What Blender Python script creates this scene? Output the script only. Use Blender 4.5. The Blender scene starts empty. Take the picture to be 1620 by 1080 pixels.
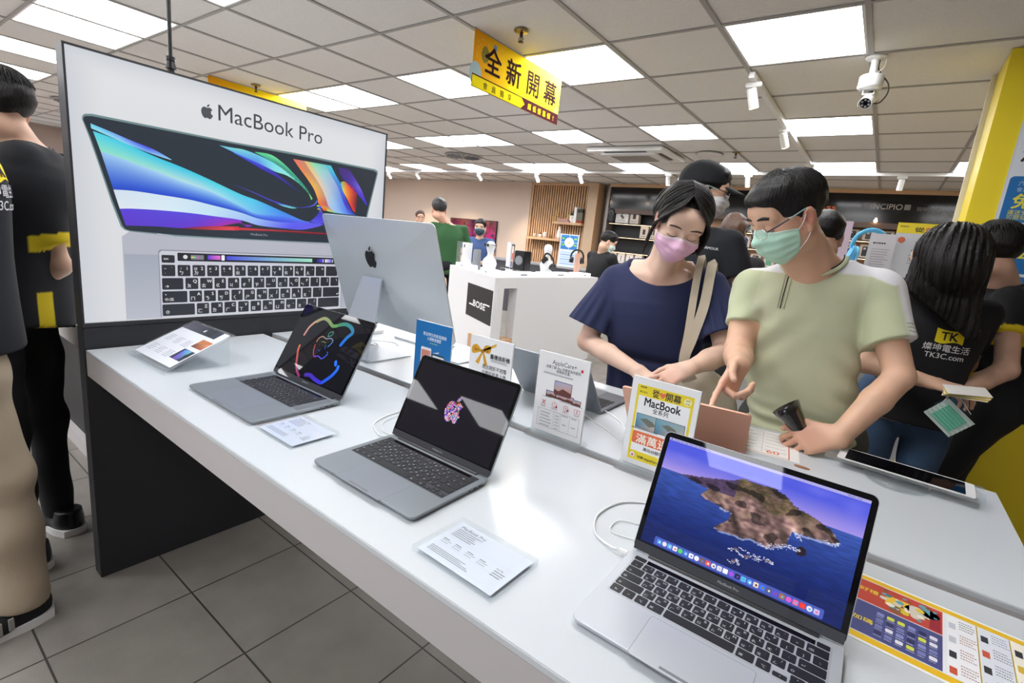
import bpy, bmesh, math, random
import numpy as np
from mathutils import Matrix, Vector, noise
from mathutils.geometry import tessellate_polygon

# ---------------------------------------------------------------- camera, world, exposure
SC = bpy.context.scene
COL = SC.collection
CZ = 1.356                      # camera height above the floor
cam_data = bpy.data.cameras.new('camera')
cam = bpy.data.objects.new('camera', cam_data)
COL.objects.link(cam)
cam_data.sensor_width = 36.0
cam_data.lens = 786.4 / 1620 * 36.0
cam_data.clip_start = 0.02
cam_data.clip_end = 100
_y, _t, _r = .62269, -.20396, .10311
_F = Vector((-math.sin(_y) * math.cos(_t), math.cos(_y) * math.cos(_t), math.sin(_t)))
_R = Vector((math.cos(_y), math.sin(_y), 0))
_U = _R.cross(_F)
_X = _R * math.cos(_r) + _U * math.sin(_r)
_Y = -_R * math.sin(_r) + _U * math.cos(_r)
cam.matrix_world = Matrix(((_X.x, _Y.x, -_F.x, 0), (_X.y, _Y.y, -_F.y, 0), (_X.z, _Y.z, -_F.z, CZ), (0, 0, 0, 1)))
SC.camera = cam
world = bpy.data.worlds.new('world')
SC.world = world
world.use_nodes = True
world.node_tree.nodes['Background'].inputs[0].default_value = (.75, .8, .9, 1)
world.node_tree.nodes['Background'].inputs[1].default_value = .5
SC.view_settings.view_transform = 'Standard'
SC.view_settings.look = 'None'
SC.view_settings.gamma = 1
SC.view_settings.exposure = 0.45
SC.view_settings.use_curve_mapping = False
LIGHT_STRENGTH = 10.5           # ceiling light panels
SC.cycles.max_bounces = 8
SC.cycles.transparent_max_bounces = 24
SC.cycles.sample_clamp_indirect = 6

# ---------------------------------------------------------------- helpers: colour and materials
def lin(c):
    return tuple((x / 12.92 if x <= .04045 else ((x + .055) / 1.055) ** 2.4) for x in c)
def hexc(s):
    return tuple(int(s[i:i + 2], 16) / 255 for i in (0, 2, 4))
def RGB(c):
    if isinstance(c, str): c = hexc(c)
    return lin(c[:3]) + (1.0,)
MATS = {}
def mat(name, col=(.8, .8, .8), rough=.5, metal=0, bump=0, bscale=200, var=0, vscale=5, emit=0, stretch=None,
        spec=.5, coat=0, attr=False, sheen=0, sss=0, bdist=.002, ecol=None):
    if name in MATS: return MATS[name]
    m = bpy.data.materials.new(name); m.use_nodes = True
    nt = m.node_tree; b = nt.nodes['Principled BSDF']
    b.inputs['Base Color'].default_value = RGB(col)
    b.inputs['Roughness'].default_value = rough
    b.inputs['Metallic'].default_value = metal
    b.inputs['Specular IOR Level'].default_value = spec
    b.inputs['Coat Weight'].default_value = coat
    b.inputs['Coat Roughness'].default_value = .06
    b.inputs['Sheen Weight'].default_value = sheen
    if sss:
        b.inputs['Subsurface Weight'].default_value = sss
        b.inputs['Subsurface Radius'].default_value = (.6, .25, .15)
        b.inputs['Subsurface Scale'].default_value = .006
    src = None
    if attr:
        a = nt.nodes.new('ShaderNodeVertexColor'); a.layer_name = 'col'; src = a.outputs[0]
    tc = None
    if bump or var:
        tc = nt.nodes.new('ShaderNodeTexCoord').outputs['Object']
        if stretch:
            mp = nt.nodes.new('ShaderNodeMapping'); mp.inputs['Scale'].default_value = stretch
            nt.links.new(tc, mp.inputs[0]); tc = mp.outputs[0]
    if var:
        n = nt.nodes.new('ShaderNodeTexNoise'); n.inputs['Scale'].default_value = vscale; n.inputs['Detail'].default_value = 4
        nt.links.new(tc, n.inputs['Vector'])
        h = nt.nodes.new('ShaderNodeMapRange'); h.inputs[3].default_value = 1 - var; h.inputs[4].default_value = 1 + var
        nt.links.new(n.outputs[0], h.inputs[0])
        mx = nt.nodes.new('ShaderNodeMix'); mx.data_type = 'RGBA'; mx.blend_type = 'MULTIPLY'; mx.inputs[0].default_value = 1
        if src: nt.links.new(src, mx.inputs[6])
        else: mx.inputs[6].default_value = RGB(col)
        nt.links.new(h.outputs[0], mx.inputs[7])
        src = mx.outputs[2]
    if src: nt.links.new(src, b.inputs['Base Color'])
    if bump:
        n = nt.nodes.new('ShaderNodeTexNoise'); n.inputs['Scale'].default_value = bscale; n.inputs['Detail'].default_value = 3
        nt.links.new(tc, n.inputs['Vector'])
        bp = nt.nodes.new('ShaderNodeBump'); bp.inputs['Strength'].default_value = bump; bp.inputs['Distance'].default_value = bdist
        nt.links.new(n.outputs[0], bp.inputs['Height']); nt.links.new(bp.outputs[0], b.inputs['Normal'])
    if emit:
        b.inputs['Emission Strength'].default_value = emit
        if attr: nt.links.new(src, b.inputs['Emission Color']); nt.links.remove(b.inputs['Base Color'].links[0]); b.inputs['Base Color'].default_value = (.01, .01, .012, 1)
        else: b.inputs['Emission Color'].default_value = RGB(ecol or col)
    MATS[name] = m
    return m
def clear_mat(name, tint=(1, 1, 1), gloss=1.0, rough=.02, alpha=.06):
    """thin clear plastic or glass: lets light straight through, mirrors at grazing angles"""
    if name in MATS: return MATS[name]
    m = bpy.data.materials.new(name); m.use_nodes = True; nt = m.node_tree; nt.nodes.clear()
    o = nt.nodes.new('ShaderNodeOutputMaterial'); t = nt.nodes.new('ShaderNodeBsdfTransparent'); t.inputs[0].default_value = (*tint, 1)
    g = nt.nodes.new('ShaderNodeBsdfGlossy'); g.inputs['Roughness'].default_value = rough
    d = nt.nodes.new('ShaderNodeBsdfDiffuse'); d.inputs[0].default_value = (.85, .88, .9, 1)
    f = nt.nodes.new('ShaderNodeFresnel'); f.inputs[0].default_value = 1.45
    mu = nt.nodes.new('ShaderNodeMath'); mu.operation = 'MULTIPLY'; mu.inputs[1].default_value = gloss; nt.links.new(f.outputs[0], mu.inputs[0])
    a = nt.nodes.new('ShaderNodeMixShader'); a.inputs[0].default_value = alpha
    nt.links.new(t.outputs[0], a.inputs[1]); nt.links.new(d.outputs[0], a.inputs[2])
    b = nt.nodes.new('ShaderNodeMixShader')
    ge = nt.nodes.new('ShaderNodeNewGeometry'); iv = nt.nodes.new('ShaderNodeMath'); iv.operation = 'SUBTRACT'; iv.inputs[0].default_value = 1; nt.links.new(ge.outputs['Backfacing'], iv.inputs[1])
    mb_ = nt.nodes.new('ShaderNodeMath'); mb_.operation = 'MULTIPLY'; nt.links.new(mu.outputs[0], mb_.inputs[0]); nt.links.new(iv.outputs[0], mb_.inputs[1]); mu = mb_
    nt.links.new(mu.outputs[0], b.inputs[0]); nt.links.new(a.outputs[0], b.inputs[1]); nt.links.new(g.outputs[0], b.inputs[2])
    nt.links.new(b.outputs[0], o.inputs[0]); MATS[name] = m
    return m
M_PRINT = mat('printed_paper', attr=True, rough=.45)
M_SCREEN = mat('lit_screen', attr=True, rough=.025, spec=.22, emit=.8)
M_BANNER = mat('backlit_film', attr=True, rough=.3, emit=.72)
M_CLOTH = mat('dyed_cloth', attr=True, rough=.85, bump=.25, bscale=600)

# ---------------------------------------------------------------- helpers: scene objects
def tagit(o, label=None, cat=None, group=None, kind=None):
    if label: o['label'] = label
    if cat: o['category'] = cat
    if group: o['group'] = group
    if kind: o['kind'] = kind
    return o
def thing(name, label, cat, loc=(0, 0, 0), rz=0, group=None):
    o = bpy.data.objects.new(name, None); COL.objects.link(o)
    o.empty_display_size = .05
    o.location = loc; o.rotation_euler = (0, 0, rz)
    return tagit(o, label, cat, group)
def dup(root, loc=None, rz=None, label=None, group=None):
    r = root.copy(); COL.objects.link(r)
    if loc is not None: r.location = loc
    if rz is not None: r.rotation_euler = (0, 0, rz)
    if label: r['label'] = label
    if group: r['group'] = group
    for ch in list(root.children):
        c = ch.copy(); COL.objects.link(c); c.parent = r
        for g in list(ch.children):
            d = g.copy(); COL.objects.link(d); d.parent = c
    return r

class MB:
    """collects shapes for ONE mesh"""
    def __init__(s): s.v = []; s.f = []; s.m = []; s.smooth = []
    def add(s, vs, fs, mi=0, M=None, smooth=False):
        o = len(s.v)
        if M is not None: vs = [M @ Vector(v) for v in vs]
        s.v += [tuple(v) for v in vs]; s.f += [tuple(i + o for i in f) for f in fs]
        s.m += [mi] * len(fs); s.smooth += [smooth] * len(fs)
        return s
    def bm(s, b, mi=0, M=None, smooth=False):
        b.verts.index_update()
        s.add([v.co.copy() for v in b.verts], [[v.index for v in f.verts] for f in b.faces], mi, M, smooth); b.free(); return s
    def box(s, x0, x1, y0, y1, z0, z1, mi=0, bev=0, M=None, seg=2):
        if bev:
            b = bmesh.new(); bmesh.ops.create_cube(b, size=1)
            for v in b.verts: v.co = Vector(((x0 + x1) / 2 + v.co.x * (x1 - x0), (y0 + y1) / 2 + v.co.y * (y1 - y0), (z0 + z1) / 2 + v.co.z * (z1 - z0)))
            bmesh.ops.bevel(b, geom=b.edges[:], offset=bev, segments=seg, affect='EDGES')
            return s.bm(b, mi, M)
        v = [(x, y, z) for z in (z0, z1) for y in (y0, y1) for x in (x0, x1)]
        return s.add(v, [(0, 2, 3, 1), (4, 5, 7, 6), (0, 1, 5, 4), (2, 6, 7, 3), (0, 4, 6, 2), (1, 3, 7, 5)], mi, M)
    def prism(s, pts, z0, z1, mi=0, M=None, smooth=False):
        n = len(pts)
        a = sum(pts[i][0] * pts[(i + 1) % n][1] - pts[(i + 1) % n][0] * pts[i][1] for i in range(n))
        if a < 0: pts = pts[::-1]
        v = [(x, y, z0) for x, y in pts] + [(x, y, z1) for x, y in pts]
        tr = tessellate_polygon([[Vector((x, y, 0)) for x, y in pts]])
        top = []; bot = []
        for t in tr:
            A, B, C = [Vector(pts[i]) for i in t]
            if (B - A).cross(C - A) < 0: t = t[::-1]
            top.append(tuple(i + n for i in t)); bot.append(tuple(t[::-1]))
        s.add(v, top + bot, mi, M)
        return s.add(v, [(i, (i + 1) % n, (i + 1) % n + n, i + n) for i in range(n)], mi, M, smooth)
    def cyl(s, p, q, r, r2=None, n=24, mi=0, cap=True, M=None):
        return s.tube([p, q], [r, r if r2 is None else r2], n, mi, cap, M)
    def tube(s, path, r, n=10, mi=0, cap=True, M=None, flat=1, up=None):
        P = [Vector(p) for p in path]; k = len(P)
        if not hasattr(r, '__len__'): r = [r] * k
        vs = []; prev = None
        for i in range(k):
            t = (P[min(i + 1, k - 1)] - P[max(i - 1, 0)]).normalized()
            if prev is None:
                a = Vector(up) if up else (Vector((0, 0, 1)) if abs(t.z) < .9 else Vector((1, 0, 0)))
            else: a = prev
            u = (a - t * a.dot(t)).normalized(); prev = u; w = t.cross(u)
            for j in range(n):
                an = 2 * math.pi * j / n
                vs.append(P[i] + u * (math.cos(an) * r[i] * flat) + w * (math.sin(an) * r[i]))
        fs = [(i * n + j, i * n + (j + 1) % n, (i + 1) * n + (j + 1) % n, (i + 1) * n + j) for i in range(k - 1) for j in range(n)]
        s.add(vs, fs, mi, M, True)
        if cap: s.add(vs, [tuple(range(n))[::-1], tuple(range((k - 1) * n, k * n))], mi, M)
        return s
    def lathe(s, prof, n=32, mi=0, M=None, cap=True):
        vs = [(r * math.cos(2 * math.pi * j / n), r * math.sin(2 * math.pi * j / n), z) for r, z in prof for j in range(n)]
        fs = [(i * n + j, i * n + (j + 1) % n, (i + 1) * n + (j + 1) % n, (i + 1) * n + j) for i in range(len(prof) - 1) for j in range(n)]
        s.add(vs, fs, mi, M, True)
        if cap: s.add(vs, [tuple(range(n))[::-1], tuple(range((len(prof) - 1) * n, len(prof) * n))], mi, M)
        return s
    def sphere(s, c, r, n=16, mi=0, M=None):
        if not hasattr(r, '__len__'): r = (r, r, r)
        b = bmesh.new(); bmesh.ops.create_uvsphere(b, u_segments=n, v_segments=max(6, n // 2), radius=1)
        for v in b.verts: v.co = Vector((c[0] + v.co.x * r[0], c[1] + v.co.y * r[1], c[2] + v.co.z * r[2]))
        return s.bm(b, mi, M, True)
    def build(s, name, mats, parent=None, loc=None):
        me = bpy.data.meshes.new(name)
        me.from_pydata(s.v, [], s.f); me.update()
        if not isinstance(mats, (list, tuple)): mats = [mats]
        for m in mats: me.materials.append(m)
        me.polygons.foreach_set('material_index', s.m)
        me.polygons.foreach_set('use_smooth', s.smooth)
        o = bpy.data.objects.new(name, me); COL.objects.link(o)
        if parent is not None: o.parent = parent
        if loc: o.location = loc
        return o
def rrect(x0, x1, y0, y1, r, n=5):
    out = []
    for cx, cy, a0 in ((x1 - r, y1 - r, 0), (x0 + r, y1 - r, 90), (x0 + r, y0 + r, 180), (x1 - r, y0 + r, 270)):
        for i in range(n + 1):
            a = math.radians(a0 + 90 * i / n); out.append((cx + r * math.cos(a), cy + r * math.sin(a)))
    return out
def circ(cx, cy, r, n=20, ry=None):
    ry = r if ry is None else ry
    return [(cx + r * math.cos(2 * math.pi * i / n), cy + ry * math.sin(2 * math.pi * i / n)) for i in range(n)]
def smooth_path(pts, n=8):
    P = [Vector(p) for p in pts]; out = []
    for i in range(len(P) - 1):
        a = P[max(i - 1, 0)]; b = P[i]; c = P[i + 1]; d = P[min(i + 2, len(P) - 1)]
        for k in range(n):
            t = k / n
            out.append(.5 * ((2 * b) + (c - a) * t + (2 * a - 5 * b + 4 * c - d) * t * t + (-a + 3 * b - 3 * c + d) * t ** 3))
    out.append(P[-1]); return out

# ---------------------------------------------------------------- helpers: flat printed or lit artwork
_TX = {}
def text_mesh(t, bold=0.0):
    k = (t, bold)
    if k not in _TX:
        c = bpy.data.curves.new('t', 'FONT'); c.body = t; c.resolution_u = 3; c.offset = bold
        o = bpy.data.objects.new('t', c); me = o.to_mesh()
        v = [(q.co.x, q.co.y) for q in me.vertices]; f = [tuple(p.vertices) for p in me.polygons]
        o.to_mesh_clear(); bpy.data.objects.remove(o); bpy.data.curves.remove(c)
        _TX[k] = (v, f)
    return _TX[k]
class Art:
    """flat artwork in its own u,v plane; every layer lies a hair above the last"""
    def __init__(s, step=.0002): s.v = []; s.f = []; s.c = []; s.step = step; s.L = 0
    def layer(s): s.L += 1; return s
    def _w(s, z): return (s.L if z is None else z) * s.step
    def poly(s, pts, col, z=None):
        w = s._w(z); o = len(s.v); s.v += [(p[0], p[1], w) for p in pts]; c = RGB(col)
        for t in tessellate_polygon([[Vector((p[0], p[1], 0)) for p in pts]]):
            A, B, C = [Vector(pts[i][:2]) for i in t]
            if (B - A).cross(C - A) < 0: t = t[::-1]
            s.f.append(tuple(o + i for i in t)); s.c.append([c] * 3)
        return s
    def rect(s, x0, x1, y0, y1, col, z=None): return s.poly([(x0, y0), (x1, y0), (x1, y1), (x0, y1)], col, z)
    def band(s, A, B, ca, cb, z=None, rows=6):
        """strip between polylines A and B (same count); ca, cb colour stops along each"""
        w = s._w(z); n = len(A)
        def stop(cs, t):
            if isinstance(cs, str): return Vector(hexc(cs))
            x = t * (len(cs) - 1); i = min(int(x), len(cs) - 2); q = x - i
            return Vector(hexc(cs[i])) * (1 - q) + Vector(hexc(cs[i + 1])) * q
        o = len(s.v); cols = []
        for i in range(n):
            a = stop(ca, i / (n - 1)); b = stop(cb, i / (n - 1))
            for j in range(rows + 1):
                t = j / rows; s.v.append((A[i][0] * (1 - t) + B[i][0] * t, A[i][1] * (1 - t) + B[i][1] * t, w)); cols.append(RGB(tuple(a * (1 - t) + b * t)))
        for i in range(n - 1):
            for j in range(rows):
                q = [i * (rows + 1) + j, (i + 1) * (rows + 1) + j, (i + 1) * (rows + 1) + j + 1, i * (rows + 1) + j + 1]
                a, b, c = [Vector(s.v[o + k][:2]) for k in q[:3]]
                if (b - a).cross(c - a) < 0: q = q[::-1]
                s.f.append(tuple(o + k for k in q)); s.c.append([cols[k] for k in q])
        return s
    def grid(s, x0, x1, y0, y1, nx, ny, fn, z=None):
        w = s._w(z); o = len(s.v); cc = []
        for j in range(ny + 1):
            for i in range(nx + 1):
                u = i / nx; v = j / ny; s.v.append((x0 + (x1 - x0) * u, y0 + (y1 - y0) * v, w)); cc.append(RGB(fn(u, v)))
        for j in range(ny):
            for i in range(nx):
                a = j * (nx + 1) + i; q = (a, a + 1, a + nx + 2, a + nx + 1)
                s.f.append(tuple(o + k for k in q)); s.c.append([cc[k] for k in q])
        return s
    def line(s, pts, wd, col, z=None):
        for i in range(len(pts) - 1):
            a = Vector(pts[i][:2]); b = Vector(pts[i + 1][:2]); d = (b - a)
            if d.length < 1e-6: continue
            d.normalize(); n = Vector((-d.y, d.x)) * wd / 2; e = d * wd * .3
            s.poly([a - n - e, b - n + e, b + n + e, a + n - e], col, z)
        return s
    def text(s, t, x, y, h, col, bold=0.0, al='L', sx=1.0, z=None, rot=0):
        if bold:      # heavier strokes: the same glyphs laid down again, a little apart
            b_ = bold * .55
            for k_, (ox, oy) in enumerate(((-b_, -b_), (b_, -b_), (-b_, b_), (b_, b_))): s.text(t, x + ox * h, y + oy * h, h, col, 0, al, sx, (s.L if z is None else z) + k_ * .18, rot)
            return s
        v, f = text_mesh(t)
        if not v: return s
        xs = [p[0] for p in v]; x1 = max(xs); x0 = min(xs)
        dx = {'L': 0, 'C': -(x0 + x1) / 2, 'R': -x1}[al]; w = s._w(z); o = len(s.v); c = RGB(col)
        cr, sr = math.cos(rot), math.sin(rot)
        for p in v:
            a = (p[0] + dx) * h * sx; b = p[1] * h
            s.v.append((x + a * cr - b * sr, y + a * sr + b * cr, w))
        for q in f: s.f.append(tuple(o + i for i in q)); s.c.append([c] * len(q))
        return s
    def fit(s, t, x0, x1, y, h, col, bold=0.0, z=None):
        v, f = text_mesh(t); xs = [p[0] for p in v]; wd = (max(xs) - min(xs)) * h
        return s.text(t, (x0 + x1) / 2, y, h, col, bold, 'C', (x1 - x0) / wd, z)
    def apple(s, cx, cy, h, col, z=None, sx=1):
        for pg in APPLE: s.poly([(cx + p[0] * h * sx, cy + p[1] * h) for p in pg], col, z)
        return s
    def lines_of_type(s, x0, x1, y, n, dy, hh, col, seed=1, z=None):
        """rows of tiny unreadable type"""
        rd = random.Random(seed)
        for i in range(n):
            x = x0; e = x1 - rd.random() * .25 * (x1 - x0)
            while x < e:
                w = hh * rd.uniform(.5, 1.1); s.rect(x, min(x + w, e), y - i * dy, y - i * dy + hh, col, z); x += w + hh * .35
        return s
    def build(s, name, m, parent=None, M=None):
        me = bpy.data.meshes.new(name)
        vs = s.v if M is None else [tuple(M @ Vector(v)) for v in s.v]
        me.from_pydata(vs, [], s.f); me.update(); me.materials.append(m)
        ca = me.color_attributes.new('col', 'FLOAT_COLOR', 'CORNER')
        ca.data.foreach_set('color', [x for q in s.c for c in q for x in c])
        o = bpy.data.objects.new(name, me); COL.objects.link(o)
        if parent is not None: o.parent = parent
        return o
def _apple():
    b = smooth_path([(0, .27), (.10, .31), (.22, .32), (.34, .24), (.37, .19), (.29, .10), (.27, -.02), (.31, -.13), (.40, -.2), (.36, -.31), (.27, -.44), (.19, -.5),
                     (.10, -.48), (0, -.445), (-.10, -.48), (-.18, -.5), (-.28, -.42), (-.37, -.27), (-.415, -.08), (-.40, .1), (-.31, .25), (-.2, .315), (-.1, .30), (0, .27)], 4)
    l = smooth_path([(-.01, .33), (0, .42), (.06, .5), (.17, .56), (.17, .47), (.11, .38), (.03, .335), (-.01, .33)], 4)
    return [[(p.x, p.y) for p in b[:-1]], [(p.x, p.y) for p in l[:-1]]]
def smooth_path2(pts, n=8): return [(p.x, p.y) for p in smooth_path([(a, b, 0) for a, b in pts], n)]
_sp = smooth_path
def smooth_path(pts, n=8):
    return _sp([(p[0], p[1], p[2] if len(p) > 2 else 0) for p in pts], n)
APPLE = _apple()
def plane(o, u, v):
    """matrix whose x runs along u, y along v, z = u x v, origin o"""
    u = Vector(u).normalized(); v = Vector(v).normalized(); w = u.cross(v)
    return Matrix(((u.x, v.x, w.x, o[0]), (u.y, v.y, w.y, o[1]), (u.z, v.z, w.z, o[2]), (0, 0, 0, 1)))
# ================================================================= the room
CEIL = 2.556
FY, BY = -4.6, 9.3
LX, RX = -13.5, 2.7
GX = lambda i: -.31 + .6525 * i            # ceiling grid lines
GY = lambda j: 1.598 + .6565 * j
LIGHT_ROWS = [-7, -4, -1, 2, 5, 8]  # unseen rows behind the camera are added for illumination and reflections
LIGHT_COLS = [1, -1, -3, -5, -7, -8, -10, -12, -14, -15, -17]
M_TILE = mat('mineral_fibre_tile', 'e8e5e0', rough=.95, bump=.6, bscale=90, var=.07, vscale=60, bdist=.004)
M_GRID = mat('grey_ceiling_grid', 'aaa7a3', rough=.6)
M_WHITE = mat('white_lacquer', 'e9eaec', rough=.28, spec=.5)
M_WALL = mat('beige_linen_wallcovering', 'd6c3b4', rough=.9, bump=.4, bscale=60, var=.07, vscale=30, stretch=(9, 9, .7))
M_LWALL = mat('pale_side_wall', 'b9a89e', rough=.9, var=.04)
M_OAK = mat('pale_oak', 'd2ac86', rough=.55, var=.12, vscale=8, stretch=(8, 8, .8))
M_BLACK = mat('matt_black_board', '16161a', rough=.5)
M_DARK = mat('dark_grey_board', '2b2c31', rough=.55, var=.05)
M_YEL = mat('yellow_paint', 'f2d112', rough=.4)
M_YEL2 = mat('yellow_paint_pillar', 'f0d826', rough=.45, var=.03)
M_WPL = mat('white_plastic', 'ededec', rough=.35)
M_GPL = mat('grey_plastic', '7c7f84', rough=.45)
M_BPL = mat('black_plastic', '121316', rough=.35)
M_EMIT = mat('light_diffuser', 'ffffff', emit=LIGHT_STRENGTH, ecol='fbfcff', rough=.6)
M_CHROME = mat('polished_metal', 'd8d8da', rough=.18, metal=1)
M_ACR = clear_mat('clear_acrylic')

def structure(name, mb, m): o = mb.build(name, m); o['kind'] = 'structure'; return o
# floor with real tile joints in the material
mf = bpy.data.materials.new('grey_stone_tile_floor'); mf.use_nodes = True
nt = mf.node_tree; bs = nt.nodes['Principled BSDF']
tc = nt.nodes.new('ShaderNodeTexCoord'); mp = nt.nodes.new('ShaderNodeMapping'); mp.inputs['Location'].default_value = (1.755, -.64, 0)
br = nt.nodes.new('ShaderNodeTexBrick'); br.offset = 0; br.inputs['Scale'].default_value = 1
br.inputs['Brick Width'].default_value = .39; br.inputs['Row Height'].default_value = .39; br.inputs['Mortar Size'].default_value = .003
br.inputs['Color1'].default_value = RGB('858079'); br.inputs['Color2'].default_value = RGB('8d8781'); br.inputs['Mortar'].default_value = RGB('36332f')
nz = nt.nodes.new('ShaderNodeTexNoise'); nz.inputs['Scale'].default_value = 9; nz.inputs['Detail'].default_value = 8
nz2 = nt.nodes.new('ShaderNodeTexNoise'); nz2.inputs['Scale'].default_value = 350
hr = nt.nodes.new('ShaderNodeMapRange'); hr.inputs[3].default_value = .8; hr.inputs[4].default_value = 1.2
mx = nt.nodes.new('ShaderNodeMix'); mx.data_type = 'RGBA'; mx.blend_type = 'MULTIPLY'; mx.inputs[0].default_value = 1
bp = nt.nodes.new('ShaderNodeBump'); bp.inputs['Strength'].default_value = .35; bp.inputs['Distance'].default_value = .003
L = nt.links.new
L(tc.outputs['Object'], mp.inputs[0]); L(mp.outputs[0], br.inputs['Vector']); L(tc.outputs['Object'], nz.inputs['Vector']); L(tc.outputs['Object'], nz2.inputs['Vector'])
L(nz.outputs[0], hr.inputs[0]); L(br.outputs[0], mx.inputs[6]); L(hr.outputs[0], mx.inputs[7]); L(mx.outputs[2], bs.inputs['Base Color'])
L(nz2.outputs[0], bp.inputs['Height']); L(bp.outputs[0], bs.inputs['Normal']); bs.inputs['Roughness'].default_value = .5
structure('floor', MB().box(LX - .2, RX + .2, FY - .2, BY + .2, -.1, 0), mf)

# ceiling: tiles between the light cells, each cell a slightly recessed pad
cells = set((i, j) for j in LIGHT_ROWS for i in LIGHT_COLS)
c = MB()
for i in range(-21, 5):
    for j in range(-10, 12):
        if (i, j) in cells: continue
        x0, x1, y0, y1 = GX(i), GX(i + 1), GY(j), GY(j + 1)
        c.box(max(x0, LX), min(x1, RX), max(y0, FY), min(y1, BY), CEIL + .006, CEIL + .02)
structure('ceiling', c, M_TILE)
structure('ceiling_slab', MB().box(LX - .2, RX + .2, FY - .2, BY + .2, CEIL + .1, CEIL + .2), M_TILE).name = 'ceiling'
g = MB()
for i in range(-20, 5): g.box(GX(i) - .013, GX(i) + .013, FY, BY, CEIL - .002, CEIL + .0055)
for j in range(-9, 12): g.box(LX, RX, GY(j) - .010, GY(j) + .010, CEIL - .001, CEIL + .0056)
structure('trim_1', g, M_GRID)
structure('wall_back', MB().box(LX, RX, BY, BY + .15, 0, CEIL + .1), M_LWALL)
wf = MB().box(LX, RX, FY - .15, FY, 0, .35).box(LX, RX, FY - .15, FY, 2.35, CEIL + .1)
for k in range(7): wf.box(LX + k * 2.68, LX + k * 2.68 + .12, FY - .15, FY, .35, 2.35)
structure('wall_front', wf, M_LWALL)      # unseen front wall, bays left open to let world light in
structure('wall_left', MB().box(LX - .15, LX, FY, BY, 0, CEIL + .1), M_LWALL)
structure('wall_right', MB().box(RX, RX + .15, FY, BY, 0, CEIL + .1), M_LWALL)
# beige wall that comes forward of the back wall, left of the slatted screen
structure('wall_beige', MB().box(LX, -6.36, 9.0, BY, 0, CEIL), M_WALL)
# yellow pillar on the right
structure('pillar_yellow', MB().box(.285, 1.9, 3.7, 4.11, 0, CEIL), M_YEL2)
structure('trim_2', MB().box(.262, .3, 4.112, 4.16, 0, CEIL), mat('cream_edge_strip', 'd8d2c0', rough=.5))

# ceiling light panels
nr = {-7: 'in the row far behind the tables', -4: 'in the row behind the front tables', -1: 'in the row nearest the camera', 2: 'in the second row, level with the hanging yellow banner',
      5: 'in the third row, beyond the banner', 8: 'in the far row by the back wall'}
nc = {1: 'against the yellow pillar', -1: 'first left of the pillar', -3: 'second left of the pillar', -5: 'third left of the pillar', -7: 'right half of the near pair',
      -8: 'left half of the near pair', -10: 'just left of the near pair', -12: 'second left of the near pair', -14: 'right half of the far pair', -15: 'left half of the far pair', -17: 'at the far left end'}
for j in LIGHT_ROWS:
    for i in LIGHT_COLS:
        if i == 1 and j < 5: continue
        x0, x1, y0, y1 = GX(i), GX(i + 1), GY(j), GY(j + 1)
        t = thing('ceiling_light_panel', 'square white ceiling light panel %s, %s' % (nr[j], nc[i]), 'ceiling light', ((x0 + x1) / 2, (y0 + y1) / 2, CEIL), group='square light panels in the tiled ceiling')
        w, d = (x1 - x0) / 2 - .014, (y1 - y0) / 2 - .011
        MB().box(-w + .012, w - .012, -d + .012, d - .012, .004, .009).build('diffuser', M_EMIT, t)
        f = MB()
        f.box(-w, -w + .012, -d, d, 0, .03); f.box(w - .012, w, -d, d, 0, .03); f.box(-w + .012, w - .012, -d, -d + .012, 0, .03); f.box(-w + .012, w - .012, d - .012, d, 0, .03)
        f.build('frame', M_WPL, t)
c2 = MB()
for j in LIGHT_ROWS:   # tile where no lamp sits in the pillar column
    if j < 5: c2.box(GX(1), GX(2), GY(j), GY(j + 1), CEIL + .006, CEIL + .02)
structure('ceiling', c2, M_TILE)

# air conditioner cassette
t = thing('ceiling_air_conditioner', 'white four-way cassette air conditioner set into the ceiling beyond the woman', 'air conditioner', (-2.8, 6.15, CEIL - .05))
MB().box(-.5, .5, -.42, .42, 0, .048, bev=.02).build('casing', M_WPL, t)
MB().prism(rrect(-.36, .36, -.30, .30, .05), -.022, 0).build('grille_plate', M_WPL, t)
m = MB()
for k in range(18): m.box(-.25, .25, -.19 + k * .021, -.178 + k * .021, -.028, -.022)
m.build('intake_grille', mat('beige_louvre', 'a39d92', rough=.6), t)
for a in range(4):
    q = MB().box(-.27 if a % 2 == 0 else .37, .27 if a % 2 == 0 else .41, .31 if a % 2 == 0 else -.2, .35 if a % 2 == 0 else .2, -.006, .004, M=Matrix.Rotation(math.pi * (a // 2), 4, 'Z'))
    q.build('air_outlet', M_BPL, t)
# swirl diffusers, speaker, sprinklers
def swirl(x, y, label, r=.29):
    t = thing('air_diffuser', label, 'air vent', (x, y, CEIL - .012))
    MB().lathe([(r, .008), (r * 1.02, .002), (r * .97, -.004), (.03, -.01), (.0, -.012)], 40, cap=False).build('faceplate', M_GRID, t)
    m = MB()
    for k in range(16):
        a = k * math.pi / 8
        m.box(.05, r * .9, -.012, .012, -.014, -.006, M=Matrix.Rotation(a, 4, 'Z') @ Matrix.Rotation(.5, 4, 'X'))
    m.build('vanes', M_GPL, t)
swirl(-5.75, 6.15, 'round grey swirl air diffuser in the ceiling, above the green shirt man')
swirl(-9.2, 2.2, 'round swirl air diffuser in the ceiling at far left, above the dark-haired man')
t = thing('ceiling_speaker', 'flat round white ceiling speaker above the man in the cap', 'speaker', (-1.93, 6.25, CEIL - .014))
MB().lathe([(.14, .01), (.145, 0), (.13, -.006), (0, -.006)], 32, cap=False).build('grille', M_WPL, t)
MB().lathe([(.15, .012), (.155, .002), (.146, -.001)], 32, cap=False).build('rim', M_GRID, t)
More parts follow.
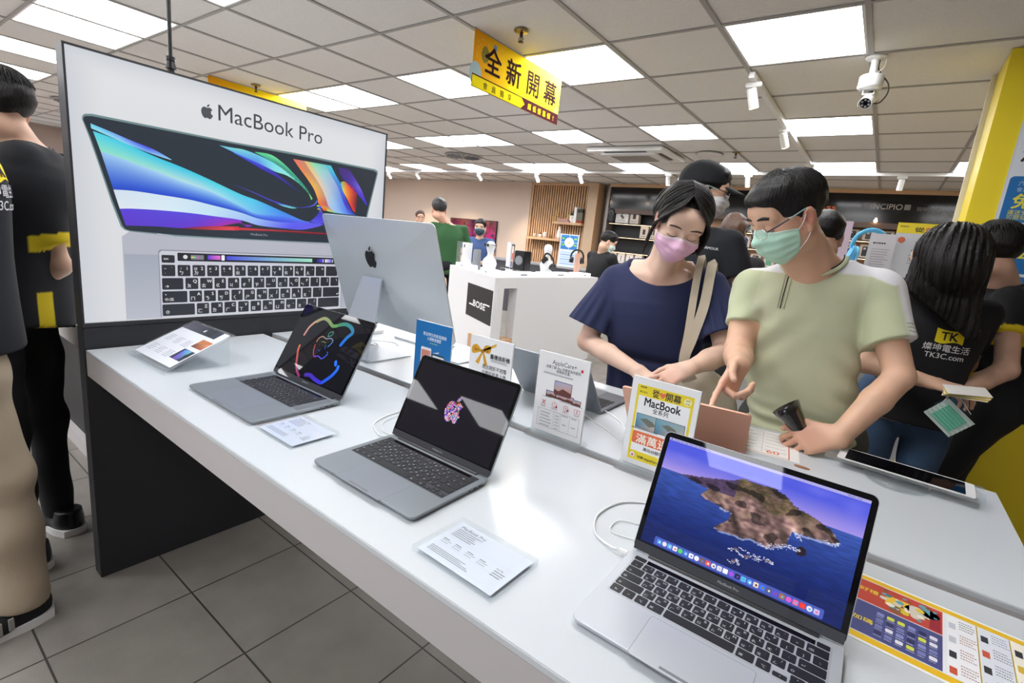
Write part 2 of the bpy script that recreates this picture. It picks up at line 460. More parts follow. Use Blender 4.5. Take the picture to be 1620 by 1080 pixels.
def sprinkler(x, y, label):
    t = thing('fire_sprinkler', label, 'sprinkler', (x, y, CEIL - .006))
    MB().lathe([(0, .004), (.042, .004), (.045, 0), (.03, -.006), (0, -.008)], 24, cap=False).build('escutcheon', mat('brass', 'a38f5c', rough=.35, metal=1), t)
    m = MB().cyl((0, 0, -.006), (0, 0, -.03), .010, n=12).tube([(.008, 0, -.028), (.016, 0, -.042), (.004, 0, -.056)], .0028, 6).tube([(-.008, 0, -.028), (-.016, 0, -.042), (-.004, 0, -.056)], .0028, 6)
    m.cyl((0, 0, -.03), (0, 0, -.055), .003, n=8).lathe([(.0, -.056), (.017, -.056), (.017, -.059), (0, -.059)], 12)
    m.build('sprinkler_head', mat('dark_bronze', '4a3a31', rough=.4, metal=.8), t)
sprinkler(-2.0, 2.56, 'brass fire sprinkler in the ceiling beside the hanging yellow banner')
sprinkler(-5.25, 2.62, 'small bronze fire sprinkler in the ceiling above the lit laptop poster')
sprinkler(-1.62, 6.2, 'tiny fire sprinkler in the ceiling between the cap and the ceiling speaker')
# red exit marking lamps in the ceiling
# hanging yellow banner
def banner(loc, W, Hh, label, full):
    t = thing('hanging_banner', label, 'banner', loc)
    MB().box(-.0012, .0012, 0, W, -Hh, 0).build('banner_sheet', M_YEL, t)
    a = Art(.0004)
    def bg(u, v):
        n = noise.noise(Vector((u * 6, v * 3, 1.3))) * .5 + .5
        A = Vector((.93, .62, .12)); B = Vector((.98, .84, .13)); C = Vector((1, .93, .62))
        q = min(1, u * 2.2 + .15 * n); c_ = A.lerp(B, q); c_ = c_.lerp(C, max(0, (u - .5) * 1.2) * v)
        return tuple(min(1, x) for x in c_)
    a.grid(0, W, -Hh, 0, 40, 14, bg)
    k = Hh / .32
    if full:
        a.layer()
        for (x, y, r, col) in ((.11, -.115, .036, '8d8436'), (.2, -.05, .017, '6f93ad'), (.03, -.245, .055, 'a9c0c4'), (.72, -.03, .012, 'c9b64a'), (.93, -.17, .03, 'b8a83c'), (.965, -.24, .03, 'd6c860')):
            a.poly(circ(x * W, y * k, r * k, 18, r * 1.3 * k), col)
        rd = random.Random(4)
        a.layer()
        for _ in range(40): a.poly(circ(rd.uniform(.02, .3) * W, -rd.uniform(.02, .2) * k, .003 * k, 6), 'f6e27a')
        a.rect(0, W, -Hh, -.245 * k, '4a2328')
        a.layer(); a.poly([(.004, -.252 * k), (.52 * W, -.252 * k), (.56 * W, -.283 * k), (.52 * W, -.316 * k), (.004, -.316 * k)], 'f5e11f')
        a.layer()
        for ch, x in zip('全新開幕', (.19, .41, .64, .86)): a.text(ch, x * W, -.195 * k, .165 * k, '33201f', bold=.028, al='C', sx=1.02)
        for i, ch in enumerate('會員獨享'): a.text(ch, (.13 + i * .085) * W, -.302 * k, .043 * k, '4a3a1c', bold=.01, al='C')
        for i, ch in enumerate('超低優惠價!'): a.text(ch, (.62 + i * .063) * W, -.3 * k, .042 * k, 'f5e11f', bold=.02, al='C')
    else:
        a.layer(); a.rect(0, W, -Hh, -.245 * k, '4a2328')
    a.build('printed_face', mat('matt_printed_sheet', attr=True, rough=.95, spec=.05), t, Matrix.Translation((.0016, 0, 0)) @ plane((0, 0, 0), (0, 1, 0), (0, 0, 1)))
    m = MB().box(-.004, .004, 0, W, -.004, .003); m.build('hanging_rail', M_GRID, t)
banner((-2.235, 2.412, CEIL - .003), .99, .322, 'yellow hanging banner with large dark characters and balloons, under the ceiling', True)
banner((-5.4, 2.25, CEIL - .003), .99, .322, 'yellow hanging banner mostly hidden behind the lit laptop poster', False)

# track lighting
M_WARM = mat('warm_lamp_face', 'fff0dc', emit=30, ecol='ffe2bd')
def track(name, label, p, q):
    m = MB()
    if abs(p[0] - q[0]) > abs(p[1] - q[1]): m.box(p[0], q[0], p[1] - .017, p[1] + .017, CEIL - .04, CEIL - .003)
    else: m.box(p[0] - .017, p[0] + .017, p[1], q[1], CEIL - .04, CEIL - .003)
    tagit(m.build(name, M_WPL), label, 'light track')
track('lighting_track', 'white lighting track along the ceiling, running away toward the far wall', (GX(-1) + .02, 3.64), (GX(-1) + .02, 7.46))
track('lighting_track', 'white lighting track along the ceiling, running parallel to the back wall', (-9.5, 7.52), (.7, 7.52))
def spot(x, y, aim, label, power=0):
    t = thing('track_spotlight', label, 'spotlight', (x, y, CEIL - .04), group='white spotlights on the ceiling tracks')
    MB().box(-.05, .05, -.018, .018, -.03, 0, bev=.004).build('adapter', M_WPL, t)
    d = Vector(aim).normalized(); c0 = Vector((0, 0, -.075)); a = c0 - d * .035; b = c0 + d * .085
    MB().cyl((0, 0, -.03), (0, 0, -.062), .006, n=10).sphere((0, 0, -.066), .011).build('stem', M_WPL, t)
    MB().cyl(a, b, .031, n=28).cyl(a - d * .006, a, .024, .031, n=28).build('lamp_body', M_WPL, t)
    MB().cyl(b, b + d * .0015, .026, n=24).build('lamp_face', M_WARM if power else M_WPL, t)
    if power:
        l = bpy.data.lights.new('beam', 'SPOT'); l.energy = power; l.spot_size = 1.1; l.spot_blend = .8; l.color = (1, .78, .55); l.shadow_soft_size = .03
        o = bpy.data.objects.new('beam', l); COL.objects.link(o); o.parent = t; o.location = b + d * .02
        o.rotation_euler = d.to_track_quat('-Z', 'Y').to_euler()
xt = GX(-1) + .02
spot(xt, 3.74, (.25, .35, -1), 'white track spotlight nearest the camera, first on the track running away', 6)
spot(xt, 5.02, (.3, .4, -1), 'white track spotlight, second on the track running away', 6)
spot(xt, 6.75, (.3, .35, -1), 'white track spotlight just above the hair of the man in pale green', 6)
spot(-.07, 7.52, (-.05, .2, -1), 'white track spotlight over the right end of the black shelving')
spot(-1.75, 7.52, (.1, .3, -1), 'white track spotlight over the brim of the black cap', 8)
spot(-2.86, 7.52, (.05, .25, -1), 'white track spotlight over the woman in navy', 10)
spot(-4.35, 7.52, (.25, .5, -1), 'white track spotlight over the right of the slatted screen', 30)
spot(-5.23, 7.52, (.25, .5, -1), 'white track spotlight over the left of the slatted screen', 30)
spot(-6.57, 7.52, (.3, .9, -1), 'white track spotlight in front of the beige wall', 70)
spot(-8.3, 7.52, (.2, .9, -1), 'white track spotlight at the far left of the beige wall', 70)
spot(-9.2, 7.52, (.0, .95, -1), 'white track spotlight hidden by the lit poster', 70)

# security camera
t = thing('security_camera', 'white pan-and-tilt security camera with six infrared lamps hanging from the ceiling', 'security camera', (-.287, 3.62, CEIL))
MB().lathe([(0, 0), (.052, 0), (.055, -.006), (.045, -.012), (.022, -.016), (0, -.016)][::-1], 32, cap=False).cyl((0, 0, -.01), (0, 0, -.085), .019, n=20).cyl((0, 0, -.085), (0, 0, -.1), .006, n=10).build('ceiling_mount', M_WPL, t)
MB().lathe([(0, -.098), (.055, -.098), (.06, -.104), (.06, -.145), (.062, -.15), (.062, -.162), (.05, -.172), (0, -.172)], 40, cap=False).build('pan_housing', M_WPL, t)
MB().lathe([(.0603, -.146), (.0603, -.149)], 40, cap=False).build('seam', M_GPL, t)
m = MB(); m.box(-.03, -.024, -.012, .012, -.2, -.165).box(.024, .03, -.012, .012, -.2, -.165).box(-.03, .03, -.014, .014, -.2, -.194); m.build('bracket', M_WPL, t)
d = Vector((-.12, -.8, -.45)).normalized(); c0 = Vector((.012, .03, -.212)); a = c0 - d * .03; b = c0 + d * .085
MB().cyl(a, b, .03, n=28).build('camera_body', M_WPL, t)
MB().cyl(b, b + d * .0015, .0275, n=28).build('lens_window', mat('dark_lens_window', '1c2026', rough=.15), t)
u_ = d.cross(Vector((0, 0, 1))).normalized(); v_ = u_.cross(d)
for k in range(6):
    p = b + d * .002 + (u_ * math.cos(k * math.pi / 3 + .5) + v_ * math.sin(k * math.pi / 3 + .5)) * .018
    MB().cyl(p, p + d * .003, .0055, n=12).build('infrared_lamp', mat('silver_led', 'dfe2e6', rough=.2, metal=.6), t)
MB().cyl(b + d * .001, b + d * .004, .0085, n=18).build('lens', mat('lens_glass', '05060a', rough=.05, coat=1), t)
hood = MB(); n = 18; vs = []
for s_ in (0, 1):
    for r_ in (.0315, .034):
        for k in range(n + 1):
            an = math.radians(200 - 220 * k / n) ; p = (a + (b + d * .02 - a) * s_) + u_ * math.cos(an) * r_ + v_ * math.sin(an) * r_ ; vs.append(p)
N = n + 1
fs = []
for k in range(n):
    fs += [(k, k + 1, 2 * N + k + 1, 2 * N + k), (N + k, 3 * N + k, 3 * N + k + 1, N + k + 1), (k, N + k, N + k + 1, k + 1), (2 * N + k, 2 * N + k + 1, 3 * N + k + 1, 3 * N + k)]
hood.add(vs, fs, smooth=True).build('sunshade', M_WPL, t)
MB().tube(smooth_path([(.02, .01, -.01), (.022, .01, -.06), (.05, .01, -.1), (.085, .0, -.15), (.09, .0, -.2), (.06, .02, -.24), (.02, .03, -.235)]), .0035, 8).build('black_cable', M_BPL, t)
MB().tube(smooth_path([(.05, .0, -.004), (.05, .0, -.05), (.03, .0, -.075), (.005, 0, -.1)]), .002, 6).build('white_cable', M_WPL, t)
# poster artwork, in metres on the poster (u along, v up)
PO = {'lid': [(0.036, 0.634), (0.038, 0.644), (0.044, 0.65), (0.061, 0.654), (0.482, 0.657), (0.726, 0.664), (1.028, 0.665), (1.132, 0.666), (1.149, 0.66), (1.149, 0.646), (1.098, 0.438), (1.069, 0.351), (1.028, 0.307), (0.892, 0.303), (0.501, 0.297), (0.275, 0.296), (0.142, 0.303), (0.127, 0.308), (0.118, 0.318), (0.097, 0.393), (0.068, 0.514), (0.051, 0.582)],
'glass': [(0.039, 0.632), (0.041, 0.64), (0.046, 0.644), (0.061, 0.647), (0.482, 0.651), (0.727, 0.656), (1.028, 0.658), (1.126, 0.658), (1.143, 0.652), (1.141, 0.639), (1.091, 0.438), (1.049, 0.314), (0.891, 0.306), (0.501, 0.301), (0.275, 0.301), (0.146, 0.306), (0.131, 0.31), (0.123, 0.321), (0.101, 0.396), (0.071, 0.517), (0.054, 0.585)],
'b1A': [(0.056, 0.625), (0.108, 0.611), (0.16, 0.596), (0.222, 0.58), (0.273, 0.557)],
'b1B': [(0.057, 0.611), (0.108, 0.595), (0.159, 0.579), (0.221, 0.564), (0.273, 0.555)],
'b2A': [(0.061, 0.604), (0.126, 0.589), (0.221, 0.559), (0.305, 0.537), (0.396, 0.508), (0.503, 0.471), (0.573, 0.454), (0.675, 0.422), (0.764, 0.394), (0.798, 0.392)],
'b2B': [(0.077, 0.547), (0.123, 0.537), (0.219, 0.513), (0.303, 0.489), (0.395, 0.467), (0.503, 0.426), (0.564, 0.403), (0.676, 0.404), (0.764, 0.389), (0.798, 0.39)],
'b3B': [(0.104, 0.434), (0.156, 0.437), (0.233, 0.434), (0.324, 0.429), (0.394, 0.419), (0.502, 0.402), (0.573, 0.385), (0.676, 0.379), (0.764, 0.386), (0.798, 0.389)],
'b4B': [(0.118, 0.375), (0.154, 0.379), (0.231, 0.382), (0.323, 0.382), (0.393, 0.379), (0.502, 0.373), (0.573, 0.358), (0.676, 0.354), (0.764, 0.355), (0.84, 0.374)],
'b4A': [(0.104, 0.434), (0.156, 0.437), (0.233, 0.434), (0.324, 0.429), (0.394, 0.419), (0.502, 0.402), (0.573, 0.385), (0.676, 0.379), (0.787, 0.388), (0.867, 0.385)],
'b5B': [(0.132, 0.322), (0.171, 0.324), (0.229, 0.326), (0.298, 0.326), (0.392, 0.335), (0.502, 0.361), (0.525, 0.347), (0.549, 0.354)],
'b5A': [(0.118, 0.375), (0.154, 0.379), (0.231, 0.382), (0.323, 0.382), (0.393, 0.379), (0.502, 0.373), (0.506, 0.358), (0.549, 0.356)],
'redA': [(0.298, 0.326), (0.392, 0.34), (0.502, 0.347), (0.478, 0.343), (0.624, 0.345), (0.759, 0.347), (0.881, 0.348)],
'redB': [(0.298, 0.325), (0.392, 0.327), (0.502, 0.333), (0.478, 0.333), (0.624, 0.338), (0.759, 0.338), (0.881, 0.34)],
'c1A': [(0.429, 0.635), (0.482, 0.636), (0.518, 0.637), (0.574, 0.627), (0.638, 0.608), (0.695, 0.584), (0.75, 0.548), (0.79, 0.513), (0.808, 0.49)],
'c1B': [(0.437, 0.633), (0.481, 0.62), (0.517, 0.61), (0.593, 0.591), (0.643, 0.576), (0.69, 0.569), (0.739, 0.547), (0.785, 0.513), (0.802, 0.484)],
'c1b': [(0.481, 0.62), (0.531, 0.608), (0.593, 0.591), (0.643, 0.571), (0.69, 0.545), (0.739, 0.517), (0.762, 0.494)],
'c1c': [(0.481, 0.617), (0.536, 0.597), (0.588, 0.576), (0.643, 0.557), (0.69, 0.535), (0.734, 0.513), (0.756, 0.499)],
'gA': [(0.561, 0.637), (0.623, 0.638), (0.674, 0.615), (0.728, 0.575), (0.773, 0.536), (0.796, 0.509)],
'gB': [(0.561, 0.635), (0.603, 0.621), (0.659, 0.598), (0.717, 0.563), (0.767, 0.525), (0.793, 0.506)],
'oA': [(0.717, 0.639), (0.76, 0.642), (0.805, 0.64), (0.852, 0.64), (0.894, 0.642)],
'oB': [(0.832, 0.493), (0.844, 0.486), (0.862, 0.48), (0.887, 0.473), (0.905, 0.469)],
'ocol': [(0.717, 0.639), (0.749, 0.603), (0.783, 0.568), (0.813, 0.532), (0.832, 0.493), (0.838, 0.472), (0.869, 0.449), (0.919, 0.441)],
'ocor': [(0.894, 0.642), (0.92, 0.605), (0.946, 0.571), (0.967, 0.531), (0.988, 0.489), (1.01, 0.458), (1.027, 0.446), (1.038, 0.441)],
'tail': [(0.838, 0.472), (0.88, 0.475), (0.937, 0.473), (0.99, 0.44), (0.919, 0.441), (0.869, 0.449)],
'rA': [(0.946, 0.579), (0.965, 0.585), (1.005, 0.569), (1.033, 0.545), (1.035, 0.506), (1.03, 0.458)],
'rB': [(0.946, 0.571), (0.96, 0.541), (0.981, 0.511), (1.002, 0.48), (1.02, 0.457), (1.027, 0.457)],
'pA': [(0.9, 0.643), (0.931, 0.641), (0.989, 0.642)],
'pB': [(0.994, 0.512), (1.036, 0.489), (1.091, 0.49)],
'pcL': [(0.931, 0.641), (0.952, 0.599), (1.006, 0.558), (1.048, 0.53), (1.088, 0.495)],
'pcR': [(0.989, 0.642), (1.031, 0.594), (1.06, 0.557), (1.095, 0.496), (1.097, 0.493)],
'loopA': [(0.48, 0.502), (0.549, 0.487), (0.623, 0.465), (0.697, 0.451), (0.752, 0.448), (0.809, 0.464), (0.829, 0.487)],
'loopB': [(0.48, 0.499), (0.549, 0.482), (0.623, 0.458), (0.697, 0.444), (0.752, 0.445), (0.812, 0.459), (0.833, 0.482)],
'loop2A': [(0.641, 0.456), (0.675, 0.451), (0.729, 0.445), (0.735, 0.443)],
'loop2B': [(0.644, 0.453), (0.675, 0.444), (0.713, 0.439), (0.732, 0.441)],
'swA': [(0.798, 0.392), (0.822, 0.413), (0.839, 0.436), (0.838, 0.462)],
'swB': [(0.846, 0.386), (0.867, 0.395), (0.866, 0.422), (0.844, 0.457)],
'base': [(0.12, 0.287), (0.125, 0.296), (0.133, 0.3), (0.142, 0.302), (0.892, 0.302), (1.083, 0.292), (1.119, -0.065), (1.043, -0.044), (0.116, 0.005)],
'hinge': [(0.221, 0.303), (0.275, 0.297), (0.275, 0.293), (0.222, 0.294)],
'spk': [(0.12, 0.226), (0.222, 0.226), (0.22, 0.007), (0.117, 0.006)],
'well': [(0.223, 0.231), (0.233, 0.236), (0.477, 0.239), (0.912, 0.244), (0.986, -0.056), (0.222, 0.005)],
'tb': [(0.281, 0.23), (0.55, 0.231), (0.912, 0.235), (0.917, 0.209), (0.476, 0.205), (0.28, 0.201)],
'tb1A': [(0.379, 0.222), (0.402, 0.223), (0.423, 0.223)],
'tb1B': [(0.379, 0.209), (0.401, 0.209), (0.423, 0.209)],
'tb2A': [(0.442, 0.224), (0.55, 0.225), (0.566, 0.226), (0.662, 0.227), (0.754, 0.228)],
'tb2B': [(0.442, 0.209), (0.55, 0.21), (0.566, 0.209), (0.662, 0.21), (0.755, 0.211)],
'tb3A': [(0.762, 0.227), (0.783, 0.228), (0.796, 0.228)],
'tb3B': [(0.762, 0.211), (0.783, 0.212), (0.796, 0.212)],
'tb4A': [(0.806, 0.228), (0.824, 0.228), (0.848, 0.228)],
'tb4B': [(0.806, 0.212), (0.824, 0.212), (0.848, 0.212)],
'tb5': [(0.861, 0.229), (0.909, 0.229), (0.91, 0.211), (0.862, 0.212)],
'slid': [(0.429, 0.226), (0.44, 0.226), (0.44, 0.205), (0.428, 0.206)],
'tbg': [(0.325, 0.224), (0.369, 0.224), (0.368, 0.207), (0.325, 0.208)]}
PKEYS = [('esc', 0.2315, 0.2725, 0.201, 0.2285), ('~`', 0.2305, 0.273, 0.153, 0.194), ('1', 0.2805, 0.3225, 0.153, 0.194), ('2', 0.3295, 0.3725, 0.153, 0.1945), ('3', 0.3795, 0.422, 0.153, 0.195), ('4', 0.429, 0.472, 0.1535, 0.1955), ('5', 0.4795, 0.5225, 0.154, 0.196), ('6', 0.53, 0.5725, 0.154, 0.196), ('7', 0.58, 0.623, 0.154, 0.1965), ('8', 0.63, 0.6745, 0.154, 0.197), ('9', 0.68, 0.7245, 0.154, 0.1975), ('0', 0.7305, 0.7745, 0.154, 0.198), ('-', 0.7815, 0.8255, 0.154, 0.198), ('=', 0.8315, 0.8755, 0.154, 0.1985), ('', 0.8825, 0.942, 0.154, 0.199), ('tab', 0.23, 0.2975, 0.1045, 0.1465), ('Q', 0.3045, 0.3475, 0.105, 0.147), ('W', 0.3545, 0.3975, 0.105, 0.147), ('E', 0.4045, 0.4465, 0.105, 0.147), ('R', 0.454, 0.497, 0.1055, 0.147), ('T', 0.504, 0.547, 0.106, 0.1475), ('Y', 0.554, 0.598, 0.106, 0.148), ('U', 0.604, 0.648, 0.106, 0.148), ('I', 0.655, 0.699, 0.107, 0.148), ('O', 0.706, 0.7495, 0.107, 0.148), ('P', 0.756, 0.8005, 0.107, 0.148), ('[', 0.8065, 0.8505, 0.1075, 0.1485), (']', 0.8565, 0.9015, 0.108, 0.149), ('\\', 0.9075, 0.95, 0.108, 0.149), ('caps', 0.229, 0.3095, 0.0565, 0.0985), ('A', 0.3165, 0.3595, 0.057, 0.099), ('S', 0.3665, 0.4085, 0.057, 0.099), ('D', 0.416, 0.459, 0.057, 0.0995), ('F', 0.4665, 0.5095, 0.057, 0.1), ('G', 0.516, 0.559, 0.057, 0.1), ('H', 0.566, 0.61, 0.057, 0.1005), ('J', 0.616, 0.661, 0.0575, 0.101), ('K', 0.667, 0.7115, 0.058, 0.101), ('L', 0.7185, 0.762, 0.058, 0.1015), (';', 0.7685, 0.8125, 0.058, 0.102), ("'", 0.8195, 0.8635, 0.058, 0.102), ('ret', 0.8695, 0.9545, 0.058, 0.1025), ('shift', 0.228, 0.3335, 0.0085, 0.051), ('Z', 0.3405, 0.3835, 0.009, 0.051), ('X', 0.3905, 0.433, 0.009, 0.0515), ('C', 0.4395, 0.4835, 0.009, 0.052), ('V', 0.492, 0.5335, 0.009, 0.052), ('B', 0.541, 0.584, 0.009, 0.052), ('N', 0.591, 0.6345, 0.0095, 0.0525), ('M', 0.642, 0.686, 0.01, 0.053), (',', 0.693, 0.737, 0.01, 0.053), ('.', 0.7435, 0.7885, 0.01, 0.053), ('/', 0.7945, 0.8385, 0.01, 0.0535), ('', 0.8455, 0.955, 0.01, 0.054)]
# artwork shown on the laptop screens (unit square)
SCR = {'island': [(0.098, 0.699), (0.205, 0.729), (0.311, 0.768), (0.393, 0.804), (0.439, 0.847), (0.512, 0.843), (0.592, 0.852), (0.656, 0.819), (0.704, 0.762), (0.793, 0.731), (0.874, 0.682), (0.915, 0.618), (0.898, 0.585), (0.836, 0.575), (0.772, 0.567), (0.715, 0.562), (0.707, 0.492), (0.71, 0.443), (0.627, 0.372), (0.587, 0.372), (0.543, 0.387), (0.507, 0.355), (0.463, 0.363), (0.38, 0.346), (0.36, 0.364), (0.416, 0.459), (0.426, 0.528), (0.37, 0.539), (0.346, 0.552), (0.265, 0.569), (0.252, 0.593), (0.284, 0.659), (0.215, 0.669), (0.141, 0.694)], 'rocks': [(0.774, 0.44), (0.491, 0.256), (0.496, 0.158), (0.644, 0.265), (0.548, 0.232)], 'foam': [[(0.456, 0.242), (0.503, 0.246), (0.529, 0.219), (0.597, 0.247), (0.674, 0.265), (0.642, 0.278), (0.564, 0.26), (0.497, 0.287)], [(0.587, 0.372), (0.629, 0.364), (0.717, 0.43), (0.764, 0.436), (0.709, 0.451), (0.625, 0.385)], [(0.715, 0.565), (0.759, 0.526), (0.735, 0.561)], [(0.467, 0.142), (0.519, 0.15), (0.503, 0.184)], [(0.844, 0.58), (0.907, 0.58), (0.917, 0.603)]], 'neon': [([(0.169, 0.582), (0.188, 0.71), (0.235, 0.812)], 0.03, 'c98c86', 'c7a184'), ([(0.252, 0.825), (0.333, 0.9), (0.413, 0.887), (0.495, 0.834), (0.559, 0.853)], 0.042, 'a89a72', '5f9a58'), ([(0.579, 0.872), (0.661, 0.91), (0.746, 0.887), (0.794, 0.822), (0.752, 0.729), (0.72, 0.613)], 0.045, '3f8f6a', '1f6fe0'), ([(0.181, 0.407), (0.189, 0.339), (0.225, 0.239), (0.262, 0.139), (0.321, 0.05), (0.375, 0.002)], 0.032, 'd9703c', '8a2f78'), ([(0.452, 0.053), (0.518, 0.072), (0.59, 0.046), (0.684, 0.03)], 0.045, '4a2fa8', '3b2fd0'), ([(0.708, 0.04), (0.781, 0.16), (0.817, 0.265), (0.815, 0.317)], 0.042, '1f55e0', '2a74f2'), ([(0.758, 0.368), (0.773, 0.334)], 0.042, '2a74f2', '2a74f2'), ([(0.389, 0.546), (0.395, 0.596), (0.434, 0.643), (0.499, 0.629), (0.554, 0.653), (0.598, 0.627), (0.585, 0.568), (0.567, 0.528)], 0.012, 'd88b5a', '3b8fe8'), ([(0.388, 0.497), (0.405, 0.412), (0.44, 0.342), (0.471, 0.335)], 0.012, 'd05a4a', 'a23aa8'), ([(0.466, 0.344), (0.505, 0.358), (0.557, 0.34), (0.586, 0.373), (0.611, 0.429)], 0.012, '6a4ae0', '3b6ff2'), ([(0.505, 0.665), (0.503, 0.72), (0.546, 0.753), (0.552, 0.707), (0.51, 0.664)], 0.009, '58a86a', '4aa0b8'), ([(0.454, 0.567), (0.48, 0.575), (0.517, 0.573)], 0.008, '8a8a4a', '5aa04a'), ([(0.442, 0.535), (0.449, 0.496)], 0.006, '7a3a3a', '7a3a3a'), ([(0.531, 0.544), (0.542, 0.486)], 0.008, '3a78a8', '3a6ae0'), ([(0.461, 0.438), (0.491, 0.438)], 0.008, '2a4ae0', '2a4ae0'), ([(0.592, 0.456), (0.603, 0.442)], 0.01, '3a6ff2', '3a6ff2')]}
# ================================================================= display tables
T = .856
M_TAB = mat('white_laminate_top', 'd2d7db', rough=.22, spec=.5)
M_TABS = mat('white_laminate_edge', 'c6c1c1', rough=.4)
def table(name, label, x0, x1, y0, y1, legs):
    t = thing(name, label, 'table', ((x0 + x1) / 2, (y0 + y1) / 2, 0))
    w, d = (x1 - x0) / 2, (y1 - y0) / 2
    MB().box(-w, w, -d, d, T - .012, T, bev=.0015).build('table_top', M_TAB, t)
    m = MB(); m.box(-w, w, -d, -d + .02, T - .088, T - .012).box(-w, w, d - .02, d, T - .088, T - .012).box(-w, -w + .02, -d + .02, d - .02, T - .088, T - .012).box(w - .02, w, -d + .02, d - .02, T - .088, T - .012)
    m.box(-w + .02, w - .02, -d + .02, d - .02, T - .086, T - .08)
    m.build('apron', M_TABS, t)
    for a, b in legs: MB().box(a - t.location.x, b - t.location.x, -d + .01, d - .01, 0, T - .088).build('end_panel', M_TABS, t)
    return t
table('display_table', 'long white display table in front, holding three open laptops', -2.045, .34, .461, 1.048, [(.28, .33)])
table('display_table', 'long white display table behind the laptops, holding the desktop computer', -2.045, .332, 1.086, 1.68, [(.27, .322)])
t = table('display_table', 'white display table beyond the lit poster, at far left', -4.3, -2.13, .53, 1.6, [(-4.28, -4.2)])
MB().box(-2.0, .98, -.35, -.32, .08, T - .088).build('base_panel', M_BLACK, t)
MB().box(-2.0, .98, -.38, -.32, 0, .08).build('plinth', M_TABS, t)

# ================================================================= lit poster
t = thing('lightbox', 'tall freestanding lit poster in a dark frame, showing an open laptop', 'lightbox', (-2.05, .458, 0))
M_FR = mat('dark_frame', '2e2f34', rough=.45)
W = 1.195
MB().box(-.065, -.0005, 0, W, 0, .93, bev=.002).build('lower_panel', M_DARK, t)
m = MB()
m.box(-.065, .0025, 0, .006, .93, 1.785).box(-.065, .0025, W - .006, W, .93, 1.785).box(-.065, .0025, .006, W - .006, 1.779, 1.785).box(-.065, .0025, .006, W - .006, .93, .943)
m.box(-.065, -.06, .006, W - .006, .943, 1.779)
m.build('frame', M_FR, t)
MB().box(-.06, -.003, .006, W - .006, .943, 1.779).build('light_body', M_WPL, t)
a = Art(.00025)
V0 = .945
UH = 1.779 - V0
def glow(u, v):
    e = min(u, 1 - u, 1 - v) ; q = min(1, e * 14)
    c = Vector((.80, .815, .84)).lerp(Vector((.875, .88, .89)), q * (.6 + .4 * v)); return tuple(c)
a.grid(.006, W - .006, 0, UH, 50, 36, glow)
a.layer(); a.text('MacBook Pro', .424, .722, .0787, '3c4248', sx=.985); a.apple(.392, .742, .047, '4a5056')
P = PO
# keyboard half
a.poly([(.12, .003), (1.063, .003), (1.063, .285), (1.045, .302), (.14, .302), (.12, .285)], 'b4b6c2')
a.layer(); a.band([(.123, .228), (.222, .228)], [(.123, .003), (.222, .003)], 'a3a8b6', 'b7bbc7'); a.band([(.968, .228), (1.06, .228)], [(.968, .003), (1.06, .003)], '9da2ad', 'aeb3be')
a.poly(rrect(.222, .967, -.02, .247, .01)[0:12] + [(.222, .003), (.967, .003)], '8c8f9a')
a.layer(); a.poly([(.225, .003), (.225, .235), (.233, .243), (.958, .243), (.964, .235), (.964, .003)], 'c9ccd6')
a.band([(.25, .300), (1.04, .300)], [(.25, .298), (1.04, .298)], '8c8f9a', '8c8f9a')
a.layer()
for n_, x0, x1, y0, y1 in PKEYS: a.poly(rrect(x0, x1, y0, y1, .0035, 2), '262a30')
a.poly(rrect(.2815, .957, .2085, .238, .003, 2), '1d2027')
a.layer()
ZH = dict(zip("1234567890-QWERTYUIOPASDFGHJKL;ZXCVBNM,./", "ㄅㄉˇˋㄓˊ˙ㄚㄞㄢㄦㄆㄊㄍㄐㄔㄗㄧㄛㄟㄣㄇㄋㄎㄑㄕㄘㄨㄜㄠㄤㄈㄌㄏㄒㄖㄙㄩㄝㄡㄥ"))
for n_, x0, x1, y0, y1 in PKEYS:
    w_ = x1 - x0; h_ = y1 - y0; K = 'e8eaee'
    if len(n_) == 1:
        a.text(n_, x1 - .011, y1 - .018, .0165, K, bold=.02, al='C')
        if n_ in ZH: a.text(ZH[n_], x0 + .012, y0 + .007, .0165, K, bold=.02, al='C')
        if n_ in '1234567890': a.text('!@#$%^&*()'['1234567890'.index(n_)], x0 + .011, y1 - .017, .012, K, al='C')
    elif n_ == 'esc': a.text('esc', x0 + .006, y0 + .011, .012, K, bold=.01)
    elif n_ == 'tab': a.text('→', x0 + .008, y0 + .007, .015, K, bold=.02)
    elif n_ == 'caps': a.text('中/英', x0 + .007, y0 + .007, .013, K); a.poly(circ(x0 + .011, y1 - .012, .002, 8), K)
    elif n_ == 'shift': a.text('⇧', x0 + .008, y0 + .008, .016, K, bold=.01)
    elif n_ == 'ret': a.text('↵', x1 - .016, y0 + .008, .016, K, bold=.01)
    elif n_ == '~`': a.text('~', x0 + .011, y1 - .018, .014, K, al='C'); a.text('`', x1 - .011, y1 - .018, .014, K, al='C'); a.text('·', x0 + .011, y0 + .006, .014, K, al='C')
a.poly(circ(.307, .2235, .0075, 16), 'd9dbe0'); a.poly(rrect(P['tbg'][3][0], P['tbg'][1][0], .2145, .2315, .002, 2), '7d8087')
a.band([(.382, .232), (.427, .232)], [(.382, .216), (.427, .216)], ['5a3fd8', 'f07ad0'], ['4a38c8', 'e86ac8'])
a.band([(.45, .231), (.813, .231)], [(.45, .216), (.813, .216)], ['4a46d8', '5a6ae0', '9ad2ee', 'a4e6c8'], ['4a46d8', '5a6ae0', '8fd0ee', '9ce0c0'])
a.band([(.835, .231), (.866, .231)], [(.835, .216), (.866, .216)], ['2f2a6a', '5a46e0'], ['2f2a6a', '5a46e0'])
